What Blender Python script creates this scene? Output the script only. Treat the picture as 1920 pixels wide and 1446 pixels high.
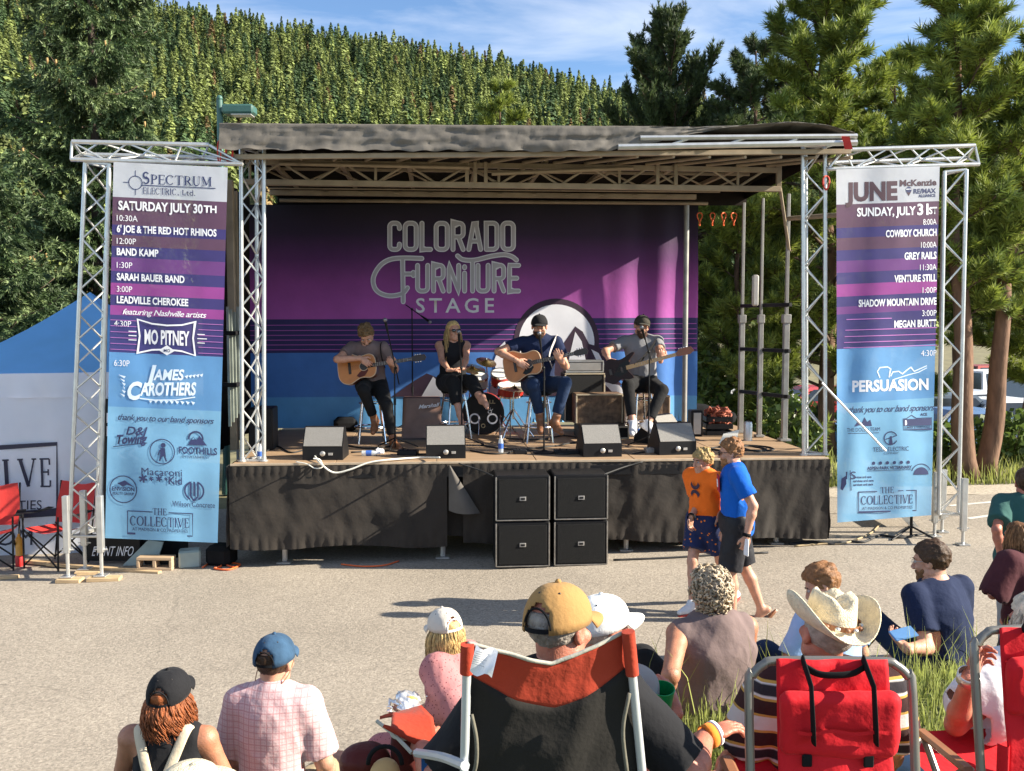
import bpy, bmesh, math, random
import numpy as np
from mathutils import Vector, Matrix
from math import sin, cos, pi, radians, sqrt, atan2
for _o in list(bpy.data.objects):
 bpy.data.objects.remove(_o)
SC = bpy.context.scene
COL = SC.collection
rnd = random.Random(7)
# ------------------------------------------------------------------ camera
FPX, CXP, CYP = 1800.0, 960.0, 723.0          # focal length and centre, in photograph pixels
CAMZ = 2.71
PITCH = math.atan(120.0 / FPX)
cam = bpy.data.cameras.new("camera")
cam.lens = 36.0 * FPX / 1920.0
cam.sensor_width = 36.0
cam.clip_start, cam.clip_end = 0.05, 4000.0
camo = bpy.data.objects.new("camera", cam)
COL.objects.link(camo)
camo.location = (0, 0, CAMZ)
camo.rotation_euler = (pi / 2 - PITCH, 0, 0)
SC.camera = camo
# ------------------------------------------------------------------ light
SUN_DIR = Vector((1.0, -0.10, 0.54)).normalized()      # towards the sun
SUN_EL = math.asin(SUN_DIR.z)
SUN_AZ = atan2(SUN_DIR.x, SUN_DIR.y)                   # clockwise from +y
SC.view_settings.view_transform = 'Standard'
SC.view_settings.look = 'None'
SC.view_settings.exposure = 1.42
SC.view_settings.gamma = 1.0
SC.view_settings.use_curve_mapping = False
sun = bpy.data.lights.new("sun", 'SUN')
sun.energy = 5.0
sun.angle = radians(0.5)
sun.color = (1.0, 0.91, 0.76)
suno = bpy.data.objects.new("sun", sun)
COL.objects.link(suno)
suno.rotation_euler = (-SUN_DIR).to_track_quat('-Z', 'Y').to_euler()
W = bpy.data.worlds.new("World")
SC.world = W
W.use_nodes = True
nt = W.node_tree
nt.nodes.clear()
_out = nt.nodes.new('ShaderNodeOutputWorld')
_bg = nt.nodes.new('ShaderNodeBackground')
_sky = nt.nodes.new('ShaderNodeTexSky')
_sky.sky_type = 'NISHITA'
_sky.sun_disc = False
_sky.sun_elevation = SUN_EL
_sky.sun_rotation = SUN_AZ
_sky.altitude = 2400
_sky.air_density = 1.0
_sky.dust_density = 0.4
_sky.ozone_density = 1.6
_bg.inputs['Strength'].default_value = 0.05
# thin high cloud, laid on the direction of view
_tc = nt.nodes.new('ShaderNodeTexCoord')
_mp = nt.nodes.new('ShaderNodeMapping')
_mp.inputs['Scale'].default_value = (1.6, 1.6, 6.5)
_mp.inputs['Rotation'].default_value = (0.0, 0.22, 0.3)
_n1 = nt.nodes.new('ShaderNodeTexNoise')
_n1.inputs['Scale'].default_value = 2.1
_n1.inputs['Detail'].default_value = 9
_n1.inputs['Roughness'].default_value = 0.55
_n1.inputs['Distortion'].default_value = 0.5
_rp = nt.nodes.new('ShaderNodeValToRGB')
_rp.color_ramp.elements[0].position = 0.40
_rp.color_ramp.elements[1].position = 0.76
_rp.color_ramp.elements[1].color = (0.85, 0.85, 0.85, 1)
_mx = nt.nodes.new('ShaderNodeMix')
_mx.data_type = 'RGBA'
_mx.inputs[7].default_value = (9.0, 9.4, 10.2, 1)
nt.links.new(_tc.outputs['Generated'], _mp.inputs['Vector'])
nt.links.new(_mp.outputs['Vector'], _n1.inputs['Vector'])
nt.links.new(_n1.outputs['Fac'], _rp.inputs['Fac'])
nt.links.new(_rp.outputs['Color'], _mx.inputs[0])
_gn = nt.nodes.new('ShaderNodeVectorMath')
_gn.operation = 'MULTIPLY'
_gn.inputs[1].default_value = (1.45, 1.62, 1.72)
nt.links.new(_sky.outputs['Color'], _gn.inputs[0])
nt.links.new(_gn.outputs[0], _mx.inputs[6])
nt.links.new(_mx.outputs[2], _bg.inputs['Color'])
nt.links.new(_bg.outputs['Background'], _out.inputs['Surface'])
# ------------------------------------------------------------------ pixel -> world
_F = Vector((0, cos(PITCH), -sin(PITCH)))
_U = Vector((0, sin(PITCH), cos(PITCH)))
_X = Vector((1, 0, 0))
def ray(px, py):
 return _F + _X * ((px - CXP) / FPX) + _U * ((CYP - py) / FPX)
def P(px, py, d):
 r = ray(px, py)
 return Vector((0, 0, CAMZ)) + r * (d / r.y)
def on_z(px, py, z):
 r = ray(px, py)
 return Vector((0, 0, CAMZ)) + r * ((z - CAMZ) / r.z)
def zg(x, y=0.0):
 """height of the road surface"""
 return 0.0195 * 40 * math.tanh((x - 0.15) / 40)
def on_road(px, py):
 z = 0.0
 for _ in range(6):
  p = on_z(px, py, z)
  z = zg(p.x, p.y)
 return p
# the stage's own frame: u along its front, v towards its back
SYAW = radians(4.5)
SU = Vector((cos(SYAW), sin(SYAW), 0))
SV = Vector((-sin(SYAW), cos(SYAW), 0))
S0 = Vector((0.18, 10.9, 0))
ZD = 1.125
def ST(u, v, z):
 return S0 + SU * u + SV * v + Vector((0, 0, z))
def on_v(px, py, v):
 """the point seen at a pixel on the plane v metres behind the stage front"""
 r = ray(px, py)
 c = Vector((0, 0, CAMZ))
 t = ((S0 + SV * v) - c).dot(SV) / r.dot(SV)
 return c + r * t
def to_uv(p):
 q = p - S0
 return q.dot(SU), q.dot(SV), p.z
# ------------------------------------------------------------------ materials
MATS = {}
def srgb(r, g, b):
 f = lambda c: (c / 255 / 12.92) if c / 255 <= 0.04045 else ((c / 255 + 0.055) / 1.055) ** 2.4
 return (f(r), f(g), f(b))
def M(name, col=(.5, .5, .5), rough=.6, metal=0.0, var=.12, vs=6.0, bump=0.0, bs=40.0, sss=0.0, island=0.0, spec=.5, sheen=0.0, transl=0.0, alpha=1.0, detail=4.0, stretch=None):
 if name in MATS:
  return MATS[name]
 m = bpy.data.materials.new(name)
 m.use_nodes = True
 t = m.node_tree
 b = t.nodes['Principled BSDF']
 b.inputs['Roughness'].default_value = rough
 b.inputs['Metallic'].default_value = metal
 b.inputs['Specular IOR Level'].default_value = spec
 if sheen:
  b.inputs['Sheen Weight'].default_value = sheen
 if sss:
  b.inputs['Subsurface Weight'].default_value = sss
  b.inputs['Subsurface Radius'].default_value = (1, .3, .15)
  b.inputs['Subsurface Scale'].default_value = .012
 tc = t.nodes.new('ShaderNodeTexCoord')
 vec = tc.outputs['Object']
 if stretch:
  mp = t.nodes.new('ShaderNodeMapping')
  mp.inputs['Scale'].default_value = stretch
  t.links.new(vec, mp.inputs['Vector'])
  vec = mp.outputs['Vector']
 n = t.nodes.new('ShaderNodeTexNoise')
 n.inputs['Scale'].default_value = vs
 n.inputs['Detail'].default_value = detail
 t.links.new(vec, n.inputs['Vector'])
 mr = t.nodes.new('ShaderNodeMapRange')
 mr.inputs['From Min'].default_value = .25
 mr.inputs['From Max'].default_value = .75
 mr.inputs['To Min'].default_value = 1 - var
 mr.inputs['To Max'].default_value = 1 + var
 t.links.new(n.outputs['Fac'], mr.inputs['Value'])
 fac = mr.outputs['Result']
 if island:
  g = t.nodes.new('ShaderNodeNewGeometry')
  mi = t.nodes.new('ShaderNodeMapRange')
  mi.inputs['To Min'].default_value = 1 - island
  mi.inputs['To Max'].default_value = 1 + island
  t.links.new(g.outputs['Random Per Island'], mi.inputs['Value'])
  mu = t.nodes.new('ShaderNodeMath')
  mu.operation = 'MULTIPLY'
  t.links.new(fac, mu.inputs[0])
  t.links.new(mi.outputs['Result'], mu.inputs[1])
  fac = mu.outputs['Value']
 vm = t.nodes.new('ShaderNodeVectorMath')
 vm.operation = 'SCALE'
 vm.inputs[0].default_value = col
 t.links.new(fac, vm.inputs['Scale'])
 t.links.new(vm.outputs['Vector'], b.inputs['Base Color'])
 m['_c'] = 1
 if bump:
  n2 = t.nodes.new('ShaderNodeTexNoise')
  n2.inputs['Scale'].default_value = bs
  n2.inputs['Detail'].default_value = 4
  t.links.new(vec, n2.inputs['Vector'])
  bp = t.nodes.new('ShaderNodeBump')
  bp.inputs['Strength'].default_value = min(1.0, bump)
  bp.inputs['Distance'].default_value = .01
  t.links.new(n2.outputs['Fac'], bp.inputs['Height'])
  t.links.new(bp.outputs['Normal'], b.inputs['Normal'])
 if transl or alpha < 1:
  out = t.nodes['Material Output']
  cur = b.outputs['BSDF']
  if transl:
   tl = t.nodes.new('ShaderNodeBsdfTranslucent')
   t.links.new(vm.outputs['Vector'], tl.inputs['Color'])
   ms = t.nodes.new('ShaderNodeMixShader')
   ms.inputs[0].default_value = transl
   t.links.new(cur, ms.inputs[1])
   t.links.new(tl.outputs['BSDF'], ms.inputs[2])
   cur = ms.outputs['Shader']
  if alpha < 1:
   tp = t.nodes.new('ShaderNodeBsdfTransparent')
   ms = t.nodes.new('ShaderNodeMixShader')
   ms.inputs[0].default_value = 1 - alpha
   t.links.new(cur, ms.inputs[1])
   t.links.new(tp.outputs['BSDF'], ms.inputs[2])
   cur = ms.outputs['Shader']
  t.links.new(cur, out.inputs['Surface'])
 MATS[name] = m
 return m
def nodes_of(m):
 t = m.node_tree
 return t, t.nodes['Principled BSDF']
def add_node(t, kind, **kw):
 n = t.nodes.new(kind)
 for k, v in kw.items():
  if hasattr(n, k):
   setattr(n, k, v)
 return n
# ------------------------------------------------------------------ mesh builder
class MB:
 def __init__(self):
  self.v, self.f, self.m, self.n = [], [], [], 0
 def raw(self, verts, faces, mi=0):
  verts = np.asarray(verts, float).reshape(-1, 3)
  o = self.n
  self.v.append(verts)
  self.n += len(verts)
  for f in faces:
   self.f.append(tuple(int(i) + o for i in f))
   self.m.append(mi)
  return self
 def box(self, c, s, R=None, b=0.0, mi=0):
  hx, hy, hz = s[0] / 2, s[1] / 2, s[2] / 2
  b = min(b, hx * .9, hy * .9, hz * .9)
  V, Fc = [], []
  if b <= 0:
   V = [(x, y, z) for x in (-hx, hx) for y in (-hy, hy) for z in (-hz, hz)]
   Fc = [(0, 1, 3, 2), (4, 6, 7, 5), (0, 4, 5, 1), (2, 3, 7, 6), (0, 2, 6, 4), (1, 5, 7, 3)]
  else:
   idx = {}
   for sx in (-1, 1):
    for sy in (-1, 1):
     for sz in (-1, 1):
      for ax in range(3):
       p = [sx * (hx - b), sy * (hy - b), sz * (hz - b)]
       p[ax] = (sx * hx, sy * hy, sz * hz)[ax]
       idx[(sx, sy, sz, ax)] = len(V)
       V.append(p)
   for ax in range(3):
    o = [a for a in range(3) if a != ax]
    for s_ in (-1, 1):
     q = []
     for (a, c2) in ((-1, -1), (1, -1), (1, 1), (-1, 1)):
      k = [0, 0, 0]
      k[ax], k[o[0]], k[o[1]] = s_, a, c2
      q.append(idx[(k[0], k[1], k[2], ax)])
     Fc.append(q)
   for ax in range(3):
    o = [a for a in range(3) if a != ax]
    for a in (-1, 1):
     for c2 in (-1, 1):
      k0, k1 = [0] * 3, [0] * 3
      k0[ax], k1[ax] = -1, 1
      k0[o[0]] = k1[o[0]] = a
      k0[o[1]] = k1[o[1]] = c2
      Fc.append([idx[(*k0, o[0])], idx[(*k1, o[0])], idx[(*k1, o[1])], idx[(*k0, o[1])]])
   for sx in (-1, 1):
    for sy in (-1, 1):
     for sz in (-1, 1):
      Fc.append([idx[(sx, sy, sz, a)] for a in range(3)])
  V = np.array(V, float)
  if R is not None:
   V = V @ np.array(R).T[:3, :3] if not isinstance(R, Matrix) else V @ np.array(R.to_3x3()).T
  V = V + np.array(c, float)
  return self.raw(V, Fc, mi)
 def path(self, pts, r, n=8, mi=0, caps=True, closed=False, flat=1.0):
  pts = [Vector(p) for p in pts]
  N = len(pts)
  rs = r if isinstance(r, (list, tuple, np.ndarray)) else [r] * N
  T = []
  for i in range(N):
   if closed:
    t = pts[(i + 1) % N] - pts[i - 1]
   else:
    t = pts[min(i + 1, N - 1)] - pts[max(i - 1, 0)]
   T.append(t.normalized() if t.length > 1e-9 else Vector((0, 0, 1)))
  a = Vector((0, 0, 1)) if abs(T[0].z) < .9 else Vector((1, 0, 0))
  nrm = (a - T[0] * a.dot(T[0])).normalized()
  V = []
  for i in range(N):
   nrm = nrm - T[i] * nrm.dot(T[i])
   nrm = nrm.normalized() if nrm.length > 1e-6 else T[i].orthogonal().normalized()
   bn = T[i].cross(nrm)
   for k in range(n):
    an = 2 * pi * k / n
    V.append(pts[i] + (nrm * cos(an) + bn * sin(an) * flat) * rs[i])
  Fc = []
  for i in range(N if closed else N - 1):
   j = (i + 1) % N
   for k in range(n):
    k2 = (k + 1) % n
    Fc.append((i * n + k, i * n + k2, j * n + k2, j * n + k))
  if caps and not closed:
   Fc.append(tuple(range(n - 1, -1, -1)))
   Fc.append(tuple((N - 1) * n + k for k in range(n)))
  return self.raw([tuple(v) for v in V], Fc, mi)
 def tube(self, a, b, r, r2=None, n=8, mi=0):
  return self.path([a, b], [r, r if r2 is None else r2], n, mi)
 def lathe(self, prof, n=20, Mx=None, mi=0, caps=True, sx=1.0, sy=1.0):
  V, Fc = [], []
  for (r, z) in prof:
   for k in range(n):
    a = 2 * pi * k / n
    V.append((r * cos(a) * sx, r * sin(a) * sy, z))
  for i in range(len(prof) - 1):
   for k in range(n):
    k2 = (k + 1) % n
    Fc.append((i * n + k, i * n + k2, (i + 1) * n + k2, (i + 1) * n + k))
  if caps:
   Fc.append(tuple(range(n - 1, -1, -1)))
   Fc.append(tuple((len(prof) - 1) * n + k for k in range(n)))
  V = np.array(V, float)
  if Mx is not None:
   A = np.array(Mx)
   V = V @ A[:3, :3].T + A[:3, 3]
  return self.raw(V, Fc, mi)
 def sheet(self, G, mi=0, mf=None, flip=False):
  """G: array (rows, cols, 3); mf(i, j) gives the material slot of a cell"""
  G = np.asarray(G, float)
  a, b = G.shape[:2]
  Fc, mm = [], []
  for i in range(a - 1):
   for j in range(b - 1):
    q = (i * b + j, i * b + j + 1, (i + 1) * b + j + 1, (i + 1) * b + j)
    Fc.append(q[::-1] if flip else q)
    mm.append(mf(i, j) if mf else mi)
  o = len(self.f)
  self.raw(G.reshape(-1, 3), Fc, mi)
  self.m[o:] = mm
  return self
 def slab(self, poly, axis_off, mi=0):
  """extrude a planar polygon (list of 3-vectors) by a vector"""
  n = len(poly)
  V = [tuple(p) for p in poly] + [tuple(Vector(p) + Vector(axis_off)) for p in poly]
  Fc = [tuple(range(n - 1, -1, -1)), tuple(range(n, 2 * n))]
  for i in range(n):
   j = (i + 1) % n
   Fc.append((i, j, n + j, n + i))
  return self.raw(V, Fc, mi)
 def ball(self, c, r, n=10, mi=0, R=None):
  r = (r, r, r) if not isinstance(r, (tuple, list)) else r
  V, Fc = [], []
  m_ = max(4, n // 2 + 1)
  for i in range(m_ + 1):
   th = pi * i / m_
   for k in range(n):
    a = 2 * pi * k / n
    V.append((sin(th) * cos(a) * r[0], sin(th) * sin(a) * r[1], cos(th) * r[2]))
  for i in range(m_):
   for k in range(n):
    k2 = (k + 1) % n
    Fc.append((i * n + k, (i + 1) * n + k, (i + 1) * n + k2, i * n + k2))
  V = np.array(V)
  if R is not None:
   V = V @ np.array(R.to_3x3()).T
  return self.raw(V + np.array(c, float), Fc, mi)
 def arrays(self):
  return (np.concatenate(self.v) if self.v else np.zeros((0, 3)))
BASE = {}
def link(o):
 COL.objects.link(o)
 return o
def thing(name, label, cat, loc=(0, 0, 0), rz=0.0, group=None):
 o = bpy.data.objects.new(name, None)
 o.empty_display_size = .1
 link(o)
 o.location = loc
 o.rotation_euler = (0, 0, rz)
 o['label'], o['category'] = label, cat
 if group:
  o['group'] = group
 return o
def tag(o, label, cat, group=None):
 o['label'], o['category'] = label, cat
 if group:
  o['group'] = group
 return o
def root_of(o):
 while o.parent:
  o = o.parent
 return o
def mesh_obj(name, V, Fc, mats, parent=None, midx=None, smooth=True, world=True, angle=40, loc=None):
 V = np.asarray(V, float)
 if parent is not None and world:
  V = V - np.array(root_of(parent).location)
 elif parent is None and loc is not None:
  V = V - np.array(loc)
 me = bpy.data.meshes.new(name)
 if isinstance(Fc, np.ndarray):
  nf, k = Fc.shape
  me.vertices.add(len(V))
  me.vertices.foreach_set('co', V.astype(np.float32).ravel())
  me.loops.add(nf * k)
  me.loops.foreach_set('vertex_index', Fc.astype(np.int32).ravel())
  me.polygons.add(nf)
  me.polygons.foreach_set('loop_start', np.arange(0, nf * k, k, dtype=np.int32))
  me.update(calc_edges=True)
  me.validate()
 else:
  me.from_pydata([tuple(v) for v in V], [], Fc)
  me.update()
 for m in (mats if isinstance(mats, (list, tuple)) else [mats]):
  me.materials.append(m)
 if midx is not None and len(midx) == len(me.polygons):
  me.polygons.foreach_set('material_index', np.asarray(midx, np.int32))
 if smooth:
  me.polygons.foreach_set('use_smooth', np.ones(len(me.polygons), bool))
  if angle:
   me.set_sharp_from_angle(angle=radians(angle))
 o = bpy.data.objects.new(name, me)
 link(o)
 if parent is not None:
  o.parent = parent
 elif loc is not None:
  o.location = loc
 return o
def part(mb, name, mats, parent=None, world=True, label=None, smooth=True, angle=40, loc=None):
 o = mesh_obj(name, mb.arrays(), mb.f, mats, parent, mb.m, smooth, world, angle, loc)
 if label:
  o['label'] = label
 return o
def single(mb, name, mats, label, cat, group=None, loc=None, angle=40):
 V = mb.arrays()
 if loc is None:
  loc = (float(V[:, 0].mean()), float(V[:, 1].mean()), float(V[:, 2].min()))
 return tag(part(mb, name, mats, None, angle=angle, loc=loc), label, cat, group)
def structure(o):
 o['kind'] = 'structure'
 return o
def dup(root, loc, rz=None, label=None, group=None):
 r = root.copy()
 COL.objects.link(r)
 r.location = loc
 if rz is not None:
  r.rotation_euler = (0, 0, rz)
 if label:
  r['label'] = label
 if group:
  r['group'] = group
 for ch in list(root.children):
  c = ch.copy()
  COL.objects.link(c)
  c.parent = r
  for g in list(ch.children):
   d = g.copy()
   COL.objects.link(d)
   d.parent = c
 return r
def rotz(a):
 return Matrix.Rotation(a, 4, 'Z')
def frame(o, x, y, z):
 return Matrix(((x[0], y[0], z[0], o[0]), (x[1], y[1], z[1], o[1]), (x[2], y[2], z[2], o[2]), (0, 0, 0, 1)))
def smooth_pts(pts, n=6):
 """Catmull-Rom through the points"""
 pts = [Vector(p) for p in pts]
 q = [pts[0] * 2 - pts[1]] + pts + [pts[-1] * 2 - pts[-2]]
 out = []
 for i in range(1, len(q) - 2):
  for k in range(n):
   t = k / n
   a, b, c, d = q[i - 1], q[i], q[i + 1], q[i + 2]
   out.append(.5 * ((2 * b) + (c - a) * t + (2 * a - 5 * b + 4 * c - d) * t * t + (-a + 3 * b - 3 * c + d) * t ** 3))
 out.append(pts[-1])
 return out
def sstep(a, b, x):
 t = np.clip((x - a) / (b - a), 0, 1)
 return t * t * (3 - 2 * t)
def wnoise(x, y, z=0.0, seed=0, oct=5, f=1.0):
 """cheap smooth noise in about [-1, 1] for numpy arrays"""
 r = np.random.RandomState(seed)
 s = 0
 for i in range(oct):
  a = r.normal(size=3)
  a = a / np.linalg.norm(a) * f * (1 + .45 * i)
  b = r.normal(size=3)
  b = b / np.linalg.norm(b) * f * (1 + .45 * i)
  s = s + np.sin(a[0] * x + a[1] * y + a[2] * z + r.rand() * 6.3 + 1.3 * np.sin(b[0] * x + b[1] * y + b[2] * z + r.rand() * 6.3)) / (1 + .35 * i)
 return s / (oct ** .5 * .9)
# ================================================================== ground
def zland(x, y):
 """ground level everywhere: road slope, drop to the car park behind the trees"""
 z = 0.0195 * 40 * np.tanh((np.asarray(x) - 0.15) / 40)
 drop = sstep(17.5, 25, y) * 1.15
 return z - drop
asph = M('asphalt', (.305, .264, .213), rough=.85, var=.15, vs=.55, spec=.3)
t, b = nodes_of(asph)
tc = add_node(t, 'ShaderNodeTexCoord')
vo = add_node(t, 'ShaderNodeTexVoronoi'); vo.inputs['Scale'].default_value = 62
no = add_node(t, 'ShaderNodeTexNoise'); no.inputs['Scale'].default_value = 34; no.inputs['Detail'].default_value = 6; no.inputs['Roughness'].default_value = .8
vc = add_node(t, 'ShaderNodeTexVoronoi', feature='DISTANCE_TO_EDGE'); vc.inputs['Scale'].default_value = .33
nw = add_node(t, 'ShaderNodeTexNoise'); nw.inputs['Scale'].default_value = 1.7; nw.inputs['Detail'].default_value = 6
mixv = add_node(t, 'ShaderNodeMix', data_type='RGBA'); mixv.inputs[0].default_value = .35
t.links.new(tc.outputs['Object'], vo.inputs['Vector']); t.links.new(tc.outputs['Object'], no.inputs['Vector']); t.links.new(tc.outputs['Object'], nw.inputs['Vector'])
t.links.new(tc.outputs['Object'], mixv.inputs[6]); t.links.new(nw.outputs['Color'], mixv.inputs[7])
t.links.new(mixv.outputs[2], vc.inputs['Vector'])
r1 = add_node(t, 'ShaderNodeMapRange'); r1.inputs['From Min'].default_value = .3; r1.inputs['From Max'].default_value = .7; r1.inputs['To Min'].default_value = .74; r1.inputs['To Max'].default_value = 1.26
t.links.new(no.outputs['Fac'], r1.inputs['Value'])
r2 = add_node(t, 'ShaderNodeMapRange'); r2.inputs['From Min'].default_value = 0; r2.inputs['From Max'].default_value = 1; r2.inputs['To Min'].default_value = .72; r2.inputs['To Max'].default_value = 1.3
t.links.new(vo.outputs['Color'], r2.inputs['Value'])
r3 = add_node(t, 'ShaderNodeMapRange'); r3.inputs['From Min'].default_value = .0; r3.inputs['From Max'].default_value = .003; r3.inputs['To Min'].default_value = .80; r3.inputs['To Max'].default_value = 1
t.links.new(vc.outputs['Distance'], r3.inputs['Value'])
src = b.inputs['Base Color'].links[0].from_socket
m1 = add_node(t, 'ShaderNodeMath', operation='MULTIPLY'); m2 = add_node(t, 'ShaderNodeMath', operation='MULTIPLY')
t.links.new(r1.outputs[0], m1.inputs[0]); t.links.new(r2.outputs[0], m1.inputs[1])
t.links.new(m1.outputs[0], m2.inputs[0]); t.links.new(r3.outputs[0], m2.inputs[1])
sc_ = add_node(t, 'ShaderNodeVectorMath', operation='SCALE')
t.links.new(src, sc_.inputs[0]); t.links.new(m2.outputs[0], sc_.inputs['Scale'])
t.links.new(sc_.outputs['Vector'], b.inputs['Base Color'])
bp = add_node(t, 'ShaderNodeBump'); bp.inputs['Strength'].default_value = .55; bp.inputs['Distance'].default_value = .008
t.links.new(m1.outputs[0], bp.inputs['Height']); t.links.new(bp.outputs['Normal'], b.inputs['Normal'])
earth = M('dry_earth', (.17, .15, .075), rough=.95, var=.45, vs=1.3, bump=.6, bs=9)
gravel = M('gravel', (.42, .36, .28), rough=.95, var=.35, vs=26, bump=.8, bs=60)
linep = M('road_paint', (.62, .58, .52), rough=.8, var=.3, vs=5)
def ground_sheet(name, xs, ys, dz, mat, lift=None):
 X, Y = np.meshgrid(xs, ys)
 Z = zland(X, Y) + dz
 if lift is not None:
  Z = Z + lift(X, Y)
 mb = MB(); mb.sheet(np.stack([X, Y, Z], -1), flip=False)
 return structure(part(mb, name, mat, angle=0))
xs = np.concatenate([np.linspace(-900, -40, 14), np.linspace(-36, 36, 60), np.linspace(40, 900, 14)])
ys = np.concatenate([np.linspace(-30, 12, 15), np.linspace(13, 60, 60), np.linspace(66, 1200, 30)])
ground_sheet('ground', xs, ys, -.03, earth)
ground_sheet('road', np.linspace(-34, 34, 90), np.linspace(-4, 14.2, 40), 0.0, asph)
ground_sheet('gravel_verge', np.linspace(2.5, 30, 70), np.linspace(14.2, 15.1, 5), -.004, gravel, lambda X, Y: .015 * np.sin(X * 3.1) * np.sin(Y * 5))
def road_line(name, a, b_, w):
 p, q = on_road(*a), on_road(*b_)
 d = (q - p).normalized(); n = Vector((-d.y, d.x, 0)) * w / 2
 G = []
 for k in range(9):
  c = p.lerp(q, k / 8)
  row = []
  for s_ in (-1, 1):
   e = c + n * s_; row.append((e.x, e.y, zg(e.x) + .005))
  G.append(row)
 mb = MB(); mb.sheet(G, flip=True)
 return structure(part(mb, name, linep, angle=0))
road_line('road_marking', (1780, 949), (1870, 941), .09)
road_line('road_marking', (1815, 973), (1868, 966), .09)
road_line('road_marking', (1885, 946), (1990, 932), .09)
# the embankment the audience sits on
def zbank(x, y):
 x = np.asarray(x, float); y = np.asarray(y, float)
 base = .36 + .36 * sstep(-1.6, 1.0, x)
 lip = 4.75 + .5 * np.minimum(x, .9) + .12 * np.maximum(x - .9, 0) + .10 * np.sin(2.3 * x)
 hgt = base + .05 * wnoise(x, y, 0, 3, 4, 1.7) + np.clip(2.4 - y, 0, 3) * .10
 return zland(x, y) - .04 + (hgt + .04) * (1 - sstep(-.25, 1.0, y - lip))
X, Y = np.meshgrid(np.linspace(-5.5, 9, 146), np.linspace(-2, 10, 120))
mb = MB(); mb.sheet(np.stack([X, Y, zbank(X, Y)], -1))
turf = M('turf', (.10, .11, .03), rough=.95, var=.5, vs=7, bump=.9, bs=30)
structure(part(mb, 'grass_bank', turf, angle=0))
# grass blades
gr = np.random.RandomState(5)
def blades(n, fx, fy, fz, hl, hh, w=.006, lean=.5):
 x, y = fx(n), fy(n)
 z = fz(x, y)
 h = hl + (hh - hl) * gr.rand(n) ** 2
 a = gr.rand(n) * 6.283
 la = gr.rand(n) * 6.283; lm = lean * h * gr.rand(n)
 dx, dy = np.cos(a) * w, np.sin(a) * w
 lx, ly = np.cos(la) * lm, np.sin(la) * lm
 p0 = np.stack([x - dx, y - dy, z - .02], 1); p1 = np.stack([x + dx, y + dy, z - .02], 1)
 p2 = np.stack([x + dx * .7 + lx * .35, y + dy * .7 + ly * .35, z + h * .6], 1)
 p3 = np.stack([x - dx * .7 + lx * .35, y - dy * .7 + ly * .35, z + h * .6], 1)
 p4 = np.stack([x + lx, y + ly, z + h], 1)
 p5 = p4 + np.stack([dx * .2, dy * .2, dx * 0], 1)
 V = np.stack([p0, p1, p2, p3, p4, p5], 1).reshape(-1, 3)
 i = np.arange(n)[:, None] * 6
 F = np.concatenate([i + np.array([[0, 1, 2, 3]]), i + np.array([[3, 2, 5, 4]])])
 return V, F
gm = M('grass_blade', (.29, .32, .085), rough=.7, var=.3, vs=3, island=.55, transl=.35)
V1, F1 = blades(60000, lambda n: -1.2 + gr.rand(n) * 5.6, lambda n: 2.0 + gr.rand(n) * 5.2, zbank, .04, .125, .0045)
keep = zbank(V1[::6, 0], V1[::6, 1]) > zland(V1[::6, 0], V1[::6, 1]) + .12
idx = np.where(keep)[0]
def sub_blades(V, F, idx):
 V = V.reshape(-1, 6, 3)[idx].reshape(-1, 3)
 i = np.arange(len(idx))[:, None] * 6
 return V, np.concatenate([i + np.array([[0, 1, 2, 3]]), i + np.array([[3, 2, 5, 4]])])
V1, F1 = sub_blades(V1, F1, idx)
V2, F2 = blades(520, lambda n: .55 + gr.rand(n) * 2.9, lambda n: 4.2 + gr.rand(n) * 1.6, zbank, .15, .42, .0035, .6)
o = mesh_obj('bank_grass', np.concatenate([V1, V2]), np.concatenate([F1, F2 + len(V1)]), gm, angle=0)
o['kind'] = 'stuff'
V3, F3 = blades(9000, lambda n: 3 + gr.rand(n) * 14, lambda n: 15.0 + gr.rand(n) ** 1.5 * 4.5, lambda x, y: zland(x, y) - .03, .06, .38, .012, .6)
o = mesh_obj('verge_grass', V3, F3, gm, angle=0)
o['kind'] = 'stuff'
# ================================================================== hill and its forest
DR, DB = 620.0, 190.0
def hill_e(x, y):
 px = CXP + FPX * x / y
 e = np.interp(px, [-900, -300, 0, 150, 300, 420, 560, 700, 850, 1000, 1140, 1300, 1500, 1920, 2600], [.42, .395, .345, .331, .313, .298, .286, .277, .262, .247, .232, .213, .190, .145, .10])
 return e
def zhill(x, y):
 x = np.asarray(x, float); y = np.asarray(y, float)
 ysafe = np.maximum(y, 50)
 e = hill_e(x, ysafe)
 t = np.clip((y - DB) / (DR - DB), 0, None)
 prof = np.where(t < 1, .90 * t + .10 * t * t, 1 - .7 * (t - 1))
 return e * DR * prof + 3.0 * wnoise(x, y, 0, 11, 4, .02) * np.clip(t * 2, 0, 1) - 1.2
xs, ys = np.linspace(-520, 620, 120), np.linspace(150, 900, 90)
X, Y = np.meshgrid(xs, ys)
mb = MB(); mb.sheet(np.stack([X, Y, zhill(X, Y)], -1))
hillm = M('hillside', (.07, .075, .025), rough=1, var=.4, vs=.05)
structure(part(mb, 'hill', hillm, angle=0))
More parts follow.
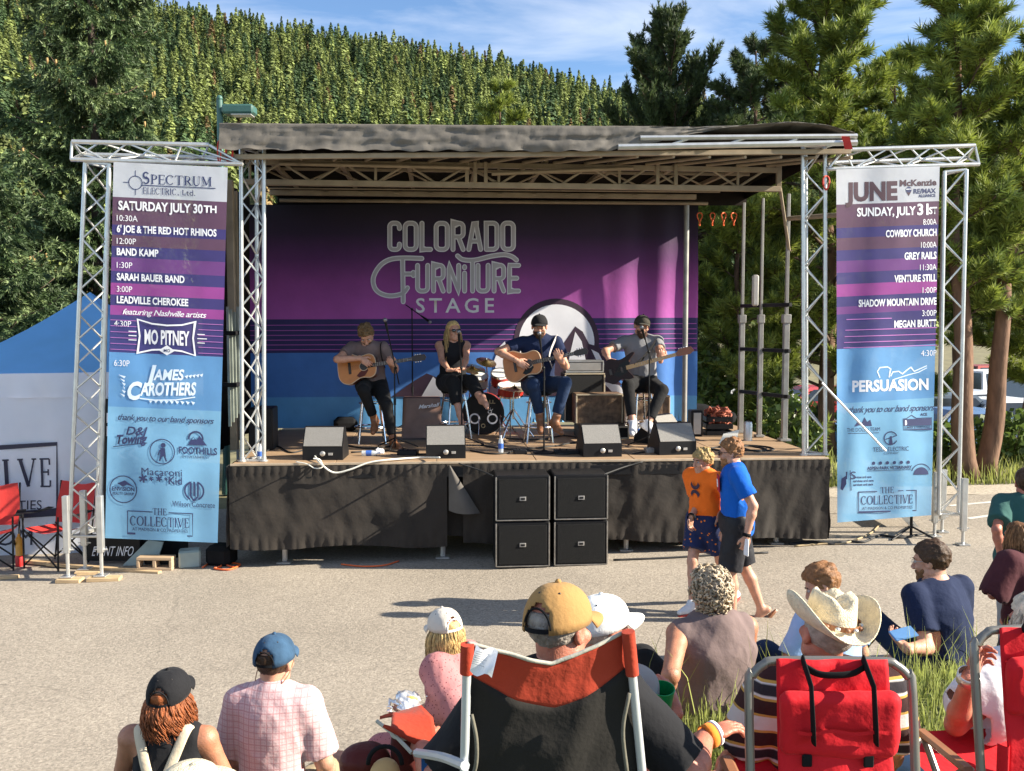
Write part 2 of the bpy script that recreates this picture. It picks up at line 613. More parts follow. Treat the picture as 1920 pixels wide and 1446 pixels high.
def conifer_template(seed, n=170, wid=.17):
 """small far tree: unit height, needled clumps in whorls round a stem"""
 r = np.random.RandomState(seed)
 V, F = [], []
 lean = r.normal(size=2) * .02
 for i in range(n):
  h = .06 + .94 * (i + r.rand()) / n
  rad = wid * (1 - h) ** .75 * (.55 + .55 * abs(sin(h * 23 + seed))) + .012
  a = r.rand() * 6.283
  rr = rad * (.45 + .6 * r.rand())
  c = np.array([cos(a) * rr + lean[0] * h, sin(a) * rr + lean[1] * h, h - .03 * rr / wid])
  out = np.array([cos(a), sin(a), .35 + .9 * h]); out /= np.linalg.norm(out)
  tan = np.array([-sin(a), cos(a), .3 * r.normal()])
  up = np.cross(out, tan); up /= np.linalg.norm(up)
  s = (.022 + .034 * r.rand()) * (1.15 - .6 * h)
  tw = r.normal() * .5
  e1 = tan * cos(tw) + up * sin(tw); e2 = np.cross(out, e1)
  o = len(V)
  V += [c - e1 * s - e2 * s * .5, c + e1 * s * .6 - e2 * s, c + e1 * s + e2 * s * .8 - out * .01, c - e1 * s * .4 + e2 * s * 1.1]
  F.append([o, o + 1, o + 2, o + 3])
 o = len(V)
 for z, w in ((0, .012), (.55, .008), (1.0, .001)):
  V += [np.array([cos(q) * w + lean[0] * z, sin(q) * w + lean[1] * z, z]) for q in (0, 1.571, 3.142, 4.712)]
 for j in (0, 4):
  F += [[o + j + q, o + j + (q + 1) % 4, o + j + 4 + (q + 1) % 4, o + j + 4 + q] for q in range(4)]
 return np.array(V), np.array(F)
tmpl = [conifer_template(s, 250, w) for s, w in ((1, .17), (2, .20), (3, .23), (4, .15), (5, .26))]
hr = np.random.RandomState(21)
hx, hy, hs = [], [], []
N = 16500
cx_ = hr.rand(N); dd = 200 + hr.rand(N) ** .9 * 440
pxx = -330 + cx_ * 2350
xx = (pxx - CXP) / FPX * dd
keepf = hr.rand(N) < (dd / 640) ** 1.15
xx, dd, pxx = xx[keepf], dd[keepf], pxx[keepf]
zz = zhill(xx, dd)
elev = (zz - CAMZ) / dd
hh = (7 + 10.5 * hr.rand(len(xx)) ** 1.3) * (1 + .25 * (hr.rand(len(xx)) < .08))
# leave out what stands wholly behind the stage and its near trees
vis = np.where(pxx < 1160, elev + hh / dd > np.where(pxx > 420, .165, -.05), elev + hh / dd > .02)
xx, dd, pxx, zz, elev, hh = [a[vis] for a in (xx, dd, pxx, zz, elev, hh)]
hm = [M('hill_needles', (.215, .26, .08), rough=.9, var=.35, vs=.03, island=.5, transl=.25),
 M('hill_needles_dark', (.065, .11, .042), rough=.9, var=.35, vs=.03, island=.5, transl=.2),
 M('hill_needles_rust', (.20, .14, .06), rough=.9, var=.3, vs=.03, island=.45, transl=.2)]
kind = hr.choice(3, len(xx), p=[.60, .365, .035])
show = np.where((pxx > -10) & (pxx < 1140) & (elev > .185) & ((pxx > 300) | (elev > .30)), 1, 0)
size_px = hh / dd * show
order = np.argsort(-size_px)
own = order[:300]
rest = order[300:]
tmesh = {}
def hill_pine(i):
 ti = int(hr.randint(5)); key = (ti, int(kind[i]))
 if key not in tmesh:
  o_ = mesh_obj('hill_pine', tmpl[ti][0], tmpl[ti][1], hm[key[1]], angle=0)
  tmesh[key] = o_.data
  bpy.data.objects.remove(o_)
 o_ = bpy.data.objects.new('hill_pine', tmesh[key])
 link(o_)
 o_.location = (xx[i], dd[i], zz[i])
 o_.rotation_euler = (0, 0, hr.rand() * 6.28)
 w = hh[i] * (.9 + .35 * hr.rand())
 o_.scale = (w, w, hh[i])
 lab = ['sunlit yellow-green conifer among the forest on the lower hillside', 'dark green conifer among the forest on the lower hillside', 'rusty brown dying conifer among the forest on the lower hillside'][key[1]]
 tag(o_, lab, 'tree', ['sunlit conifers on the hillside', 'dark conifers on the hillside', 'rusty conifers on the hillside'][key[1]])
for i in own:
 hill_pine(i)
VV, FF, KK = [], [], []
off = 0
for i in rest:
 tv, tf = tmpl[hr.randint(5)]
 a = hr.rand() * 6.28
 w = hh[i] * (.9 + .35 * hr.rand())
 c_, s_ = cos(a), sin(a)
 v = np.stack([(tv[:, 0] * c_ - tv[:, 1] * s_) * w + xx[i], (tv[:, 0] * s_ + tv[:, 1] * c_) * w + dd[i], tv[:, 2] * hh[i] + zz[i]], 1)
 VV.append(v); FF.append(tf + off); off += len(v); KK.append(np.full(len(tf), kind[i]))
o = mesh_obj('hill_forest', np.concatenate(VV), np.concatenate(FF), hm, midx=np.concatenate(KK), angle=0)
o['kind'] = 'stuff'
# ================================================================== near trees
bark = M('pine_bark', (.16, .09, .055), rough=.95, var=.5, vs=9, bump=1.0, bs=22, stretch=(1, 1, .3))
twigm = M('branch_bark', (.10, .065, .045), rough=.95, var=.4, vs=12)
def needle_tuft(seed, n=34, ln=.13, w=.0075, spread=1.0, axis=.16):
 r = np.random.RandomState(seed)
 V, F = [], []
 for i in range(n):
  t = r.rand()
  base = np.array([0, 0, axis * t])
  a = r.rand() * 6.283
  el = .15 + spread * (1 - t * .55) * (.6 + .4 * r.rand())
  d = np.array([cos(a) * sin(el), sin(a) * sin(el), cos(el)])
  side = np.cross(d, r.normal(size=3)); side /= np.linalg.norm(side)
  L = ln * (.7 + .5 * r.rand())
  o_ = len(V)
  V += [base - side * w, base + side * w, base + d * L]
  F.append([o_, o_ + 1, o_ + 2])
 return np.array(V), np.array(F)
def place_copies(tv, tf, pos, axis, scale, rng):
 """copies of a template whose z axis is turned along `axis`; numpy arrays"""
 n = len(pos)
 z = axis / np.linalg.norm(axis, axis=1, keepdims=True)
 h = rng.normal(size=(n, 3))
 x = np.cross(h, z); x /= np.linalg.norm(x, axis=1, keepdims=True)
 y = np.cross(z, x)
 V = pos[:, None, :] + scale[:, None, None] * (tv[None, :, 0:1] * x[:, None, :] + tv[None, :, 1:2] * y[:, None, :] + tv[None, :, 2:3] * z[:, None, :])
 F = tf[None] + (np.arange(n) * len(tv))[:, None, None]
 return V.reshape(-1, 3), F.reshape(-1, tf.shape[1])
def trunk_path(base, top, seed, bend=.15, n=9):
 r = random.Random(seed)
 ctl = []
 for k in range(n):
  t = k / (n - 1)
  p = Vector(base).lerp(Vector(top), t)
  p += Vector((r.uniform(-1, 1), r.uniform(-1, 1), 0)) * bend * sin(pi * t)
  ctl.append(p)
 return smooth_pts(ctl, 3)
def pine(label, base, top, r0, crown0, R, seed, limbs=42, up=.55, tuft_scale=1.0, mats=None, shape=.75, dens=1.0, group=None, candle=False, low_r=.25):
 rr = random.Random(seed); rg = np.random.RandomState(seed)
 T = thing('pine_tree', label, 'tree', base, group=group)
 tp = trunk_path(base, top, seed)
 mb = MB()
 mb.path(tp, [r0 * (1 - .86 * i / (len(tp) - 1)) * (1.25 if i == 0 else 1) for i in range(len(tp))], 9)
 H = (Vector(top) - Vector(base)).length
 br = MB()
 pos, ax, scl = [], [], []
 def at(t):
  f = t * (len(tp) - 1); i = min(int(f), len(tp) - 2)
  return tp[i].lerp(tp[i + 1], f - i)
 for i in range(limbs):
  t = crown0 + (1 - crown0) * ((i + rr.random() * .8) / limbs) ** .9
  u = (t - crown0) / (1 - crown0)
  prof = (low_r + (1 - low_r) * sstep(0, .3, u)) * (1 - u) ** shape + .05
  L = R * float(prof) * (.65 + .55 * rr.random())
  a = i * 2.39996 + rr.uniform(-.5, .5)
  p0 = at(t)
  d = Vector((cos(a), sin(a), 0))
  ctl = [p0]
  el = up * (.5 + .9 * u) + rr.uniform(-.2, .2)
  p = p0.copy()
  seg = 5
  for k in range(seg):
   e_ = el + (.25 if not candle else .5) * k / seg + rr.uniform(-.12, .12)
   dd_ = Vector((d.x * cos(e_), d.y * cos(e_), sin(e_)))
   dd_ += Vector((rr.uniform(-.25, .25), rr.uniform(-.25, .25), 0))
   p = p + dd_.normalized() * (L / seg)
   ctl.append(p.copy())
  pts = smooth_pts(ctl, 2)
  br.path(pts, [max(.008, .028 * (L / 1.5) * (1 - .8 * q / (len(pts) - 1))) for q in range(len(pts))], 5)
  nsub = max(3, int((7 + L * 9.5) * dens))
  for s_ in range(nsub):
   f = .25 + .75 * rr.random()
   q = pts[min(len(pts) - 1, int(f * (len(pts) - 1)))]
   tang = (pts[min(len(pts) - 1, int(f * (len(pts) - 1)) + 1)] - pts[max(0, int(f * (len(pts) - 1)) - 1)]).normalized()
   side = Vector((rr.uniform(-1, 1), rr.uniform(-1, 1), rr.uniform(.0, 1.1) + (.8 if candle else .15)))
   dv = (tang * .7 + side.normalized()).normalized()
   l2 = (.18 + .38 * rr.random()) * (1.15 - f * .5) * min(1.2, .5 + L * .5)
   e1 = q + dv * l2
   br.tube(q, e1, .009, .005, 4)
   nt_ = max(1, int(2 + l2 * 7))
   for w in range(nt_):
    g = (w + .6) / nt_
    pos.append(q.lerp(e1, g));
    v = dv + Vector((rr.uniform(-.6, .6), rr.uniform(-.6, .6), rr.uniform(0, .8))) * (1.1 if g < .9 else .3)
    ax.append(v.normalized()); scl.append(tuft_scale * (.75 + .5 * rr.random()))
  pos.append(pts[-1]); ax.append((pts[-1] - pts[-2]).normalized()); scl.append(tuft_scale * 1.1)
 pos = np.array([tuple(p_) for p_ in pos]); ax = np.array([tuple(p_) for p_ in ax]); scl = np.array(scl)
 tv, tf = needle_tuft(seed, 36, .155 if not candle else .10, .0115, 1.2 if not candle else .9, .13 if not candle else .22)
 V, F = place_copies(tv, tf, pos, ax, scl, rg)
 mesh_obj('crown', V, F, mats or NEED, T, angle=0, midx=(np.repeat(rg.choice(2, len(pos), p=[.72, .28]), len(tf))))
 part(mb, 'trunk', bark, T, angle=0)
 part(br, 'limbs', twigm, T, angle=0)
 return T
NEED = [M('pine_needles', (.25, .30, .052), rough=.6, var=.3, vs=1.1, island=.35, transl=.3), M('pine_needles_dark', (.125, .175, .038), rough=.6, var=.3, vs=1.1, island=.35, transl=.3)]  # second, darker needle tone is picked per tuft at random
NEEDD = [M('pine_needles_deep', (.085, .12, .04), rough=.6, var=.3, vs=1.1, island=.35, transl=.25), M('pine_needles_deeper', (.04, .06, .025), rough=.6, var=.3, vs=1.1, island=.3, transl=.2)]  # darker pine needle pair, backlit gloom put into the colour
SPR = [M('spruce_needles', (.06, .10, .035), rough=.6, var=.3, vs=1.5, island=.4, transl=.2), M('spruce_tips', (.215, .285, .12), rough=.6, var=.25, vs=1.5, island=.3, transl=.2), M('spruce_cones', (.30, .19, .07), rough=.7, var=.3, vs=3)]
def spruce(label, base, H, R, seed, limbs=110, r0=.2):
 rr = random.Random(seed); rg = np.random.RandomState(seed)
 base = Vector(base)
 T = thing('spruce_tree', label, 'tree', base)
 mb = MB(); mb.path([base, base + Vector((.05, 0, H * .5)), base + Vector((0, 0, H))], [r0, r0 * .6, .02], 9)
 part(mb, 'trunk', M('spruce_bark', (.05, .035, .028), rough=.95, var=.4, vs=9), T, angle=0)
 br = MB(); pos, ax, scl, mi = [], [], [], []
 cone = []
 for i in range(limbs):
  t = .06 + .93 * (i + rr.random()) / limbs
  L = R * (1 - t) ** .85 * (.7 + .45 * rr.random()) + .12
  a = i * 2.39996 + rr.uniform(-.4, .4)
  p = base + Vector((0, 0, H * t)); ctl = [p.copy()]
  d = Vector((cos(a), sin(a), 0))
  for k in range(5):
   e_ = -.30 + .17 * k + rr.uniform(-.08, .08) + .35 * t
   p = p + Vector((d.x * cos(e_), d.y * cos(e_), sin(e_))) * (L / 5)
   ctl.append(p.copy())
  pts = smooth_pts(ctl, 2)
  br.path(pts, [max(.006, .03 * L / 2 * (1 - .85 * q / (len(pts) - 1))) for q in range(len(pts))], 5)
  sd = Vector((-d.y, d.x, 0))
  n2 = int(16 + L * 30)
  for s_ in range(n2):
   f = .04 + .96 * (s_ + rr.random()) / n2
   q = pts[min(len(pts) - 1, int(f * (len(pts) - 1)))]
   sg = 1 if s_ % 2 else -1
   l2 = (.16 + .5 * L * (1 - f) * .55 + .1 * rr.random())
   dv = (d * .75 + sd * sg * rr.uniform(.5, 1.1) + Vector((0, 0, rr.uniform(-.55, .0)))).normalized()
   k_ = max(1, int(l2 / .15))
   for w in range(k_):
    g = (w + .5) / k_
    c = q + dv * l2 * g
    drop = Vector((rr.uniform(-.3, .3), rr.uniform(-.3, .3), rr.uniform(-.9, .15)))
    pos.append(c); ax.append((dv * .8 + drop).normalized()); scl.append(1.05 + .5 * rr.random())
    mi.append(1 if (g > .75 and rr.random() < .55) or rr.random() < .12 else 0)
  pos.append(pts[-1]); ax.append((pts[-1] - pts[-2]).normalized()); scl.append(1.2); mi.append(1)
  if t > .35 and rr.random() < .5:
   for _ in range(rr.randint(2, 6)):
    q = pts[rr.randint(len(pts) // 2, len(pts) - 1)] + Vector((rr.uniform(-.15, .15), rr.uniform(-.15, .15), -.05))
    cone.append(q)
 pos = np.array([tuple(p_) for p_ in pos]); ax = np.array([tuple(p_) for p_ in ax]); scl = np.array(scl)
 tv, tf = needle_tuft(seed, 34, .075, .0105, 1.05, .24)
 V, F = place_copies(tv, tf, pos, ax, scl, rg)
 mesh_obj('crown', V, F, SPR, T, angle=0, midx=np.repeat(np.array(mi), len(tf)))
 cb = MB()
 for q in cone:
  cb.path([q, q + Vector((0, 0, -.05)), q + Vector((0, 0, -.11))], [.018, .024, .008], 5)
 if cone:
  part(cb, 'cones', SPR[2], T, angle=0)['kind'] = 'stuff'
 part(br, 'limbs', twigm, T, angle=0)['kind'] = 'stuff'
 return T
def gp(px, d, dz=0.0):
 x = (px - CXP) / FPX * d
 return Vector((x, d, float(zland(x, d)) + dz))
def topz(py, d):
 return CAMZ + (603 - py) / FPX * d
spruce('tall blue-green spruce hung with tan cones, behind the banner tower beside the blue tent', gp(185, 18.5), 13.2, 2.75, 31, 70, .13)
spruce('broad spruce overhanging the blue tent roof, cut off by the picture edge', gp(-40, 15.8), 5.6, 2.9, 33, 44, .13)
def pine_px(label, pb, pt, pyt, d, **k):
 b_ = gp(pb, d); tz = topz(pyt, d)
 tp_ = Vector(((pt - CXP) / FPX * d, d, tz))
 return pine(label, b_, tp_, **k)
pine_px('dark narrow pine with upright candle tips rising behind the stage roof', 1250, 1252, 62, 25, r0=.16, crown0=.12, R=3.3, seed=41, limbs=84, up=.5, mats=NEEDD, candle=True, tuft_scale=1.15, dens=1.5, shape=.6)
pine_px('tallest bushy pine, directly behind the stage roof corner', 1556, 1528, -45, 18.5, r0=.17, crown0=.12, R=2.4, seed=42, limbs=66, up=.35, dens=1.3, shape=.62, low_r=.7)
pine_px('pine with a bare lower trunk behind the banner tower of the Sunday banner', 1818, 1772, -5, 15.6, r0=.19, crown0=.34, R=1.75, seed=43, limbs=44, up=.4, dens=1.15, shape=.6)
pine_px('thin sparse pine with a leaning sunlit trunk, beside the parked cars', 1852, 1935, 95, 15.9, r0=.175, crown0=.36, R=1.5, seed=44, limbs=26, up=.3, dens=.85, shape=.5)
pine_px('short young pine filling the gap behind the metal mast frame', 1395, 1392, 300, 17.5, r0=.10, crown0=.05, R=1.55, seed=45, limbs=46, up=.35, dens=1.3, shape=.5, low_r=.9)
pine_px('yellow-green pine between the stage corner pine and the twin trunks', 1668, 1662, 130, 21, r0=.13, crown0=.10, R=2.0, seed=46, limbs=46, up=.35, dens=1.2, shape=.5, low_r=.8)
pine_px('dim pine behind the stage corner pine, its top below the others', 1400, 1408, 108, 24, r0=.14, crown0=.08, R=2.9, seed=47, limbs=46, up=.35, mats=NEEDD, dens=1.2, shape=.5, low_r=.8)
pine_px('pine crown leaning in from beyond the twin trunks', 1985, 1960, 190, 19, r0=.14, crown0=.12, R=2.0, seed=48, limbs=40, up=.35, dens=1.1, shape=.5, low_r=.8)
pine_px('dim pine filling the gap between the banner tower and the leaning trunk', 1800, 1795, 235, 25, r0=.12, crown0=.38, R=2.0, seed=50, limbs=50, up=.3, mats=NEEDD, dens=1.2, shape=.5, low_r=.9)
pine_px('dim low pine standing behind the leaning sunlit trunk', 1925, 1925, 330, 23, r0=.12, crown0=.32, R=2.2, seed=53, limbs=46, up=.3, dens=1.2, shape=.5, low_r=.9)
pine_px('round-topped green tree just behind the centre of the stage roof', 935, 938, 172, 30, r0=.12, crown0=.1, R=1.9, seed=49, limbs=40, up=.35, dens=1.1, shape=.5, low_r=.8)
def shrub(label, c, r, h, n, seed, mat):
 rg = np.random.RandomState(seed)
 T = thing('shrub', label, 'shrub', c)
 u = rg.normal(size=(n, 3)); u /= np.linalg.norm(u, axis=1, keepdims=True)
 rad = (.35 + .65 * rg.rand(n) ** .6) * (1 + .25 * np.sin(u[:, 0] * 5 + seed) * np.sin(u[:, 2] * 6))
 pos = np.array(c) + np.stack([u[:, 0] * rad * r, u[:, 1] * rad * r, h * .5 + u[:, 2] * rad * h * .5], 1)
 tv = np.array([[-.5, 0, 0], [0, -.1, .35], [.5, 0, 0], [0, .1, -.35]]) * .13
 V, F = place_copies(tv, np.array([[0, 1, 2, 3]]), pos, u + rg.normal(size=(n, 3)) * .6, .7 + .7 * rg.rand(n), rg)
 mesh_obj('foliage', V, F, mat, T, angle=0)
 st = MB()
 for k in range(7):
  a = k * .9
  st.tube(Vector(c), Vector(c) + Vector((cos(a) * r * .5, sin(a) * r * .5, h * .7)), .015, .006, 5)
 part(st, 'stems', twigm, T, angle=0)
leafm = M('shrub_leaf', (.12, .18, .04), rough=.5, var=.3, vs=2, island=.45, transl=.3)
for i, (px, d, r, h, n, lab) in enumerate([(1905, 17.3, .75, .95, 1100, 'leafy green bush at the foot of the leaning pine trunk'), (1770, 17.6, .6, .75, 700, 'low green bush seen through the lattice of the banner tower'),
  (1640, 18.6, .8, 1.1, 900, 'green bush seen past the edge of the Sunday banner'), (1455, 16.5, .8, 1.6, 1200, 'green bush behind the mast frame at the deck end'),
  (1320, 16.8, .7, 2.2, 1300, 'tall green bush just past the edge of the purple backdrop'), (20, 16.5, .9, 2.6, 900, 'bush in shade behind the blue tent')]):
 shrub(lab, gp(px, d), r, h, n, 60 + i, leafm)
# ================================================================== lettering
_TXT = {}
def text_geo(body, bold=0.0, spacing=1.0):
 """outline of a line of type as a flat mesh, cap height 1, starting at x = 0"""
 key = (body, bold, spacing)
 if key in _TXT:
  return _TXT[key]
 cu = bpy.data.curves.new('type', 'FONT')
 cu.body = body
 cu.size = 1.0
 cu.offset = bold
 cu.space_character = spacing
 cu.resolution_u = 3
 cu.fill_mode = 'FRONT'
 ob = bpy.data.objects.new('type', cu)
 COL.objects.link(ob)
 dg = bpy.context.evaluated_depsgraph_get()
 me = bpy.data.meshes.new_from_object(ob.evaluated_get(dg))
 V = np.array([v.co[:2] for v in me.vertices]) if len(me.vertices) else np.zeros((1, 2))
 F = [tuple(p.vertices) for p in me.polygons]
 bpy.data.objects.remove(ob)
 bpy.data.meshes.remove(me)
 bpy.data.curves.remove(cu)
 V = V - np.array([V[:, 0].min(), 0])
 V = V / .73
 _TXT[key] = (V, F)
 return V, F
class Print:
 """lays lettering and marks on a surface; to3(px, py, off) maps layout units to space"""
 def __init__(self, mb, to3, slope=0.0, x0=0.0, off=.005):
  self.mb, self.to3, self.slope, self.x0, self.off, self.k = mb, to3, slope, x0, off, 0
 def put(self, V2, F, mi, off=None):
  self.k += 1
  o = (self.off if off is None else off) + self.k * 2e-5
  V = [self.to3(x, y + self.slope * (x - self.x0), o) for x, y in V2]
  self.mb.raw(V, F, mi)
 def text(self, s, x, y, h, mi, w=None, align='l', bold=.0, shear=0.0, spacing=1.0, rot=0.0, off=None):
  """cap height h, baseline centre at y + h/2; w fixes the width"""
  V, F = text_geo(s, bold, spacing)
  tw = V[:, 0].max()
  sx = (w / tw) if w else h * .8
  X = V[:, 0] * sx + V[:, 1] * h * shear
  Y = -V[:, 1] * h + h / 2
  ww = tw * sx
  X = X + {'l': x, 'r': x - ww, 'c': x - ww / 2}[align]
  if rot:
   cxx = x if align == 'l' else (x - ww if align == 'r' else x)
   c_, s_ = cos(rot), sin(rot)
   X, Y = cxx + (X - cxx) * c_ - Y * s_, (X - cxx) * s_ + Y * c_
  self.put(np.stack([X, Y + y], 1), F, mi, off)
 def poly(self, pts, mi, off=None):
  self.put(pts, [tuple(range(len(pts)))], mi, off)
 def line(self, pts, w, mi, off=None, closed=False, round_=False):
  pts = [np.array(p, float) for p in pts]
  n = len(pts)
  L, R_ = [], []
  for i in range(n):
   if closed:
    d = pts[(i + 1) % n] - pts[i - 1]
   else:
    d = pts[min(i + 1, n - 1)] - pts[max(i - 1, 0)]
   d = d / (np.linalg.norm(d) + 1e-9)
   nn = np.array([-d[1], d[0]])
   if 0 < i < n - 1 or closed:
    a = pts[i] - pts[i - 1]; a = a / (np.linalg.norm(a) + 1e-9)
    nn = nn / max(.45, abs(np.dot(nn, np.array([-a[1], a[0]]))))
   ww = w[i] if isinstance(w, (list, tuple)) else w
   L.append(pts[i] + nn * ww / 2); R_.append(pts[i] - nn * ww / 2)
  F = []
  m = n if closed else n - 1
  for i in range(m):
   j = (i + 1) % n
   F.append((i, j, n + j, n + i))
  V = L + R_
  if round_ and not closed:
   for e, (i, sg) in enumerate(((0, -1), (n - 1, 1))):
    d = pts[1] - pts[0] if i == 0 else pts[-1] - pts[-2]
    a0 = atan2(d[1], d[0]) + (pi if i == 0 else 0)
    ww = w[i] if isinstance(w, (list, tuple)) else w
    o = len(V)
    arc = [pts[i] + ww / 2 * np.array([cos(a0 + t), sin(a0 + t)]) for t in np.linspace(-pi / 2, pi / 2, 7)]
    V = V + arc
    F.append(tuple(range(o, o + 7)))
  self.put(V, F, mi, off)
 def ring(self, c, r, w, mi, n=32, a0=0.0, a1=2 * pi, off=None, sy=1.0):
  full = abs(a1 - a0 - 2 * pi) < 1e-6
  ts = np.linspace(a0, a1, n + (0 if full else 1), endpoint=not full)
  self.line([(c[0] + r * cos(t_), c[1] + r * sy * sin(t_)) for t_ in ts], w, mi, off, closed=full)
 def disc(self, c, r, mi, n=28, off=None, sy=1.0):
  self.poly([(c[0] + r * cos(2 * pi * i / n), c[1] + r * sy * sin(2 * pi * i / n)) for i in range(n)], mi, off)
 def serif(self, s, x, y, h, mi, w, thick=.16, thin=.06, align='l'):
  """Roman capitals: heavy stems, thin bars, slab serifs"""
  G = {'C': (.8, 'arc'), 'O': (.9, 'o'), 'S': (.6, 's'), 'T': (.75, [((.375, 0), (.375, 1), 1), ((0, 0), (.75, 0), 0)]),
   'L': (.65, [((.14, 0), (.14, 1), 1), ((.02, 1), (.63, 1), 0), ((.63, .75), (.63, 1), 0)]), 'E': (.66, [((.14, 0), (.14, 1), 1), ((.02, 0), (.6, 0), 0), ((.02, 1), (.63, 1), 0), ((.14, .48), (.5, .48), 0), ((.6, 0), (.6, .22), 0), ((.63, .78), (.63, 1), 0), ((.5, .38), (.5, .6), 0)]),
   'I': (.32, [((.16, 0), (.16, 1), 1)]), 'V': (.8, [((.08, 0), (.42, 1), 1), ((.74, 0), (.42, 1), 0)]), 'H': (.85, [((.14, 0), (.14, 1), 1), ((.7, 0), (.7, 1), 1), ((.14, .5), (.7, .5), 0)]),
   'P': (.62, [((.14, 0), (.14, 1), 1), 'bowl']), 'R': (.72, [((.14, 0), (.14, 1), 1), 'bowl', ((.34, .52), (.66, 1), 1)]), 'U': (.8, 'u'),
   'M': (.98, [((.12, 0), (.12, 1), 0), ((.12, 0), (.48, .9), 1), ((.84, 0), (.48, .9), 0), ((.84, 0), (.84, 1), 1)]), ' ': (.4, [])}
  tot = sum(G[c][0] + .12 for c in s)
  k = w / tot
  cx = x if align == 'l' else x - w / 2
  top = y - h / 2
  for ch in s:
   gw, g = G[ch]
   T = lambda p: (cx + p[0] * k, top + p[1] * h)
   tk, tn = thick * min(k, h), max(thin * h, .35)
   arcp = lambda c, rx, ry, a, b_, n=16: [T((c[0] + rx * cos(t_), c[1] + ry * sin(t_))) for t_ in np.linspace(a, b_, n)]
   if g == 'o' or g == 'arc':
    a, b_ = (0.0, 2 * pi) if g == 'o' else (radians(42), radians(318))
    ts = np.linspace(a, b_, 26)
    pts = [T((gw / 2 + gw * .46 * cos(t_), .5 + .5 * sin(t_))) for t_ in ts]
    ws = [tn + (tk - tn) * abs(cos(t_)) ** 1.4 for t_ in ts]
    self.line(pts, ws, mi)
    if g == 'arc':
     self.line([T((gw * .80, .04)), T((gw * .80, .24))], tn, mi)
   elif g == 's':
    pts = arcp((.28, .26), .22, .26, radians(-25), radians(-270), 12) + arcp((.28, .74), .24, .26, radians(-90), radians(155), 12)
    self.line(pts, [tn + (tk - tn) * (.25 + .75 * sin(pi * i / 23)) for i in range(24)], mi)
   elif g == 'u':
    self.line([T((.14, 0)), T((.14, .65))] + arcp((.40, .68), .26, .32, pi, 0, 10) + [T((.66, 0))], [tk] * 5 + [tk * .7] * 3 + [tn] * 5, mi)
    for xx_ in (.14, .66):
     self.line([T((xx_ - .13, 0)), T((xx_ + .13, 0))], tn, mi)
   else:
    for st in g:
     if st == 'bowl':
      self.line([T((.14, .03))] + arcp((.34, .27), .22, .245, -pi / 2, pi / 2, 12) + [T((.14, .52))], [tn] * 3 + [tn + (tk - tn) * sin(pi * i / 9) for i in range(9)] + [tn] * 2, mi)
      continue
     a, b_, heavy = st
     self.line([T(a), T(b_)], tk if heavy else tn, mi)
     if heavy or abs(a[0] - b_[0]) < .01 and abs(a[1] - b_[1]) > .8:
      for e in (a, b_):
       if e[1] in (0, 1) and ch not in 'V' or (ch == 'V' and e[1] == 0):
        self.line([T((e[0] - .13, e[1])), T((e[0] + .13, e[1]))], tn, mi)
    if ch == 'V':
     self.line([T((.62, 0)), T((.86, 0))], tn, mi)
    if ch == 'T':
     for xx_ in (0, .75):
      self.line([T((xx_, 0)), T((xx_, .2))], tn, mi)
   cx += (gw + .12) * k
 def script(self, s, x, y, h, mi, w, wt=.10):
  """brush script: sheared type set light"""
  self.text(s, x, y, h, mi, w=w, shear=.38, bold=wt * .05, spacing=.9)
# ================================================================== stage
alu = M('aluminium', (.62, .62, .60), rough=.36, metal=.75, var=.14, vs=9, bump=.15, bs=60)
alud = M('aluminium_dull', (.45, .43, .40), rough=.5, metal=.6, var=.2, vs=5)
beam = M('bounce_tinted_steel', (.31, .245, .165), rough=.6, metal=.15, var=.25, vs=5)  # brown tint stands for warm light bounced up from the deck
blackfab = M('black_skirt_cloth', (.023, .0172, .0125), rough=.9, var=.5, vs=2.5, bump=.5, bs=14, sheen=.15)
blackp = M('black_paint', (.009, .009, .010), rough=.5, var=.25, vs=7, spec=.25)
rubber = M('black_rubber', (.02, .02, .02), rough=.7, var=.2)
plyw = M('stage_plywood', (.31, .205, .12), rough=.7, var=.22, vs=3.0, stretch=(.4, 6, 1), bump=.2, bs=10)
tarp = M('grey_tarpaulin', (.115, .102, .086), rough=.62, var=.3, vs=2.2, bump=.5, bs=9)
def tri_truss(mb_ch, mb_lc, A, B, C, r=.024, rl=.011, pitch=.27):
 """three chords A, B, C (each a pair of end points) and their diagonal lacing"""
 for c in (A, B, C):
  mb_ch.tube(c[0], c[1], r, n=10)
 L = (Vector(A[1]) - Vector(A[0])).length
 n = max(4, int(L / pitch))
 for (p, q, ph) in ((A, B, 0), (B, C, 1), (C, A, 0)):
  p0, p1, q0, q1 = map(Vector, (*p, *q))
  for i in range(n):
   a, b_ = (i / n, (i + 1) / n)
   s_, e_ = ((p0.lerp(p1, a), q0.lerp(q1, b_)) if (i + ph) % 2 == 0 else (q0.lerp(q1, a), p0.lerp(p1, b_)))
   mb_lc.tube(s_, e_, rl, n=6)
  mb_lc.tube(p0, q0, rl * 1.4, n=6); mb_lc.tube(p1, q1, rl * 1.4, n=6)
UL, UR = -3.32, 3.52
VB = 3.75
stage = thing('mobile_stage', 'covered mobile stage with grey tarpaulin roof, truss columns and black cloth skirt', 'stage', tuple(ST(0, 0, 0)))
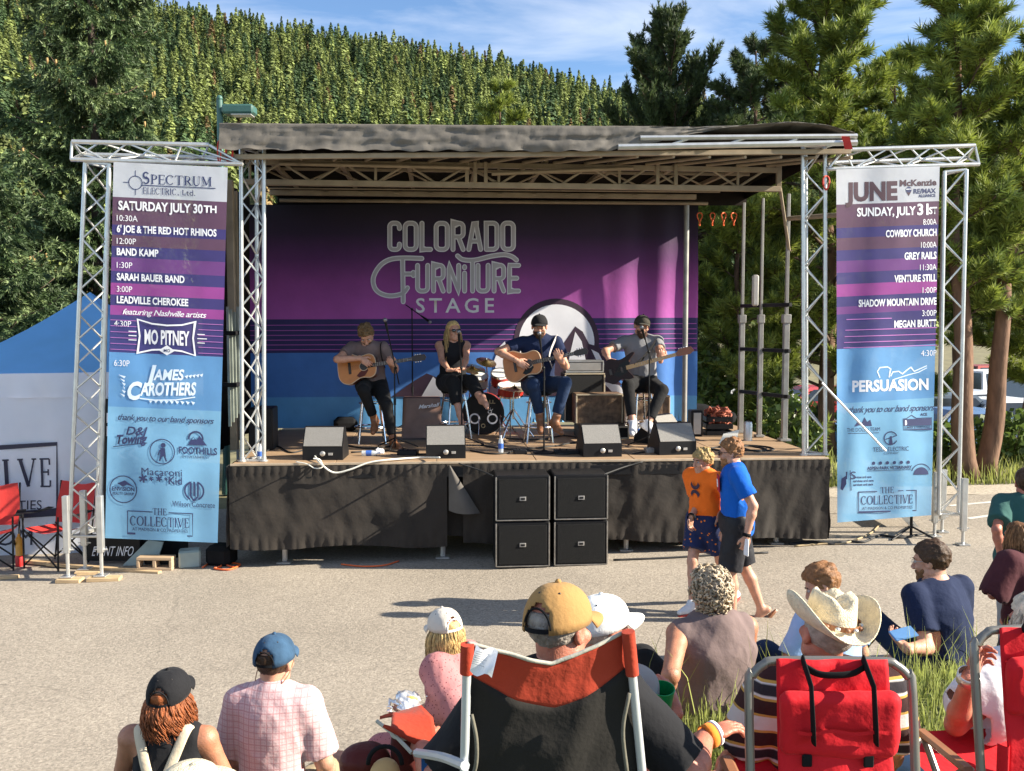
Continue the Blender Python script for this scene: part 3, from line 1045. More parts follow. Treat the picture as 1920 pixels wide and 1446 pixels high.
# deck
Rst = rotz(SYAW)
mb = MB()
npl = 6
for k in range(npl):
 w = (UR - UL) / npl
 mb.box(ST(UL + w * (k + .5), VB / 2, ZD - .03), (w - .006, VB, .06), Rst, .004)
part(mb, 'deck', plyw, stage)
mb = MB()
mb.box(ST((UL + UR) / 2, .02, ZD - .12), (UR - UL, .08, .12), Rst, .006)
mb.box(ST((UL + UR) / 2, VB - .05, ZD - .14), (UR - UL, .08, .16), Rst, .006)
for u in (UL + .04, -1.1, 1.1, UR - .04):
 mb.box(ST(u, VB / 2, ZD - .12), (.08, VB - .1, .10), Rst, .006)
mb.box(ST(0, 1.2, .42), (UR - UL - .8, .14, .18), Rst, .01)
mb.box(ST(0, 2.6, .42), (UR - UL - .8, .14, .18), Rst, .01)
part(mb, 'deck_frame', blackp, stage)
# legs with feet
for (px, py) in ((525, 1070), (831, 1060), (1185, 1046), (1475, 1032)):
 g = on_road(px, py) + SV * .36
 g.z = zg(g.x)
 mb = MB()
 mb.tube((g.x, g.y, ZD - .1), (g.x, g.y, g.z + .02), .032, n=8)
 mb.box((g.x, g.y, g.z + .01), (.16, .16, .02), None, .004)
 part(mb, 'leg', alud, stage)
for u in (-2.6, 0, 2.8):
 q = ST(u, 3.0, 0); mb = MB(); mb.tube((q.x, q.y, ZD - .1), (q.x, q.y, zg(q.x) + .0), .035, n=8); part(mb, 'leg', alud, stage)
# skirt: front, right return, left return
def skirt_pts(a, b_, n, seed, nrm, zt, zb, amp=.032):
 ss = np.linspace(0, 1, n)
 L = (b_ - a).length
 G = []
 for j in range(15):
  t = j / 14
  row = []
  for s_ in ss:
   x = s_ * L
   am = amp * (.35 + .65 * t)
   dd_ = am * (float(wnoise(np.array(x), np.array(t * .35), 0, seed, 6, 3.3)) + .45 * float(wnoise(np.array(x), np.array(t * 1.2), 0, seed + 3, 4, 11)) + .35)
   if t < .12:
    dd_ += .012 * abs(sin(x * 34)) * (1 if j else .4)
   if t > .86:
    dd_ += .010 * abs(sin(x * 30))
   p = a.lerp(b_, float(s_)) + nrm * (dd_ + .02)
   z = zt + (zb - zt) * t + (.02 * sin(x * 3.7 + seed) if j == 14 else 0)
   row.append((p.x, p.y, z))
  G.append(row)
 return G
mb = MB()
ub, ue = -1.02, -.42
def su_of(px): return to_uv(on_v(px, 900, 0))[0]
uA, uB = su_of(838), su_of(868)
mb.sheet(skirt_pts(ST(UL - .03, 0, 0), ST(uA, 0, 0), 190, 3, -SV, ZD - .03, .165), flip=True)
mb.sheet(skirt_pts(ST(uB, 0, 0), ST(UR + .03, 0, 0), 200, 8, -SV, ZD - .03, .17), flip=True)
mb.sheet(skirt_pts(ST(UR + .03, 0, 0), ST(UR + .03, VB, 0), 70, 5, SU, ZD - .03, .17), flip=True)
mb.sheet(skirt_pts(ST(UL - .03, VB, 0), ST(UL - .03, 0, 0), 70, 6, -SU, ZD - .03, .16), flip=True)
# the panel behind the curled flap hangs further in
mb.sheet(skirt_pts(ST(uA - .1, .12, 0), ST(uB + .1, .12, 0), 30, 9, -SV, ZD - .03, .25, .015), flip=True)
part(mb, 'skirt', blackfab, stage, angle=0)
# curled-back flap of the skirt
G = []
for j in range(13):
 t = j / 12
 row = []
 for i in range(17):
  s_ = i / 16
  wdt = .02 + .40 * t
  an = s_ * 2.6
  r = .03 + .10 * t
  p = ST(uA + .02 + wdt * s_ * .85, -.03 - r * sin(an) * .9, ZD - .04 - .52 * t - (.12 * s_ if True else 0) * t + .05 * (1 - cos(an)) * t)
  row.append(tuple(p))
 G.append(row)
mb = MB(); mb.sheet(G, flip=True)
flapm = M('skirt_flap_lining', (.10, .088, .076), rough=.8, var=.25, vs=4)
part(mb, 'skirt_flap', flapm, stage, angle=0, label='pale curled-back flap of the black skirt')
# pale timber edge strip of the deck
mb = MB(); mb.box(ST((UL + UR) / 2, -.012, ZD - .012), (UR - UL + .03, .022, .026), Rst, .003)
part(mb, 'deck_edge', M('pale_edge_strip', (.46, .36, .25), rough=.6, var=.25, vs=8), stage)
# roof
def zroof(u): return 4.87 + .045 * (u - UL) / (UR - UL) * 1.3
RL, RR = -3.37, 3.73
G = []
nu = 260
us = np.linspace(RL, RR, nu)
for j in range(12):
 t = j / 11
 row = []
 for u in us:
  px_ = CXP + FPX * (ST(u, 0, 0).x) / ST(u, 0, 0).y
  hgt = .30 + .006 * sin(u * 9) + .008 * sin(u * 23)
  hgt = hgt * float(1 - .93 * sstep(1090, 1400, px_)) if px_ > 1090 else hgt
  bump_ = .05 * float(np.exp(-((px_ - 1470) / 70) ** 2)) - .06 * float(sstep(1530, 1590, px_))
  fold = .035 * float(wnoise(np.array(u * 1.0), np.array(t * 1.2), 0, 4, 5, 4.0)) * t + .020 * abs(float(wnoise(np.array(u + .25 * t), np.array(t * .5), 0, 14, 5, 17.0))) ** .6 * (.3 + t * (1.2 - t)) + .012 * float(wnoise(np.array(u), np.array(t * 2), 0, 16, 4, 7.0))
  p = ST(u, -.06 - fold - .02 * t, zroof(u) + bump_ - hgt * t - (.012 if j == 0 else 0))
  row.append(tuple(p))
 G.append(row)
top = []
for j in range(6):
 v = VB * 1.02 * (1 - j / 5) - .05
 row = []
 for i, u in enumerate(us):
  q = Vector(G[0][i])
  p = ST(u, v, 0)
  zz_ = q.z + .012 - .02 * (5 - j) + (.02 * sin(u * 5 + j) if j < 5 else 0)
  row.append((p.x, p.y, zz_) if j < 5 else (q.x, q.y, q.z))
 top.append(row)
mb = MB(); mb.sheet(top + G[1:], flip=True)
part(mb, 'roof_cover', tarp, stage, angle=0)
# roof side wall panel (stops light at the roof ends) and rear fall
mb = MB()
for u in (RL + .02, RR - .02):
 mb.slab([ST(u, 0, zroof(u) - .03), ST(u, VB, zroof(u) - .13), ST(u, VB, zroof(u) - .34), ST(u, 0, zroof(u) - .20)], SU * .012)
mb.slab([ST(RL, VB - .02, zroof(RL) - .13), ST(RR, VB - .02, zroof(RR) - .10), ST(RR, VB - .02, zroof(RR) - .44), ST(RL, VB - .02, zroof(RL) - .44)], SV * .012)
part(mb, 'roof_side', M('near_black_sheet', (.012, .009, .007), rough=.9, var=.3, spec=.1), stage, angle=0)
# roof frame
mb = MB()
def bar(u0, v0, z0, u1, v1, z1, r=.03, sq=False):
 a, b_ = ST(u0, v0, z0), ST(u1, v1, z1)
 if sq:
  d = b_ - a
  q = d.to_track_quat('X', 'Z').to_matrix()
  mb.box((a + b_) / 2, (d.length, r * 2, r * 2), q, .004)
 else:
  mb.tube(a, b_, r, n=8)
def vz(py, v, px=960):
 return to_uv(on_v(px, py, v))[2]
bar(RL, .02, vz(296, .02, 500), RR, .02, vz(283, .02, 1500), .028, True)
FR = mb; mb = MB()
bar(1.0, -.10, vz(277, -.1, 1240), RR + .02, -.10, vz(267, -.1, 1580), .035)
bar(1.25, -.10, vz(262, -.1, 1400), RR + .02, -.10, vz(255, -.1, 1580), .03)
for k in range(4):
 u = 1.6 + k * .6
 bar(u, -.10, vz(273, -.1, 1400), u + .25, -.10, vz(260, -.1, 1400), .014)
part(mb, 'front_rail', alu, stage)
mb = FR
z1t, z1b = vz(310, 1.1), vz(347, 1.1)
bar(RL + .05, 1.1, z1t, 3.25, 1.1, z1t - .02, .032, True)
bar(RL + .05, 1.1, z1b, 3.3, 1.1, z1b - .015, .034, True)
n_ = 17
for k in range(n_):
 a, b_ = RL + .1 + k * 6.4 / n_, RL + .1 + (k + 1) * 6.4 / n_
 if k % 2: bar(a, 1.1, z1t, b_, 1.1, z1b, .016)
 else: bar(a, 1.1, z1b, b_, 1.1, z1t, .016)
 if k % 4 == 0: bar(a, 1.1, z1b, a, 1.1, z1t, .018)
bar(-2.9, 1.0, z1t - .03, -.62, 1.0, z1b + .19, .026); bar(-.35, 1.0, z1b + .12, 1.4, 1.0, z1t - .03, .026)
for u in (-.65, -.55, -.42, 1.72, 1.95):
 bar(u, 1.06, z1b + .02, u, 1.06, z1t + .03, .022, True)
bar(3.28, 1.1, z1b - .05, 3.28, 1.1, z1t + .03, .03, True)
z2t, z2b = vz(322, 2.0), vz(352, 2.0)
bar(RL + .1, 2.0, z2t, 3.2, 2.0, z2t, .018, True); bar(RL + .1, 2.0, z2b, 3.2, 2.0, z2b, .012, True)
for k in range(14):
 a, b_ = RL + .1 + k * 6.4 / 14, RL + .1 + (k + 1) * 6.4 / 14
 bar(a, 2.0, z2b if k % 2 else z2t, b_, 2.0, z2t if k % 2 else z2b, .013)
zf = vz(366, 2.5)
bar(RL + .1, 2.5, zf, 2.6, 2.5, zf, .034, True)
for k in range(12):
 bar(-3 + k * .47, 2.44, zf + .005, -2.95 + k * .47, 2.44, zf + .005, .012)
bar(RL + .1, 2.35, vz(358, 2.35), 2.9, 2.35, vz(356, 2.35), .011)
bar(RL + .1, 3.3, vz(380, 3.3), 3.0, 3.3, vz(378, 3.3), .026)
# rafters from the front bar back to the first truss
for k in range(17):
 u = RL + .35 + k * .405
 bar(u + .10 + .012 * k, .03, zroof(u) - .33, u - .02 - .02 * k, 1.08, z1t + .03, .02)
for k in range(8):
 u = RL + .3 + k * .85
 bar(u, 1.1, z1t + .06, u, VB - .05, zroof(u) - .18, .028, True)
part(mb, 'roof_frame', beam, stage)
mb = MB(); mb.sheet([[tuple(ST(RL + .04 + (RR - RL - .08) * i / 20, .05 + (VB - .1) * j / 8, zroof(RL + (RR - RL) * i / 20) - .06 - .014 * j - .02 * sin(i * 2.1) * sin(j))) for i in range(21)] for j in range(9)]); part(mb, 'roof_shade_sheet', M('near_black_sheet', (.012, .009, .007), rough=.9, var=.3, spec=.1), stage, angle=0)  # added near-black sheet, stands in for the shade under the tarp
# front truss columns
for (l, r_, yt, yb) in ((454, 495, 278, 868), (1507, 1547, 274, 853)):
 v = .16
 A = (on_v(l, yb, v), on_v(l - 2, yt, v)); B = (on_v(r_, yb, v), on_v(r_, yt, v))
 for q in (A[0], B[0]): q.z = ZD + .01
 mid0, mid1 = (A[0] + B[0]) / 2 + SV * .25, (A[1] + B[1]) / 2 + SV * .25
 ch, lc = MB(), MB()
 tri_truss(ch, lc, (A[0], A[1]), (B[0], B[1]), (mid0, mid1))
 for c in (A[0], B[0], mid0):
  ch.lathe([(.05, 0), (.05, .012), (.03, .02), (.03, .05)], 10, Matrix.Translation(c - Vector((0, 0, .008))))
 pr = part(ch, 'truss_column', alu, stage)
 part(lc, 'lattice', alu, pr)
mb = MB(); mb.sheet([[tuple(ST(-3.74 + .03 * sin(i * 1.9 + .3 * j), .45 + 3.2 * i / 24, ZD - .02 + 3.4 * j / 10)) for i in range(25)] for j in range(11)]); part(mb, 'side_light_block', M('near_black_sheet', (.012, .009, .007)), stage, angle=0)  # black sheet added to cut ambient light on the backdrop
# rear mast frame at the deck's right end
mb = MB()
posts = [(1388, 812, 372, 2.45, .034), (1423, 822, 372, 1.95, .030), (1470, 829, 372, 1.5, .036)]
pt = []
for (px, yb, yt, v, w) in posts:
 q = on_v(px, yb, v); u = to_uv(q)[0]
 pt.append((u, v))
 mb.box(ST(u, v, ZD + .80), (w * 2, w * 2, 1.6), Rst, .006)
 mb.box(ST(u, v, ZD + 2.4), (w * 1.2, w * 1.2, 1.7), Rst, .006)
 mb.box(ST(u, v, ZD + .02), (w * 4, w * 4, .03), Rst, .004)
 mb.box(ST(u, v, ZD + 1.62), (w * 3, w * 2.6, .12), Rst, .01)
q = on_v(1283, 770, 3.2); u = to_uv(q)[0]
mb.tube(ST(u, 3.2, ZD), ST(u, 3.2, 4.42), .04, n=10)
part(mb, 'mast', M('dull_mast_metal', (.30, .29, .27), rough=.5, metal=.5, var=.25), stage)
for py in (573, 656, 738):
 mb = MB()
 a = ST(pt[0][0], pt[0][1] - .06, 0); b_ = ST(pt[2][0], pt[2][1] - .06, 0)
 z = vz(py, 2.0, 1425)
 mb.box(((a.x + b_.x) / 2, (a.y + b_.y) / 2, z), ((a - b_).length + .1, .05, .05), Matrix.Rotation(atan2(b_.y - a.y, b_.x - a.x), 4, 'Z'), .005)
 part(mb, 'rung', blackp, stage)
mb = MB()
a = ST(pt[1][0] - .12, 1.85, vz(545, 1.9, 1420)); mb.box(a, (.09, .06, .42), Rst, .02)
part(mb, 'bracket', alud, stage)
mb = MB()
mb.tube(ST(pt[2][0], 1.5, vz(410, 1.5, 1470)), ST(3.85, .2, vz(408, .6, 1560)), .03, n=8)
mb.tube(ST(pt[2][0] + .02, 1.5, vz(470, 1.5, 1470)), ST(3.3, 1.1, z1b), .02, n=6)
part(mb, 'brace', beam, stage)
# left rear posts
mb = MB()
for (px, v, r) in ((437, 1.2, .045), (446, 2.2, .035)):
 q = on_v(px, 700, v); u = to_uv(q)[0]
 mb.box(ST(u, v, ZD + 1.65), (r * 2, r * 2, 3.3), Rst, .006)
part(mb, 'mast', beam, stage)
# ------------------------------------------------------------------ backdrop cloth
VBK = 3.45
def bk_edges(t):
 """t 0 top .. 1 bottom -> left and right edge in picture units"""
 return 468 + 4 * t, 1309 - 4 * t * t
def bk3(px, py, off=0.0):
 p = on_v(px, py, VBK)
 x = p.x
 wv = .045 * float(wnoise(np.array(px * .010), np.array((py - 385) * .0012), 0, 15, 4, 1.6))
 wv += .032 * sin(px * .085 + .3 * sin(py * .012)) * float(sstep(1080, 1230, px))
 wv += .012 * float(wnoise(np.array(px * .03), np.array(py * .02), 0, 17, 4, 1.0))
 return tuple(p - SV * (off - wv))
bands = [(384, 430, 0), (430, 500, 1), (500, 599, 2), (599, 662, 3), (662, 745, 4), (745, 803, 5)]
# the printed cloth runs from indigo through purple to magenta: its upper part darkened further to carry the roof shade
def cloth_gradient(name, stops, zlo, zhi, rough=.75, transl=0.0, alpha=1.0):
 m = M(name, (.5, .5, .5), rough=rough, var=.08, vs=4, bump=.25, bs=14, transl=transl, alpha=alpha)
 t, b = nodes_of(m)
 tc = add_node(t, 'ShaderNodeTexCoord'); sp = add_node(t, 'ShaderNodeSeparateXYZ'); mr = add_node(t, 'ShaderNodeMapRange')
 mr.inputs['From Min'].default_value = zlo; mr.inputs['From Max'].default_value = zhi
 geo = add_node(t, 'ShaderNodeNewGeometry')
 t.links.new(geo.outputs['Position'], sp.inputs[0]); t.links.new(sp.outputs['Z'], mr.inputs['Value'])
 rp = add_node(t, 'ShaderNodeValToRGB')
 stops = sorted(stops)
 els = rp.color_ramp.elements
 els[0].position, els[0].color = stops[0][0], (*stops[0][1], 1)
 els[1].position, els[1].color = stops[-1][0], (*stops[-1][1], 1)
 for (pos_, c) in stops[1:-1]:
  els.new(pos_).color = (*c, 1)
 t.links.new(mr.outputs[0], rp.inputs['Fac'])
 vm = [n for n in t.nodes if n.bl_idname == 'ShaderNodeVectorMath' and n.operation == 'SCALE'][0]
 t.links.new(rp.outputs['Color'], vm.inputs[0])
 return m
zt_, zb_ = vz(384, VBK), vz(599, VBK)
purple = cloth_gradient('backdrop_purple_print_shaded', [(0.0, (.42, .085, .38)), (.3, (.27, .05, .25)), (.52, (.10, .020, .115)), (.74, (.024, .008, .036)), (1.0, (.006, .004, .011))], zb_, zt_)
indigo = M('backdrop_indigo_print', (.034, .024, .115), rough=.75, var=.1, vs=4, bump=.25, bs=14)
midblue = M('backdrop_blue_print', (.065, .20, .54), rough=.75, var=.08, vs=4, bump=.25, bs=14)
paleblue = M('backdrop_pale_blue_print', (.11, .34, .64), rough=.75, var=.08, vs=4, bump=.25, bs=14)
pinkline = M('print_pink_line', (.45, .10, .42), rough=.75, var=.1)
whitep = M('print_white', (.80, .80, .84), rough=.7, var=.05)
plum = M('print_dark_plum', (.045, .022, .045), rough=.75, var=.1)
letter1 = M('print_letter_grey', (.44, .41, .42), rough=.7, var=.06)
letter2 = M('print_letter_edge', (.72, .70, .72), rough=.7, var=.05)
mb = MB()
ys_ = []
for (a, b_, k) in bands:
 n_ = max(2, int((b_ - a) / 9))
 ys_ += [(a + (b_ - a) * i / n_, k) for i in range(n_)]
ys_.append((803, 5))
cols = 130
G = []
for (y, k) in ys_:
 t = (y - 384) / 419
 l, r_ = bk_edges(t)
 row = []
 for j in range(cols):
  px = l + (r_ - l) * j / (cols - 1)
  yy = y - (px - 505) * .004
  if y > 800: yy = 803 - (px - 505) * .042 * (1 if px > 1000 else .3)
  row.append(bk3(px, yy))
 G.append(row)
mk = {0: 0, 1: 0, 2: 0, 3: 1, 4: 2, 5: 3}
mb.sheet(G, mf=lambda i, j: mk[ys_[i][1]], flip=True)
pr = Print(mb, bk3, off=.003)
for y in (610, 620, 629, 638, 647, 656):
 n_ = 80
 pr.line([(470 + 836 * i / n_, y - (470 + 836 * i / n_ - 505) * .004) for i in range(n_ + 1)], 1.3, 4)
# round mountain emblem
def seg(pts, n=5):
 out = []
 for i in range(len(pts) - 1):
  for k in range(n):
   out.append((pts[i][0] + (pts[i + 1][0] - pts[i][0]) * k / n, pts[i][1] + (pts[i + 1][1] - pts[i][1]) * k / n))
 return out + [pts[-1]]
def fan(c, pts, mi, off):
 pr.put([c] + pts, [(0, i, i + 1) for i in range(1, len(pts))], mi, off)
cx_, cy_ = 1043, 640
def radial(c, prof, mi, off, rings=6):
 """filled outline, subdivided so that it follows the cloth"""
 V = [(c[0] + (p[0] - c[0]) * q / rings, c[1] + (p[1] - c[1]) * q / rings) for q in range(rings + 1) for p in prof]
 n = len(prof); F = []
 for q in range(rings):
  for i in range(n):
   j = (i + 1) % n
   F.append((q * n + i, q * n + j, (q + 1) * n + j, (q + 1) * n + i) if q else (q * n + i, (q + 1) * n + j, (q + 1) * n + i))
 pr.put(V, F, mi, off)
circ = lambda c, r, n=48: [(c[0] + r * cos(2 * pi * i / n), c[1] + r * sin(2 * pi * i / n)) for i in range(n)]
radial((cx_, cy_), circ((cx_, cy_), 80), 6, .004)
radial((cx_, cy_ + 2), circ((cx_, cy_ + 2), 71), 5, .006)
mtn = seg([(915, 742), (925, 700), (945, 660), (960, 690), (985, 720), (1010, 690), (1045, 660), (1078, 612), (1092, 622), (1104, 645), (1122, 650), (1140, 668), (1165, 700), (1190, 742)], 4)
base_ = seg([(1190, 742), (915, 742)], 10)
radial((1050, 715), mtn + base_[1:-1], 6, .008)
for sn in ([(1078, 622), (1090, 640), (1096, 668), (1104, 700), (1085, 712), (1062, 700), (1068, 665)], [(1108, 655), (1122, 662), (1136, 690), (1122, 684)],
  [(936, 650), (946, 640), (954, 668), (966, 690), (948, 712), (930, 700), (926, 676)], [(948, 700), (968, 706), (958, 726), (938, 728)], [(1130, 716), (1160, 722), (1176, 740), (1150, 738)]):
 c_ = (sum(p[0] for p in sn) / len(sn), sum(p[1] for p in sn) / len(sn))
 radial(c_, seg(sn + [sn[0]], 4)[:-1], 5, .010, 3)
# dark foothills in the blue field at the left
radial((800, 725), seg([(735, 744), (768, 720), (800, 700), (830, 712), (860, 744), (735, 744)], 4)[:-1], 6, .008, 3)
radial((810, 722), seg([(790, 744), (812, 706), (822, 716), (832, 744), (790, 744)], 4)[:-1], 5, .010, 3)
# lettering of rounded strokes: outline colour under, field colour over
def stroke_letter(ch, x, y, w, h):
 r = w * .38
 def arc(c, a0, a1, n=7, rx=r, ry=None):
  ry = rx if ry is None else ry
  return [(c[0] + rx * cos(t_), c[1] + ry * sin(t_)) for t_ in np.linspace(radians(a0), radians(a1), n)]
 x1, y1 = x + w, y + h
 if ch == 'O': return [arc((x1 - r, y + r), -90, 0) + arc((x1 - r, y1 - r), 0, 90) + arc((x + r, y1 - r), 90, 180) + arc((x + r, y + r), 180, 270) + [(x1 - r, y)]]
 if ch == 'C': return [[(x1, y + h * .2)] + arc((x1 - r, y + r), 0, -90)[1:] + arc((x + r, y + r), 270, 180) + arc((x + r, y1 - r), 180, 90) + arc((x1 - r, y1 - r), 90, 0)[:-1] + [(x1, y1 - h * .2)]]
 if ch == 'L': return [[(x, y), (x, y1), (x1, y1)]]
 if ch == 'R': return [[(x, y1), (x, y)] + arc((x1 - r, y + r), -90, 0) + arc((x1 - r, y + h * .52 - r), 0, 90) + [(x + w * .15, y + h * .52)], [(x + w * .55, y + h * .54), (x1, y1)]]
 if ch == 'A': return [[(x, y1), (x + w * .42, y), (x + w * .58, y), (x1, y1)], [(x + w * .2, y + h * .68), (x + w * .8, y + h * .68)]]
 if ch == 'D': return [[(x, y1), (x, y)] + arc((x1 - r, y + r), -90, 0) + arc((x1 - r, y1 - r), 0, 90) + [(x, y1)]]
 if ch == 'U': return [[(x, y)] + arc((x + r, y1 - r), 180, 90) + arc((x1 - r, y1 - r), 90, 0) + [(x1, y)]]
 if ch == 'N': return [[(x, y1), (x, y), (x1, y1), (x1, y)]]
 if ch == 'I': return [[(x, y + h * .3), (x, y1)], [(x, y + h * .05), (x, y + h * .09)]]
 if ch == 'T': return [[(x, y - h * .18), (x, y1)]]
 if ch == 'E': return [[(x1, y), (x, y), (x, y1), (x1, y1)], [(x, y + h * .5), (x + w * .8, y + h * .5)]]
 return []
def resample(pts, step):
 out = [pts[0]]
 for a, b_ in zip(pts[:-1], pts[1:]):
  d = math.hypot(b_[0] - a[0], b_[1] - a[1]); n = max(1, int(d / step))
  for k in range(1, n + 1):
   out.append((a[0] + (b_[0] - a[0]) * k / n, a[1] + (b_[1] - a[1]) * k / n))
 return out
strokes = []
xs_ = 731
for ch, w in zip('COLORADO', (18, 21, 16, 21, 19, 22, 20, 20)):
 strokes += stroke_letter(ch, xs_, 419, w, 49); xs_ += w + 10.6
xs_ = 783
for ch, w in zip('URNITURE', (19, 18, 18, 1, 1, 19, 18, 17)):
 if ch == 'T': xs_ += 5
 strokes += stroke_letter(ch, xs_, 498, w, 48); xs_ += w + (11 if ch not in 'IT' else 9)
F_ = [[(791, 485), (760, 484), (735, 486), (718, 494), (706, 508), (700, 524), (703, 540), (713, 550), (730, 555), (748, 553), (758, 548), (764, 540)], [(755, 487), (756, 548), (756, 566)], [(757, 514), (775, 514)], [(775, 511), (775, 517)]]
strokes += [smooth_pts([(p[0], p[1], 0) for p in s_], 4) if len(s_) > 4 else s_ for s_ in F_]
strokes.append(smooth_pts([(858, 480, 0), (868, 487, 0), (890, 488, 0), (920, 481, 0), (945, 478, 0), (960, 482, 0), (968, 488, 0)], 4))
strokes = [[(p[0], p[1]) for p in s_] for s_ in strokes]
for s_ in strokes:
 pr.line(resample(s_, 6), 9.2, 8, .004, round_=True)
for s_ in strokes:
 pr.line(resample(s_, 6), 5.6, 7, .006, round_=True)
pr.text('STAGE', 780, 572, 28, 8, w=146, spacing=1.35, bold=.012, off=.004)
bd = single(mb, 'backdrop_banner', [purple, indigo, midblue, paleblue, pinkline, whitep, plum, letter1, letter2], 'purple and blue stage backdrop cloth reading Colorado Furniture Stage with a mountain emblem', 'banner', angle=0)
# ------------------------------------------------------------------ wing towers and their banners
def wing_tower(label, mastL, mastR, armT, armB, feet, d0, darm, lean_d=0.3):
 T = thing('banner_tower', label, 'truss tower', tuple(feet[0]))
 (lt, lb), (rt, rb) = mastL, mastR
 A = (P(*lb, d0), P(*lt, d0)); B = (P(*rb, d0), P(*rt, d0))
 C = ((A[0] + B[0]) / 2 + Vector((0, lean_d, 0)), (A[1] + B[1]) / 2 + Vector((0, lean_d, 0)))
 ch, lc = MB(), MB()
 tri_truss(ch, lc, A, B, C, .024, .011, .26)
 m_ = part(ch, 'mast', alu, T); part(lc, 'lattice', alu, m_)
 ch, lc = MB(), MB()
 a0, a1 = P(*armT[0], darm[0]), P(*armT[1], darm[1]); b0, b1 = P(*armB[0], darm[0]), P(*armB[1], darm[1])
 c0, c1 = (a0 + b0) / 2 + Vector((0, .24, 0)), (a1 + b1) / 2 + Vector((0, .24, 0))
 tri_truss(ch, lc, (a0, a1), (b0, b1), (c0, c1), .025, .011, .24)
 m_ = part(ch, 'arm', alu, T); part(lc, 'lattice', alu, m_)
 for f, top_ in zip(feet, (A[0], B[0], C[0])):
  mb = MB()
  hx = Vector((f.x, f.y, 0))
  z1 = top_.z - .06
  mb.box((f.x, f.y, top_.z + .19), (.065, .065, .62), None, .006)
  mb.tube((f.x, f.y, z1), (f.x, f.y, f.z + .02), .02, n=8)
  mb.tube((f.x, f.y, z1), (f.x, f.y, z1 - .06), .034, n=8)
  mb.tube((f.x, f.y, top_.z + .02), tuple(top_ + Vector((0, 0, .03))), .016, n=6)
  mb.box((f.x, f.y, f.z + .01), (.13, .13, .015), None, .003)
  mb.tube((f.x - .07, f.y, z1 - .03), (f.x + .07, f.y, z1 - .03), .008, n=6)
  part(mb, 'jack_leg', alu, T)
 return T, (A, B, C)
fl = [on_road(128, 1089), on_road(191, 1087), on_road(160, 1074)]
for f in fl: f.z += .04
wing_tower('silver lattice tower by the blue tent holding up the Saturday banner', ((160, 305), (130, 1006)), ((205, 308), (187, 1006)), ((135, 266), (392, 272)), ((133, 299), (455, 308)), fl, 10.5, (10.45, 10.6))
fr_ = [on_road(1752, 1006), on_road(1805, 1022), on_road(1766, 998)]
wing_tower('silver lattice tower by the pines holding up the Sunday banner', ((1771, 322), (1760, 965)), ((1812, 318), (1797, 965)), ((1583, 281), (1828, 273)), ((1552, 317), (1836, 308)), fr_, 11.45, (11.3, 11.5))
# wooden pads under the feet
wood = M('raw_timber', (.48, .34, .19), rough=.8, var=.3, vs=5, stretch=(1, 8, 8))
for i, (px, py, w, lab) in enumerate(((128, 1093, .26, 'pale wood block under the outer foot of the tower by the tent'), (193, 1090, .34, 'pale wood block under the inner foot of the tower by the tent'), (162, 1078, .26, 'wood block under the rear foot of the tower by the tent'))):
 q = on_road(px, py); mb = MB(); mb.box((q.x, q.y + .04, q.z + .019), (w, .14, .038), rotz(.1 * i), .004)
 single(mb, 'timber_block', wood, lab, 'wood block')
for i, (a, b_, lab) in enumerate((((50, 1058), (245, 1072), 'long thin timber batten lying in front of the tent wall'), ((90, 1063), (300, 1075), 'second timber batten lying beside the first in front of the tent wall'), ((-40, 1089), (35, 1084), 'short pale plank lying at the picture edge by the tent'))):
 p, q = on_road(*a), on_road(*b_); mb = MB(); dv = q - p
 mb.box((p + q) / 2 + Vector((0, 0, .02)), (dv.length, .07, .035), Matrix.Rotation(atan2(dv.y, dv.x), 4, 'Z'), .004)
 single(mb, 'timber_batten', wood, lab, 'timber')
def lerp(a, b_, t): return a + (b_ - a) * t
class BannerMap:
 def __init__(s, tl, tr, br, bl, d0, d1, seed, amp):
  s.tl, s.tr, s.br, s.bl, s.d0, s.d1, s.seed, s.amp = tl, tr, br, bl, d0, d1, seed, amp
 def __call__(s, px, py, off=0.0):
  t = min(max((py - s.tl[1]) / (s.bl[1] - s.tl[1]), 0), 1)
  l = lerp(s.tl[0], s.bl[0], t); r_ = lerp(s.tr[0], s.br[0], t)
  q = (px - l) / (r_ - l)
  d = lerp(s.d0, s.d1, q)
  amp = s.amp * (.25 + .9 * t)
  w = amp * float(wnoise(np.array(q * 2.2 + t * .6), np.array(t * 1.5), 0, s.seed, 4, 1.7)) + amp * .35 * float(wnoise(np.array(q * 5.0), np.array(t * 7), 0, s.seed + 1, 4, 1.3))
  return tuple(P(px, py, d + w - off))
def banner_sheet(mb, mp, bands, ncol=26, sag=lambda q: 0.0):
 ys_ = []
 for (a, b_, k) in bands:
  n_ = max(1, int((b_ - a) / 8 + .5))
  ys_ += [(a + (b_ - a) * i / n_, k) for i in range(n_)]
 ys_.append((bands[-1][1], bands[-1][2]))
 y0, y1 = bands[0][0], bands[-1][1]
 G = []
 for (y, k) in ys_:
  t = (y - y0) / (y1 - y0)
  row = []
  for j in range(ncol):
   q = j / (ncol - 1)
   px = lerp(lerp(mp.tl[0], mp.bl[0], t), lerp(mp.tr[0], mp.br[0], t), q)
   dy = lerp(lerp(0, mp.tr[1] - mp.tl[1], q), lerp(0, mp.br[1] - mp.bl[1], q), t) + sag(q) * t
   row.append(mp(px, y + dy))
  G.append(row)
 mb.sheet(G, mf=lambda i, j: ys_[i][1], flip=True)
TR_, AL_ = .30, .90
def bmat(n, c): return M(n, c, rough=.5, var=.1, vs=3, bump=.2, bs=8, transl=TR_, alpha=AL_)
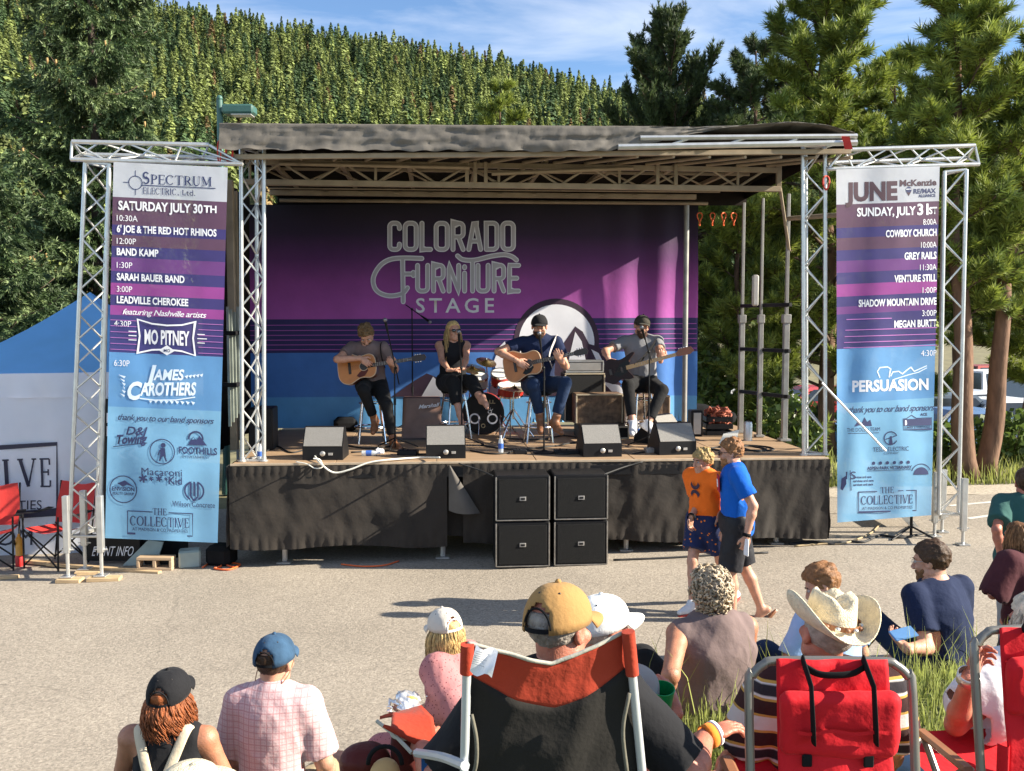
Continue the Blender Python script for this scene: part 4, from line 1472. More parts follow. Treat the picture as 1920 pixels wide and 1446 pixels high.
BM = [bmat('banner_white', (.72, .74, .80)), bmat('banner_mauve', (.17, .085, .15)), bmat('banner_indigo', (.075, .06, .24)), bmat('banner_violet', (.22, .075, .30)), bmat('banner_magenta', (.42, .085, .38)),
 bmat('banner_blue', (.17, .42, .78)), bmat('banner_pale_blue', (.27, .58, .86)), M('banner_pink_line', (.52, .18, .52), var=.1), M('banner_white_ink', (.85, .85, .88), var=.04), M('banner_navy_ink', (.03, .04, .12), var=.1), M('banner_maroon_ink', (.07, .03, .045), var=.1), M('banner_pale_ink', (.70, .82, .92), var=.04)]
WH, MA, IN, VI, MG, BL, PB, PL, WI, NI, MI_, PI_ = range(12)
# ---- Saturday banner
mpL = BannerMap((213, 304), (427, 314), (408, 1018), (197, 1009), 10.40, 10.52, 51, .034)
mb = MB()
banner_sheet(mb, mpL, [(304, 369, WH), (369, 421, MA), (421, 440, IN), (440, 461, MA), (461, 482, IN), (482, 508, VI), (508, 530, IN), (530, 552, MG), (552, 572, IN), (572, 590, MG), (590, 660, IN), (660, 762, BL), (762, 1009, PB)])
p_ = Print(mb, mpL, slope=.045, x0=215, off=.002)
def rule(p_, x0, x1, y, w, mi, n=14): p_.line([(x0 + (x1 - x0) * i / n, y) for i in range(n + 1)], w, mi)
p_.ring((254, 341), 12.5, 1.6, NI); p_.line([(254, 318), (254, 329)], 1.3, NI); p_.line([(254, 353), (254, 364)], 1.3, NI); p_.line([(231, 341), (242, 341)], 1.3, NI)
p_.serif('S', 268, 331, 21, NI, 15); p_.serif('PECTRUM', 283, 333, 17, NI, 116); rule(p_, 266, 404, 345, 1.6, NI)
p_.serif('ELECTRIC', 268, 355, 11.5, NI, 64); p_.text(', Ltd.', 333, 355, 11, NI, w=33)
p_.text('SATURDAY JULY 30', 222, 384, 17, WI, w=158, bold=.03); p_.text('TH', 382, 384, 13.5, WI, w=24, bold=.03)
for (s_, y, x1, h, bo) in (('10:30A', 408, 258, 11.5, .0), ("6' JOE & THE RED HOT RHINOS", 428, 406, 13.5, .03), ('12:00P', 451, 255, 11.5, 0), ('BAND KAMP', 471, 297, 13.5, .03), ('1:30P', 496, 248, 11.5, 0), ('SARAH BAUER BAND', 518, 346, 13.5, .03), ('3:00P', 541, 248, 11.5, 0), ('LEADVILLE CHEROKEE', 561, 353, 13.5, .03), ('4:30P', 606, 246, 11.5, 0), ('6:30P', 680, 243, 12, 0)):
 x0 = 219 if y < 600 else 214
 p_.text(s_, x0, y, h, WI, w=x1 - x0, bold=bo)
p_.script('featuring Nashville artists', 229, 583, 11, WI, 156)
for y in (600, 611, 622, 633, 644, 655):
 for (a, b_) in ((207, 256), (372, 418)): rule(p_, a, b_, y, 1.0, PL, 5)
p_.line([(258, 597), (285, 604), (313, 606), (341, 604), (366, 597), (362, 628), (366, 660), (341, 653), (313, 651), (285, 653), (258, 660), (262, 628)], 3.0, WI, closed=True)
p_.text('MO PITNEY', 313, 628, 27, WI, w=84, align='c', bold=.03)
p_.poly([(313, 643), (328, 653), (313, 662), (298, 653)], WI); p_.text('MO', 313, 653, 6, NI, w=12, align='c', bold=.02, off=.0032)
for y in (620, 628, 636):
 rule(p_, 241, 256, y, 1.6, WI, 2); rule(p_, 370, 388 - abs(y - 628) * .5, y, 1.6, WI, 2)
p_.text('J', 272, 696, 31, PI_, w=14, bold=.03, shear=.25); p_.text('AMES', 287, 699, 20, PI_, w=56, bold=.03, shear=.2, rot=-.04)
p_.text('C', 236, 730, 33, PI_, w=25, bold=.04, shear=.2); p_.text('AROTHERS', 262, 727, 24, PI_, w=104, bold=.035, shear=.15, rot=-.05)
p_.line(smooth_pts([(262, 745, 0), (290, 748, 0), (330, 746, 0), (366, 738, 0)], 4) and [(262, 745), (290, 747), (330, 745), (366, 738)], 2.2, PI_)
for k in range(9):
 x = 278 + k * 10; p_.poly([(x, 746), (x + 8, 748), (x + 4, 753)], PI_)
for k in range(6):
 p_.poly([(236 - 2 * (k % 2), 705 + k * 7), (231 - 3 * abs(k - 3), 702 + k * 7), (233, 709 + k * 7)], PI_)
for k in range(5):
 p_.poly([(346 + k * 7, 700 - k), (353 + k * 7, 697 - k), (351 + k * 7, 704 - k)], PI_)
p_.script('thank you to our band sponsors', 219, 781, 12, NI, 180)
p_.text('D&J', 236, 806, 16, NI, w=36, bold=.02, shear=.3); p_.text('Towing', 215, 824, 17, NI, w=58, bold=.035, shear=.3, rot=-.08); p_.line([(212, 838), (240, 833), (276, 828)], 1.5, NI)
p_.ring((304, 843), 23, 1.8, NI); p_.disc((306, 831), 4.5, NI); p_.poly([(301, 836), (309, 836), (311, 852), (300, 852)], NI); p_.line([(302, 851), (299, 861)], 3, NI); p_.line([(308, 851), (312, 861)], 3, NI); p_.line([(300, 840), (296, 850)], 2, NI)
p_.ring((367, 816), 13, 3.2, NI, a0=pi * .95, a1=pi * 2.05); p_.poly([(352, 828), (362, 812), (368, 819), (374, 810), (388, 828)], NI); p_.poly([(360, 818), (362, 813), (365, 817)], PB, off=.0032)
p_.text('FOOTHILLS', 335, 838, 13, NI, w=72, bold=.025); p_.text('ENTERTAINMENT', 341, 850, 4.5, NI, w=52)
p_.text('Macaroni', 265, 881, 14.5, NI, w=76, bold=.0); p_.text('Kid', 316, 896, 14.5, NI, w=25, bold=.015)
for (x, y, r) in ((268, 895, 8), (283, 895, 4.5), (298, 894, 6), (311, 894, 3.5)):
 for a in range(6): p_.line([(x, y), (x + r * cos(a * pi / 3 + .3), y + r * sin(a * pi / 3 + .3))], r * .42, NI)
p_.ring((231, 917), 25, 1.8, NI); p_.poly([(220, 906), (234, 900), (252, 912), (238, 908), (230, 912)], NI); p_.text('ENVISION', 231, 916, 7.5, NI, w=42, align='c', bold=.02); p_.text('REALTY GROUP', 231, 925, 5, NI, w=40, align='c', bold=.02)
p_.ring((364, 914), 17.5, 3, NI, a0=-pi * .35, a1=pi * .35); p_.ring((364, 914), 17.5, 3, NI, a0=pi * .65, a1=pi * 1.35)
for x in (357, 364, 371): p_.line([(x, 897), (x, 924)], 3.4, NI)
p_.line([(357, 924), (364, 933)], 3, NI); p_.line([(371, 924), (364, 933)], 3, NI)
p_.text('Wilson Concrete', 323, 939, 10.5, NI, w=80)
p_.serif('THE', 300, 956, 12, NI, 27, align='c'); p_.serif('COLLECTIVE', 300, 975, 17, NI, 112, align='c'); p_.text('AT MADISON & CO PROPERTIES', 300, 990, 6, NI, w=104, align='c')
p_.line([(286, 957), (239, 957), (239, 999), (361, 999), (361, 957), (316, 957)], 1.8, NI)
single(mb, 'banner', BM, 'hanging schedule banner headed Saturday July 30th beside the blue tent', 'banner', group=None, angle=0)
# ---- Sunday banner
mpR = BannerMap((1568, 318), (1762, 312), (1746, 966), (1570, 980), 11.22, 11.38, 57, .060)
mb = MB()
banner_sheet(mb, mpR, [(318, 384, WH), (384, 428, MA), (428, 447, IN), (447, 470, MA), (470, 490, IN), (490, 512, VI), (512, 534, IN), (534, 557, MG), (557, 576, IN), (576, 590, VI), (590, 655, IN), (655, 757, BL), (757, 980, PB)])
p_ = Print(mb, mpR, slope=-.03, x0=1665, off=.002)
p_.text('JUNE', 1585, 357, 34, MI_, w=98, bold=.05); p_.text('McKenzie', 1687, 344, 12, MI_, w=69, bold=.035); p_.text('RE/MAX', 1713, 360, 9, NI, w=42, bold=.03); p_.text('ALLIANCE', 1722, 369, 5.5, NI, w=32, bold=.04)
p_.disc((1704, 357), 5.5, NI); p_.poly([(1699, 360), (1709, 360), (1704, 369)], MI_)
rule(p_, 1699, 1709, 356, 1.5, WI, 3)
p_.text('SUNDAY, JULY', 1607, 396, 16, WI, w=110, bold=.03); p_.text('31', 1720, 394, 21, WI, w=21, bold=.03); p_.text('ST', 1742, 397, 13, WI, w=15, bold=.03)
for (s_, y, x0, h, bo) in (('8:00A', 418, 1731, 11.5, 0), ('COWBOY CHURCH', 438, 1661, 13.5, .03), ('10:00A', 461, 1727, 11.5, 0), ('GREY RAILS', 481, 1696, 13.5, .03), ('11:30A', 503, 1725, 11.5, 0), ('VENTURE STILL', 523, 1677, 13.5, .03), ('1:00P', 546, 1730, 11.5, 0), ('SHADOW MOUNTAIN DRIVE', 567, 1610, 13.5, .03), ('3:00P', 589, 1729, 11.5, 0), ('MEGAN BURTT', 608, 1677, 13.5, .03), ('4:30P', 664, 1727, 11.5, 0)):
 p_.text(s_, x0, y, h, WI, w=1756 - x0, bold=bo)
for y in (597, 617, 629, 640, 650):
 rule(p_, 1587 - (y - 597) * .1, 1672 if y < 600 else 1757, y, 1.4, PL, 14)
p_.text('PERSUASION', 1598, 722, 21, WI, w=143, bold=.035)
p_.line(smooth_pts([(1650, 706, 0), (1646, 690, 0), (1660, 688, 0), (1672, 690, 0), (1668, 706, 0)], 3) and [(1650, 708), (1645, 696), (1650, 689), (1664, 688), (1670, 692), (1667, 708)], 2, PI_)
p_.line([(1670, 706), (1674, 698), (1685, 697), (1692, 702), (1702, 694), (1708, 690), (1714, 698), (1726, 693), (1738, 688)], 2, PI_); p_.line([(1676, 712), (1690, 708), (1704, 704), (1722, 700), (1738, 692)], 1.6, PI_)
p_.script('thank you to our band sponsors', 1590, 766, 12.5, NI, 160)
p_.text('THE DOLEN TEAM', 1588, 804, 7.5, NI, w=62); p_.poly([(1602, 798), (1610, 786), (1616, 792), (1621, 781), (1626, 790), (1632, 786), (1635, 798)], NI); rule(p_, 1590, 1648, 811, 1.0, NI, 4)
p_.line([(1694, 786), (1700, 786), (1709, 780), (1718, 786), (1747, 786), (1747, 807), (1694, 807)], 1.5, NI, closed=True); p_.poly([(1695, 787), (1746, 787), (1746, 800), (1695, 800)], NI); p_.text('MOORE', 1720, 793.5, 9, WI, w=46, align='c', bold=.04, off=.0034); p_.text('LUMBER & HARDWARE', 1720, 803, 4, NI, w=48, align='c', bold=.02); p_.text('ACE', 1732, 779, 5, NI, w=13, align='c', bold=.04)
p_.ring((1670, 822), 12, 2, NI, a0=.4, a1=5.9); p_.line([(1660, 824), (1682, 817)], 1.6, NI); p_.poly([(1667, 833), (1669, 818), (1672, 818), (1674, 833)], NI)
p_.text('TESLA ELECTRIC', 1637, 842, 8.5, NI, w=67); p_.text('COMPANY', 1657, 850, 4, NI, w=28)
for k in range(6): p_.disc((1638 + k * 13, 868), 3.3, NI, n=8)
p_.text('ASPEN PARK VETERINARY', 1626, 877, 6, NI, w=84, bold=.03); rule(p_, 1626, 1708, 882, 1, NI, 4)
p_.line([(1594, 880), (1596, 918)], 1.4, NI); p_.text('1S', 1586, 889, 15, NI, w=19); p_.poly([(1578, 895), (1586, 890), (1587, 905), (1580, 917), (1576, 915)], NI)
for y, w in ((893, 34), (900, 38), (907, 37)): p_.text('services and care', 1600, y, 4.5, NI, w=w, bold=.03)
p_.poly([(1727 + 14 * cos(a), 892 - 14 * sin(a)) for a in np.linspace(0, pi, 14)], NI); p_.ring((1727, 890), 18, 1.6, NI, a0=pi * 1.1, a1=pi * 1.9)
p_.serif('THE', 1664, 919, 11, NI, 26, align='c'); p_.serif('COLLECTIVE', 1664, 937, 15.5, NI, 98, align='c'); p_.text('AT MADISON & CO PROPERTIES', 1664, 952, 5.5, NI, w=94, align='c')
p_.line([(1645, 921), (1610, 921), (1610, 959), (1718, 959), (1718, 921), (1684, 921)], 1.7, NI)
single(mb, 'banner', BM, 'hanging schedule banner headed Sunday, July 31st in front of the pines', 'banner', angle=0)
# ================================================================== things round the stage
def Dk(px, py, dz=0.0):
 return on_z(px, py, ZD + dz)
chrome = M('chrome', (.75, .75, .76), rough=.16, metal=1.0, var=.06)
redfab = M('red_canvas', (.50, .028, .022), rough=.7, var=.15, vs=5, bump=.3, bs=25)
blackcl = M('black_cloth', (.010, .010, .011), rough=.9, var=.3, vs=6, spec=.15)
orangec = M('orange_cable', (.75, .13, .03), rough=.5, var=.1)
ropem = M('red_rope', (.55, .05, .03), rough=.7, var=.2)
whitec = M('white_cable', (.70, .68, .60), rough=.5, var=.1)
grille = M('skylit_wedge_grey', (.21, .20, .185), rough=.75, var=.12, vs=60, bump=.5, bs=220)  # for the wedge monitors' near face, sky light painted in as grey
# ---- tent
tentb = M('tent_blue_canvas', (.20, .52, .92), rough=.6, var=.08, vs=2, bump=.2, bs=6, transl=.4)
tentw = M('tent_white_canvas', (.86, .88, .95), rough=.6, var=.05, vs=2, bump=.25, bs=5, transl=.35)
inkd = M('tent_ink', (.02, .022, .05), rough=.6, var=.1)
def tw(px, py, off=0.0):
 p = P(px, py, 11.55 + .0006 * (px - 170))
 w = .05 * float(wnoise(np.array(px * .010), np.array(py * .006), 0, 71, 5, 2.0)) + .02 * float(wnoise(np.array(px * .03), np.array(py * .03), 0, 73, 4, 1.0))
 return (p.x, p.y + w - off, p.z)
tc0 = gp(172, 13.0)
T = thing('canopy_tent', 'blue peaked canopy tent with white printed walls beside the left banner tower', 'tent', (tc0.x, tc0.y, tc0.z))
ap = Vector((tc0.x, 13.0, topz(548, 13.0)))
ez = P(0, 706, 11.5).z
cs = [Vector((tc0.x - 1.55, 11.5, ez)), Vector((tc0.x + 1.5, 11.65, ez)), Vector((tc0.x + 1.5, 14.5, ez)), Vector((tc0.x - 1.55, 14.5, ez))]
mb = MB()
for k in range(4):
 a, b_ = cs[k], cs[(k + 1) % 4]
 G = []
 for j in range(9):
  t = j / 8
  G.append([tuple(a.lerp(b_, s_ / 8).lerp(ap, t) - Vector((0, 0, .16 * sin(pi * t) * (1 - .3 * abs(s_ / 4 - 1))))) for s_ in range(9)])
 mb.sheet(G)
part(mb, 'canopy', tentb, T, angle=60)
mb = MB()
G = [[tw(-380 + 585 * i / 60, 706 - (i / 60) * 8 + 46 * j / 4, .03 + .02 * sin(i * .9) * j / 4) for i in range(61)] for j in range(5)]
mb.sheet(G, flip=True)
part(mb, 'valance', tentw, T, angle=0)
mb = MB()
G = [[tw(-380 + 580 * i / 70, 746 - (i / 70) * 6 + (1056 - 746) * j / 24) for i in range(71)] for j in range(25)]
mb.sheet(G, flip=True)
p_ = Print(mb, tw, slope=-.03, x0=100, off=.006)
for s_, x in zip('VE', (34, 74)):
 p_.serif(s_, x, 886, 52, 1, 36 if s_ == 'V' else 25)
p_.serif('COLLECTI', -262, 886, 52, 1, 286)
p_.line([(-330, 848), (109, 832), (108, 960), (-330, 980)], 7, 1, closed=True)
p_.text('AT MADISON & CO PROPERTIES', 77, 946, 18, 1, w=380, align='r')
p_.text('.COM', 59, 1006, 31, 1, w=112, align='r')
part(mb, 'wall', [tentw, inkd], T, angle=0)
for c in cs:
 mb = MB(); mb.box((c.x, c.y + .08, c.z / 2 - .05), (.04, .04, c.z + .1), None, .004); part(mb, 'pole', alud, T)
# ---- signs behind the Saturday banner
def board(label, corners, d, texts, mi=blackp, th=.02):
 tl, tr, br, bl = corners
 mp = BannerMap(tl, tr, br, bl, d, d, 1, 0.0)
 mb = MB()
 G = [[mp(lerp(tl[0], tr[0], i / 4), lerp(tl[1], bl[1], j / 4), 0) for i in range(5)] for j in range(5)]
 q = [Vector(G[0][0]), Vector(G[0][4]), Vector(G[4][4]), Vector(G[4][0])]
 mb.slab(q[::-1], Vector((0, th, 0)))
 p_ = Print(mb, mp, off=.003)
 for (s_, x, y, h, w, sh) in texts:
  p_.text(s_, x, y, h, 1, w=w, shear=sh)
 return mb
mb = board('', ((194, 748), (352, 748), (352, 1046), (194, 1046)), 11.2, [('MUSICIAN', 200, 783, 20, 108, 0), ('ENTRANCE', 200, 808, 20, 108, 0), ('<<', 219, 850, 40, 40, 0)])
single(mb, 'sign_board', [blackp, whitep], 'black musician entrance sign half hidden behind the Saturday banner', 'sign')
mb = board('', ((162, 1002), (262, 1002), (252, 1052), (160, 1052)), 10.95, [('EVENT INFO', 172, 1033, 19, 76, .25)])
single(mb, 'sign_board', [blackp, whitep], 'low black sign reading Event Info at the foot of the tower', 'sign')
# ---- camp chairs by the tent
def camp_chair(label, loc, rz):
 T = thing('camp_chair', label, 'chair', loc, rz, 'red folding chairs by the tent')
 mb = MB()
 G = []
 for j in range(9):
  t = j / 8
  G.append([(-.25 + .5 * i / 8 - .02 * sin(pi * t) * (1 if i < 4 else -1), -.20 - .12 * t + (-.05 * sin(pi * i / 8)), .44 + .46 * t + (.02 * cos(i / 8 * 2 * pi) if j == 8 else 0)) for i in range(9)])
 mb.sheet(G); part(mb, 'backrest', redfab, T, world=False, angle=0)
 mb = MB()
 mb.sheet([[(-.25 + .5 * i / 8, -.2 + .45 * j / 6, .42 - .05 * sin(pi * i / 8) + .04 * j / 6) for i in range(9)] for j in range(7)])
 part(mb, 'seat', redfab, T, world=False, angle=0)
 for s_ in (-1, 1):
  mb = MB(); mb.sheet([[(s_ * (.25 + .1 * i / 3), -.2 + .42 * j / 5, .62 - .02 * sin(pi * j / 5)) for i in range(4)] for j in range(6)]); part(mb, 'armrest', blackcl, T, world=False, angle=0)
  mb = MB()
  mb.tube((s_ * .27, -.33, .92), (s_ * .25, -.18, .0), .011); mb.tube((s_ * .26, .26, .62), (s_ * .25, .27, 0), .011)
  part(mb, 'leg', blackp, T, world=False)
 mb = MB()
 for (a, b_) in (((-.25, .27, .03), (.25, .26, .44)), ((.25, .27, .03), (-.25, .26, .44)), ((-.25, -.18, .03), (-.25, .26, .44)), ((.25, -.18, .03), (.25, .26, .44)), ((-.25, -.18, .03), (.25, -.2, .44)), ((.25, -.18, .03), (-.25, -.2, .44))):
  mb.tube(a, b_, .010, n=6)
 part(mb, 'cross_frame', blackp, T, world=False)
 return T
q = on_road(112, 1058); camp_chair('red folding chair standing right behind the tower mast by the tent', tuple(q), pi - .35)
q = on_road(-14, 1064); camp_chair('red folding chair cut off by the picture edge, arm to arm with the other', tuple(q), pi + .35)
q = on_road(37, 1061); mb = MB()
mb.lathe([(.045, 0), (.045, .12), (.043, .125)], 14, Matrix.Translation(q), 1); mb.lathe([(.043, .125), (.04, .13), (.04, .30), (.03, .33), (.015, .35), (.015, .37)], 14, Matrix.Translation(q), 0)
single(mb, 'canister', [M('yellow_plastic', (.75, .36, .04), rough=.4, var=.08), M('red_plastic', (.55, .02, .02), rough=.35, var=.08)], 'yellow bottle with a red base standing on the asphalt between the red chairs', 'canister')
# ---- clutter under the Saturday banner
tanp = M('tan_plastic', (.46, .33, .21), rough=.6, var=.12)
greyp = M('grey_green_plastic', (.30, .36, .34), rough=.5, var=.15)
q = on_road(284, 1074); q.y += .15
mb = MB()
for (x0, x1, z0, z1) in ((-.2, .2, 0, .035), (-.2, .2, .115, .15), (-.2, -.165, .035, .115), (.165, .2, .035, .115), (-.02, .02, .035, .115)):
 mb.box((q.x + (x0 + x1) / 2, q.y, q.z + (z0 + z1) / 2), (x1 - x0, .14, z1 - z0), None, .006)
mb.box((q.x, q.y + .08, q.z + .075), (.33, .02, .08), None, .002, 1)
single(mb, 'equipment_box', [tanp, blackp], 'tan plastic box with two dark openings on the ground under the Saturday banner', 'box')
mb = MB(); c = q + Vector((.34, .12, 0)); mb.box((c.x, c.y, c.z + .1), (.24, .2, .2), rotz(.3), .02)
single(mb, 'cable_case', greyp, 'grey-green case beside the tan box under the Saturday banner', 'case')
mb = MB(); c = q + Vector((-.17, .16, 0)); mb.slab([c + Vector((-.28, 0, 0)), c + Vector((.1, 0, 0)), c + Vector((.16, .1, .25)), c + Vector((-.02, .1, .27))], Vector((0, .025, 0)))
single(mb, 'crumpled_board', greyp, 'crumpled pale green panel leaning against the tan box', 'board')
mb = MB(); c = q + Vector((.68, .2, 0)); mb.box((c.x, c.y, c.z + .12), (.3, .28, .24), rotz(-.2), .05)
single(mb, 'gear_bag', blackcl, 'dark gear bag on the ground beside the skirt end', 'bag')
def cable(label, pts, r, mat, n=7, cat='cable', name='cable'):
 mb = MB(); mb.path(smooth_pts(pts, n), r, 6)
 return single(mb, name, mat, label, cat, angle=0)
def road_pts(pp, dz=.012): return [on_road(*p) + Vector((0, 0, dz + (p[2] if len(p) > 2 else 0))) if len(p) == 2 else on_road(p[0], p[1]) + Vector((0, 0, dz + p[2])) for p in pp]
cable('orange extension cord bunched on the ground beside the skirt end', road_pts([(380, 1066), (400, 1052), (395, 1046), (415, 1062), (402, 1068), (430, 1070), (450, 1060), (418, 1058), (440, 1067)]), .011, orangec)
cable('orange cord lying in the shadow under the stage front', road_pts([(640, 1060), (680, 1064), (720, 1062), (748, 1054)]), .009, orangec)
cable('black cable hanging from the Saturday banner down to the tan box', [P(275, 1010, 11.0), P(274, 1040, 10.9), P(278, 1062, 10.8), P(300, 1078, 10.75), P(360, 1072, 10.8), P(430, 1064, 10.9)], .008, rubber)
# ---- street lamp behind the roof corner
T = thing('street_lamp', 'dark green street lamp with a boxy head rising behind the roof corner', 'street lamp', tuple(gp(421, 15.5)))
g = gp(421, 15.5); zt = topz(196, 15.5)
mb = MB(); mb.path([g, Vector((g.x, g.y, g.z + .5)), Vector((g.x, g.y, zt - .35)), Vector((g.x, g.y, zt))], [.09, .06, .05, .05], 10); mb.ball((g.x, g.y, zt + .03), .05)
greenp = M('green_lamp_paint', (.045, .12, .10), rough=.45, var=.12)
part(mb, 'pole', greenp, T)
mb = MB(); q = P(455, 207, 15.5); mb.box((q.x - .05, q.y, q.z), (.50, .28, .15), None, .03); mb.box((q.x - .27, q.y, q.z), (.14, .08, .07), None, .01); part(mb, 'lamp_head', greenp, T)
mb = MB(); mb.box((q.x, q.y, q.z - .08), (.32, .22, .02), None, .004); part(mb, 'lens', M('lamp_lens', (.6, .6, .55), rough=.3), T)
# ---- slings and straps
def loop(label, px, py, w, h, d, mat=ropem, r=.010, tw_=0.0):
 pts = [P(px + w * sin(a) * (1 + .3 * cos(a)) + tw_ * sin(2 * a), py + h * (1 - cos(a)) / 2, d + .02 * sin(2 * a)) for a in np.linspace(0, 2 * pi, 15)]
 mb = MB(); mb.path(pts, r, 6)
 single(mb, 'rope_loop', mat, label, 'rope', 'red rope loops tied to the stage roof', angle=0)
loop('red rope loop tied at the roof corner above the Saturday banner', 430, 270, 6, 36, 10.62, r=.012)
loop('thin red loop hanging from the lattice arm next to the roof corner', 411, 264, 3, 44, 10.6, r=.008)
for i, (px, w, lab) in enumerate(((1312, 6, 'first orange loop hanging at the top edge of the purple backdrop'), (1336, 5, 'narrow orange loop hanging second from the backdrop edge'), (1357, 5, 'orange loop hanging third from the backdrop edge'), (1376, 7, 'twisted orange loop hanging beside the mast post'))):
 loop(lab, px, 399, w * .45, 24, 13.6, orangec, .009, 2.5)
loop('red loop hanging on the column beside the Sunday banner', 1549, 330, 6, 26, 11.3, ropem, .010)
mb = MB(); mb.sheet([[P(1578 + 5 * i + 6 * j / 6, 256 + 24 * j / 6, 11.05 - .02 * i) for i in range(4)] for j in range(7)])
single(mb, 'ratchet_strap', redfab, 'wide red strap at the roof corner above the Sunday banner', 'strap', angle=0)
# ---- bass speakers stacked before the skirt
def sub_cab(label, c, rz):
 T = thing('bass_speaker', label, 'speaker', c, rz, 'black bass speakers stacked before the stage')
 w, dp, h = .60, .60, .508
 mb = MB(); mb.box((0, dp / 2, h / 2), (w, dp, h), None, .012); part(mb, 'cabinet', blackp, T, world=False)
 mb = MB(); mb.box((0, -.006, h / 2), (w - .07, .014, h - .07), None, .004); part(mb, 'grille', M('speaker_mesh', (.009, .009, .009), spec=.2, rough=.65, var=.4, vs=120, bump=.5, bs=300), T, world=False)
 mb = MB(); mb.box((0, -.016, h / 2), (.07, .008, .045), None, .003); mb.box((0, -.0215, h / 2), (.045, .004, .022), None, .001, 1); part(mb, 'badge', [alud, blackp], T, world=False)
 mb = MB()
 mb.box((0, -.003, .016), (w - .02, .012, .014), None, .002); part(mb, 'edge_trim', M('worn_edge_metal', (.33, .31, .28), rough=.45, metal=.7, var=.3, vs=20), T, world=False)
 mb = MB()
 for sx in (-1, 1): mb.box((sx * (w / 2 - .008), -.004, h / 2), (.014, .012, h - .03), None, .002)
 for sx in (-1, 1):
  m2 = MB(); m2.box((sx * (w / 2 - .008), -.004, h / 2), (.014, .012, h - .03), None, .002); part(m2, 'edge_trim', MATS['worn_edge_metal'], T, world=False)
 return T
qa = on_road(980, 1066); qb = on_road(1089, 1061)
qa.z = qb.z = min(qa.z, qb.z) + .01
s0 = sub_cab('lower bass speaker of the stack nearer the curled skirt flap', tuple(qa), SYAW)
dup(s0, (qa.x, qa.y, qa.z + .512), None, 'upper bass speaker of the stack nearer the curled skirt flap')
dup(s0, tuple(qb), None, 'lower bass speaker of the stack nearer the two walkers')
dup(s0, (qb.x, qb.y, qb.z + .512), None, 'upper bass speaker of the stack nearer the two walkers')
# ---- wedge monitors
def wedge(label, px, py, rz):
 c = Dk(px, py); c += SV * .0
 T = thing('stage_monitor', label, 'speaker', tuple(c), SYAW + rz, 'black wedge monitors along the stage front')
 w = .46
 prof = [(0, 0), (0, .15), (.17, .36), (.23, .37), (.46, .06), (.46, 0)]
 def ext(mb, pr_, hw, mi=0):
  mb.slab([Vector((-hw, y, z)) for y, z in pr_], Vector((2 * hw, 0, 0)), mi)
 mb = MB(); ext(mb, prof, w / 2); part(mb, 'cabinet', blackp, T, world=False, angle=20)
 d = Vector((0, .17, .21)); n_ = Vector((0, -.21, .17)).normalized()
 mb = MB(); a = Vector((-w / 2 + .012, 0, .15)) + d * .03; b_ = Vector((w / 2 - .012, 0, .15)) + d * .03
 mb.slab([b_ + n_ * .004, a + n_ * .004, a + d * .95 + n_ * .004, b_ + d * .95 + n_ * .004], n_ * .006)
 part(mb, 'grille', grille, T, world=False, angle=20)  # flat sloped face of the cabinet; its grey is painted sky light
 mb = MB(); mb.lathe([(.03, 0), (.03, .01), (.02, .018)], 14, Matrix.Translation((0, -.002, .075)) @ Matrix.Rotation(pi / 2, 4, 'X')); mb.box((.09, -.006, .07), (.05, .01, .03), None, .002)
 part(mb, 'socket_plate', alud, T, world=False)
 return T
w0 = wedge('grey-fronted wedge monitor nearest the lattice column, under the bent guitarist', 605, 863, -.06)
for (px, py, rz, lab) in ((836, 860, 0, 'grey wedge monitor before the seated woman, a white cable plugged in'), (1130, 857, .05, 'pale lit wedge monitor before the bass player'), (1271, 853, .10, 'wedge monitor with a diagonal shadow, nearest the walkers'), (1262, 832, .75, 'tilted wedge monitor standing behind the shadowed one')):
 c = Dk(px, py); dup(w0, tuple(c), SYAW + rz, lab)
cable('white cable drooping over the stage edge from the first to the second wedge', [ST(*to_uv(Dk(585, 858))[:2], ZD + .07), on_v(600, 868, -.06), on_v(625, 886, -.08), on_v(655, 881, -.08), on_v(690, 868, -.05), on_v(730, 862, .0), Dk(790, 858, .02), Dk(824, 858, .08)], .011, whitec)
cable('thin white lead looped beside the first wedge monitor', [Dk(588, 860, .08), on_v(600, 862, -.04), on_v(604, 876, -.07), on_v(590, 878, -.07), on_v(575, 870, -.05), on_v(555, 866, -.02)], .007, whitec)
cable('black rope slung from the deck edge down to the bass speakers', [on_v(860, 869, -.02), on_v(900, 882, -.1), P(925, 893, 10.5)], .009, rubber)
cable('black rope slung from the bass speakers up to the deck edge', [P(1132, 890, 10.5), on_v(1170, 876, -.1), on_v(1205, 866, -.02)], .009, rubber)
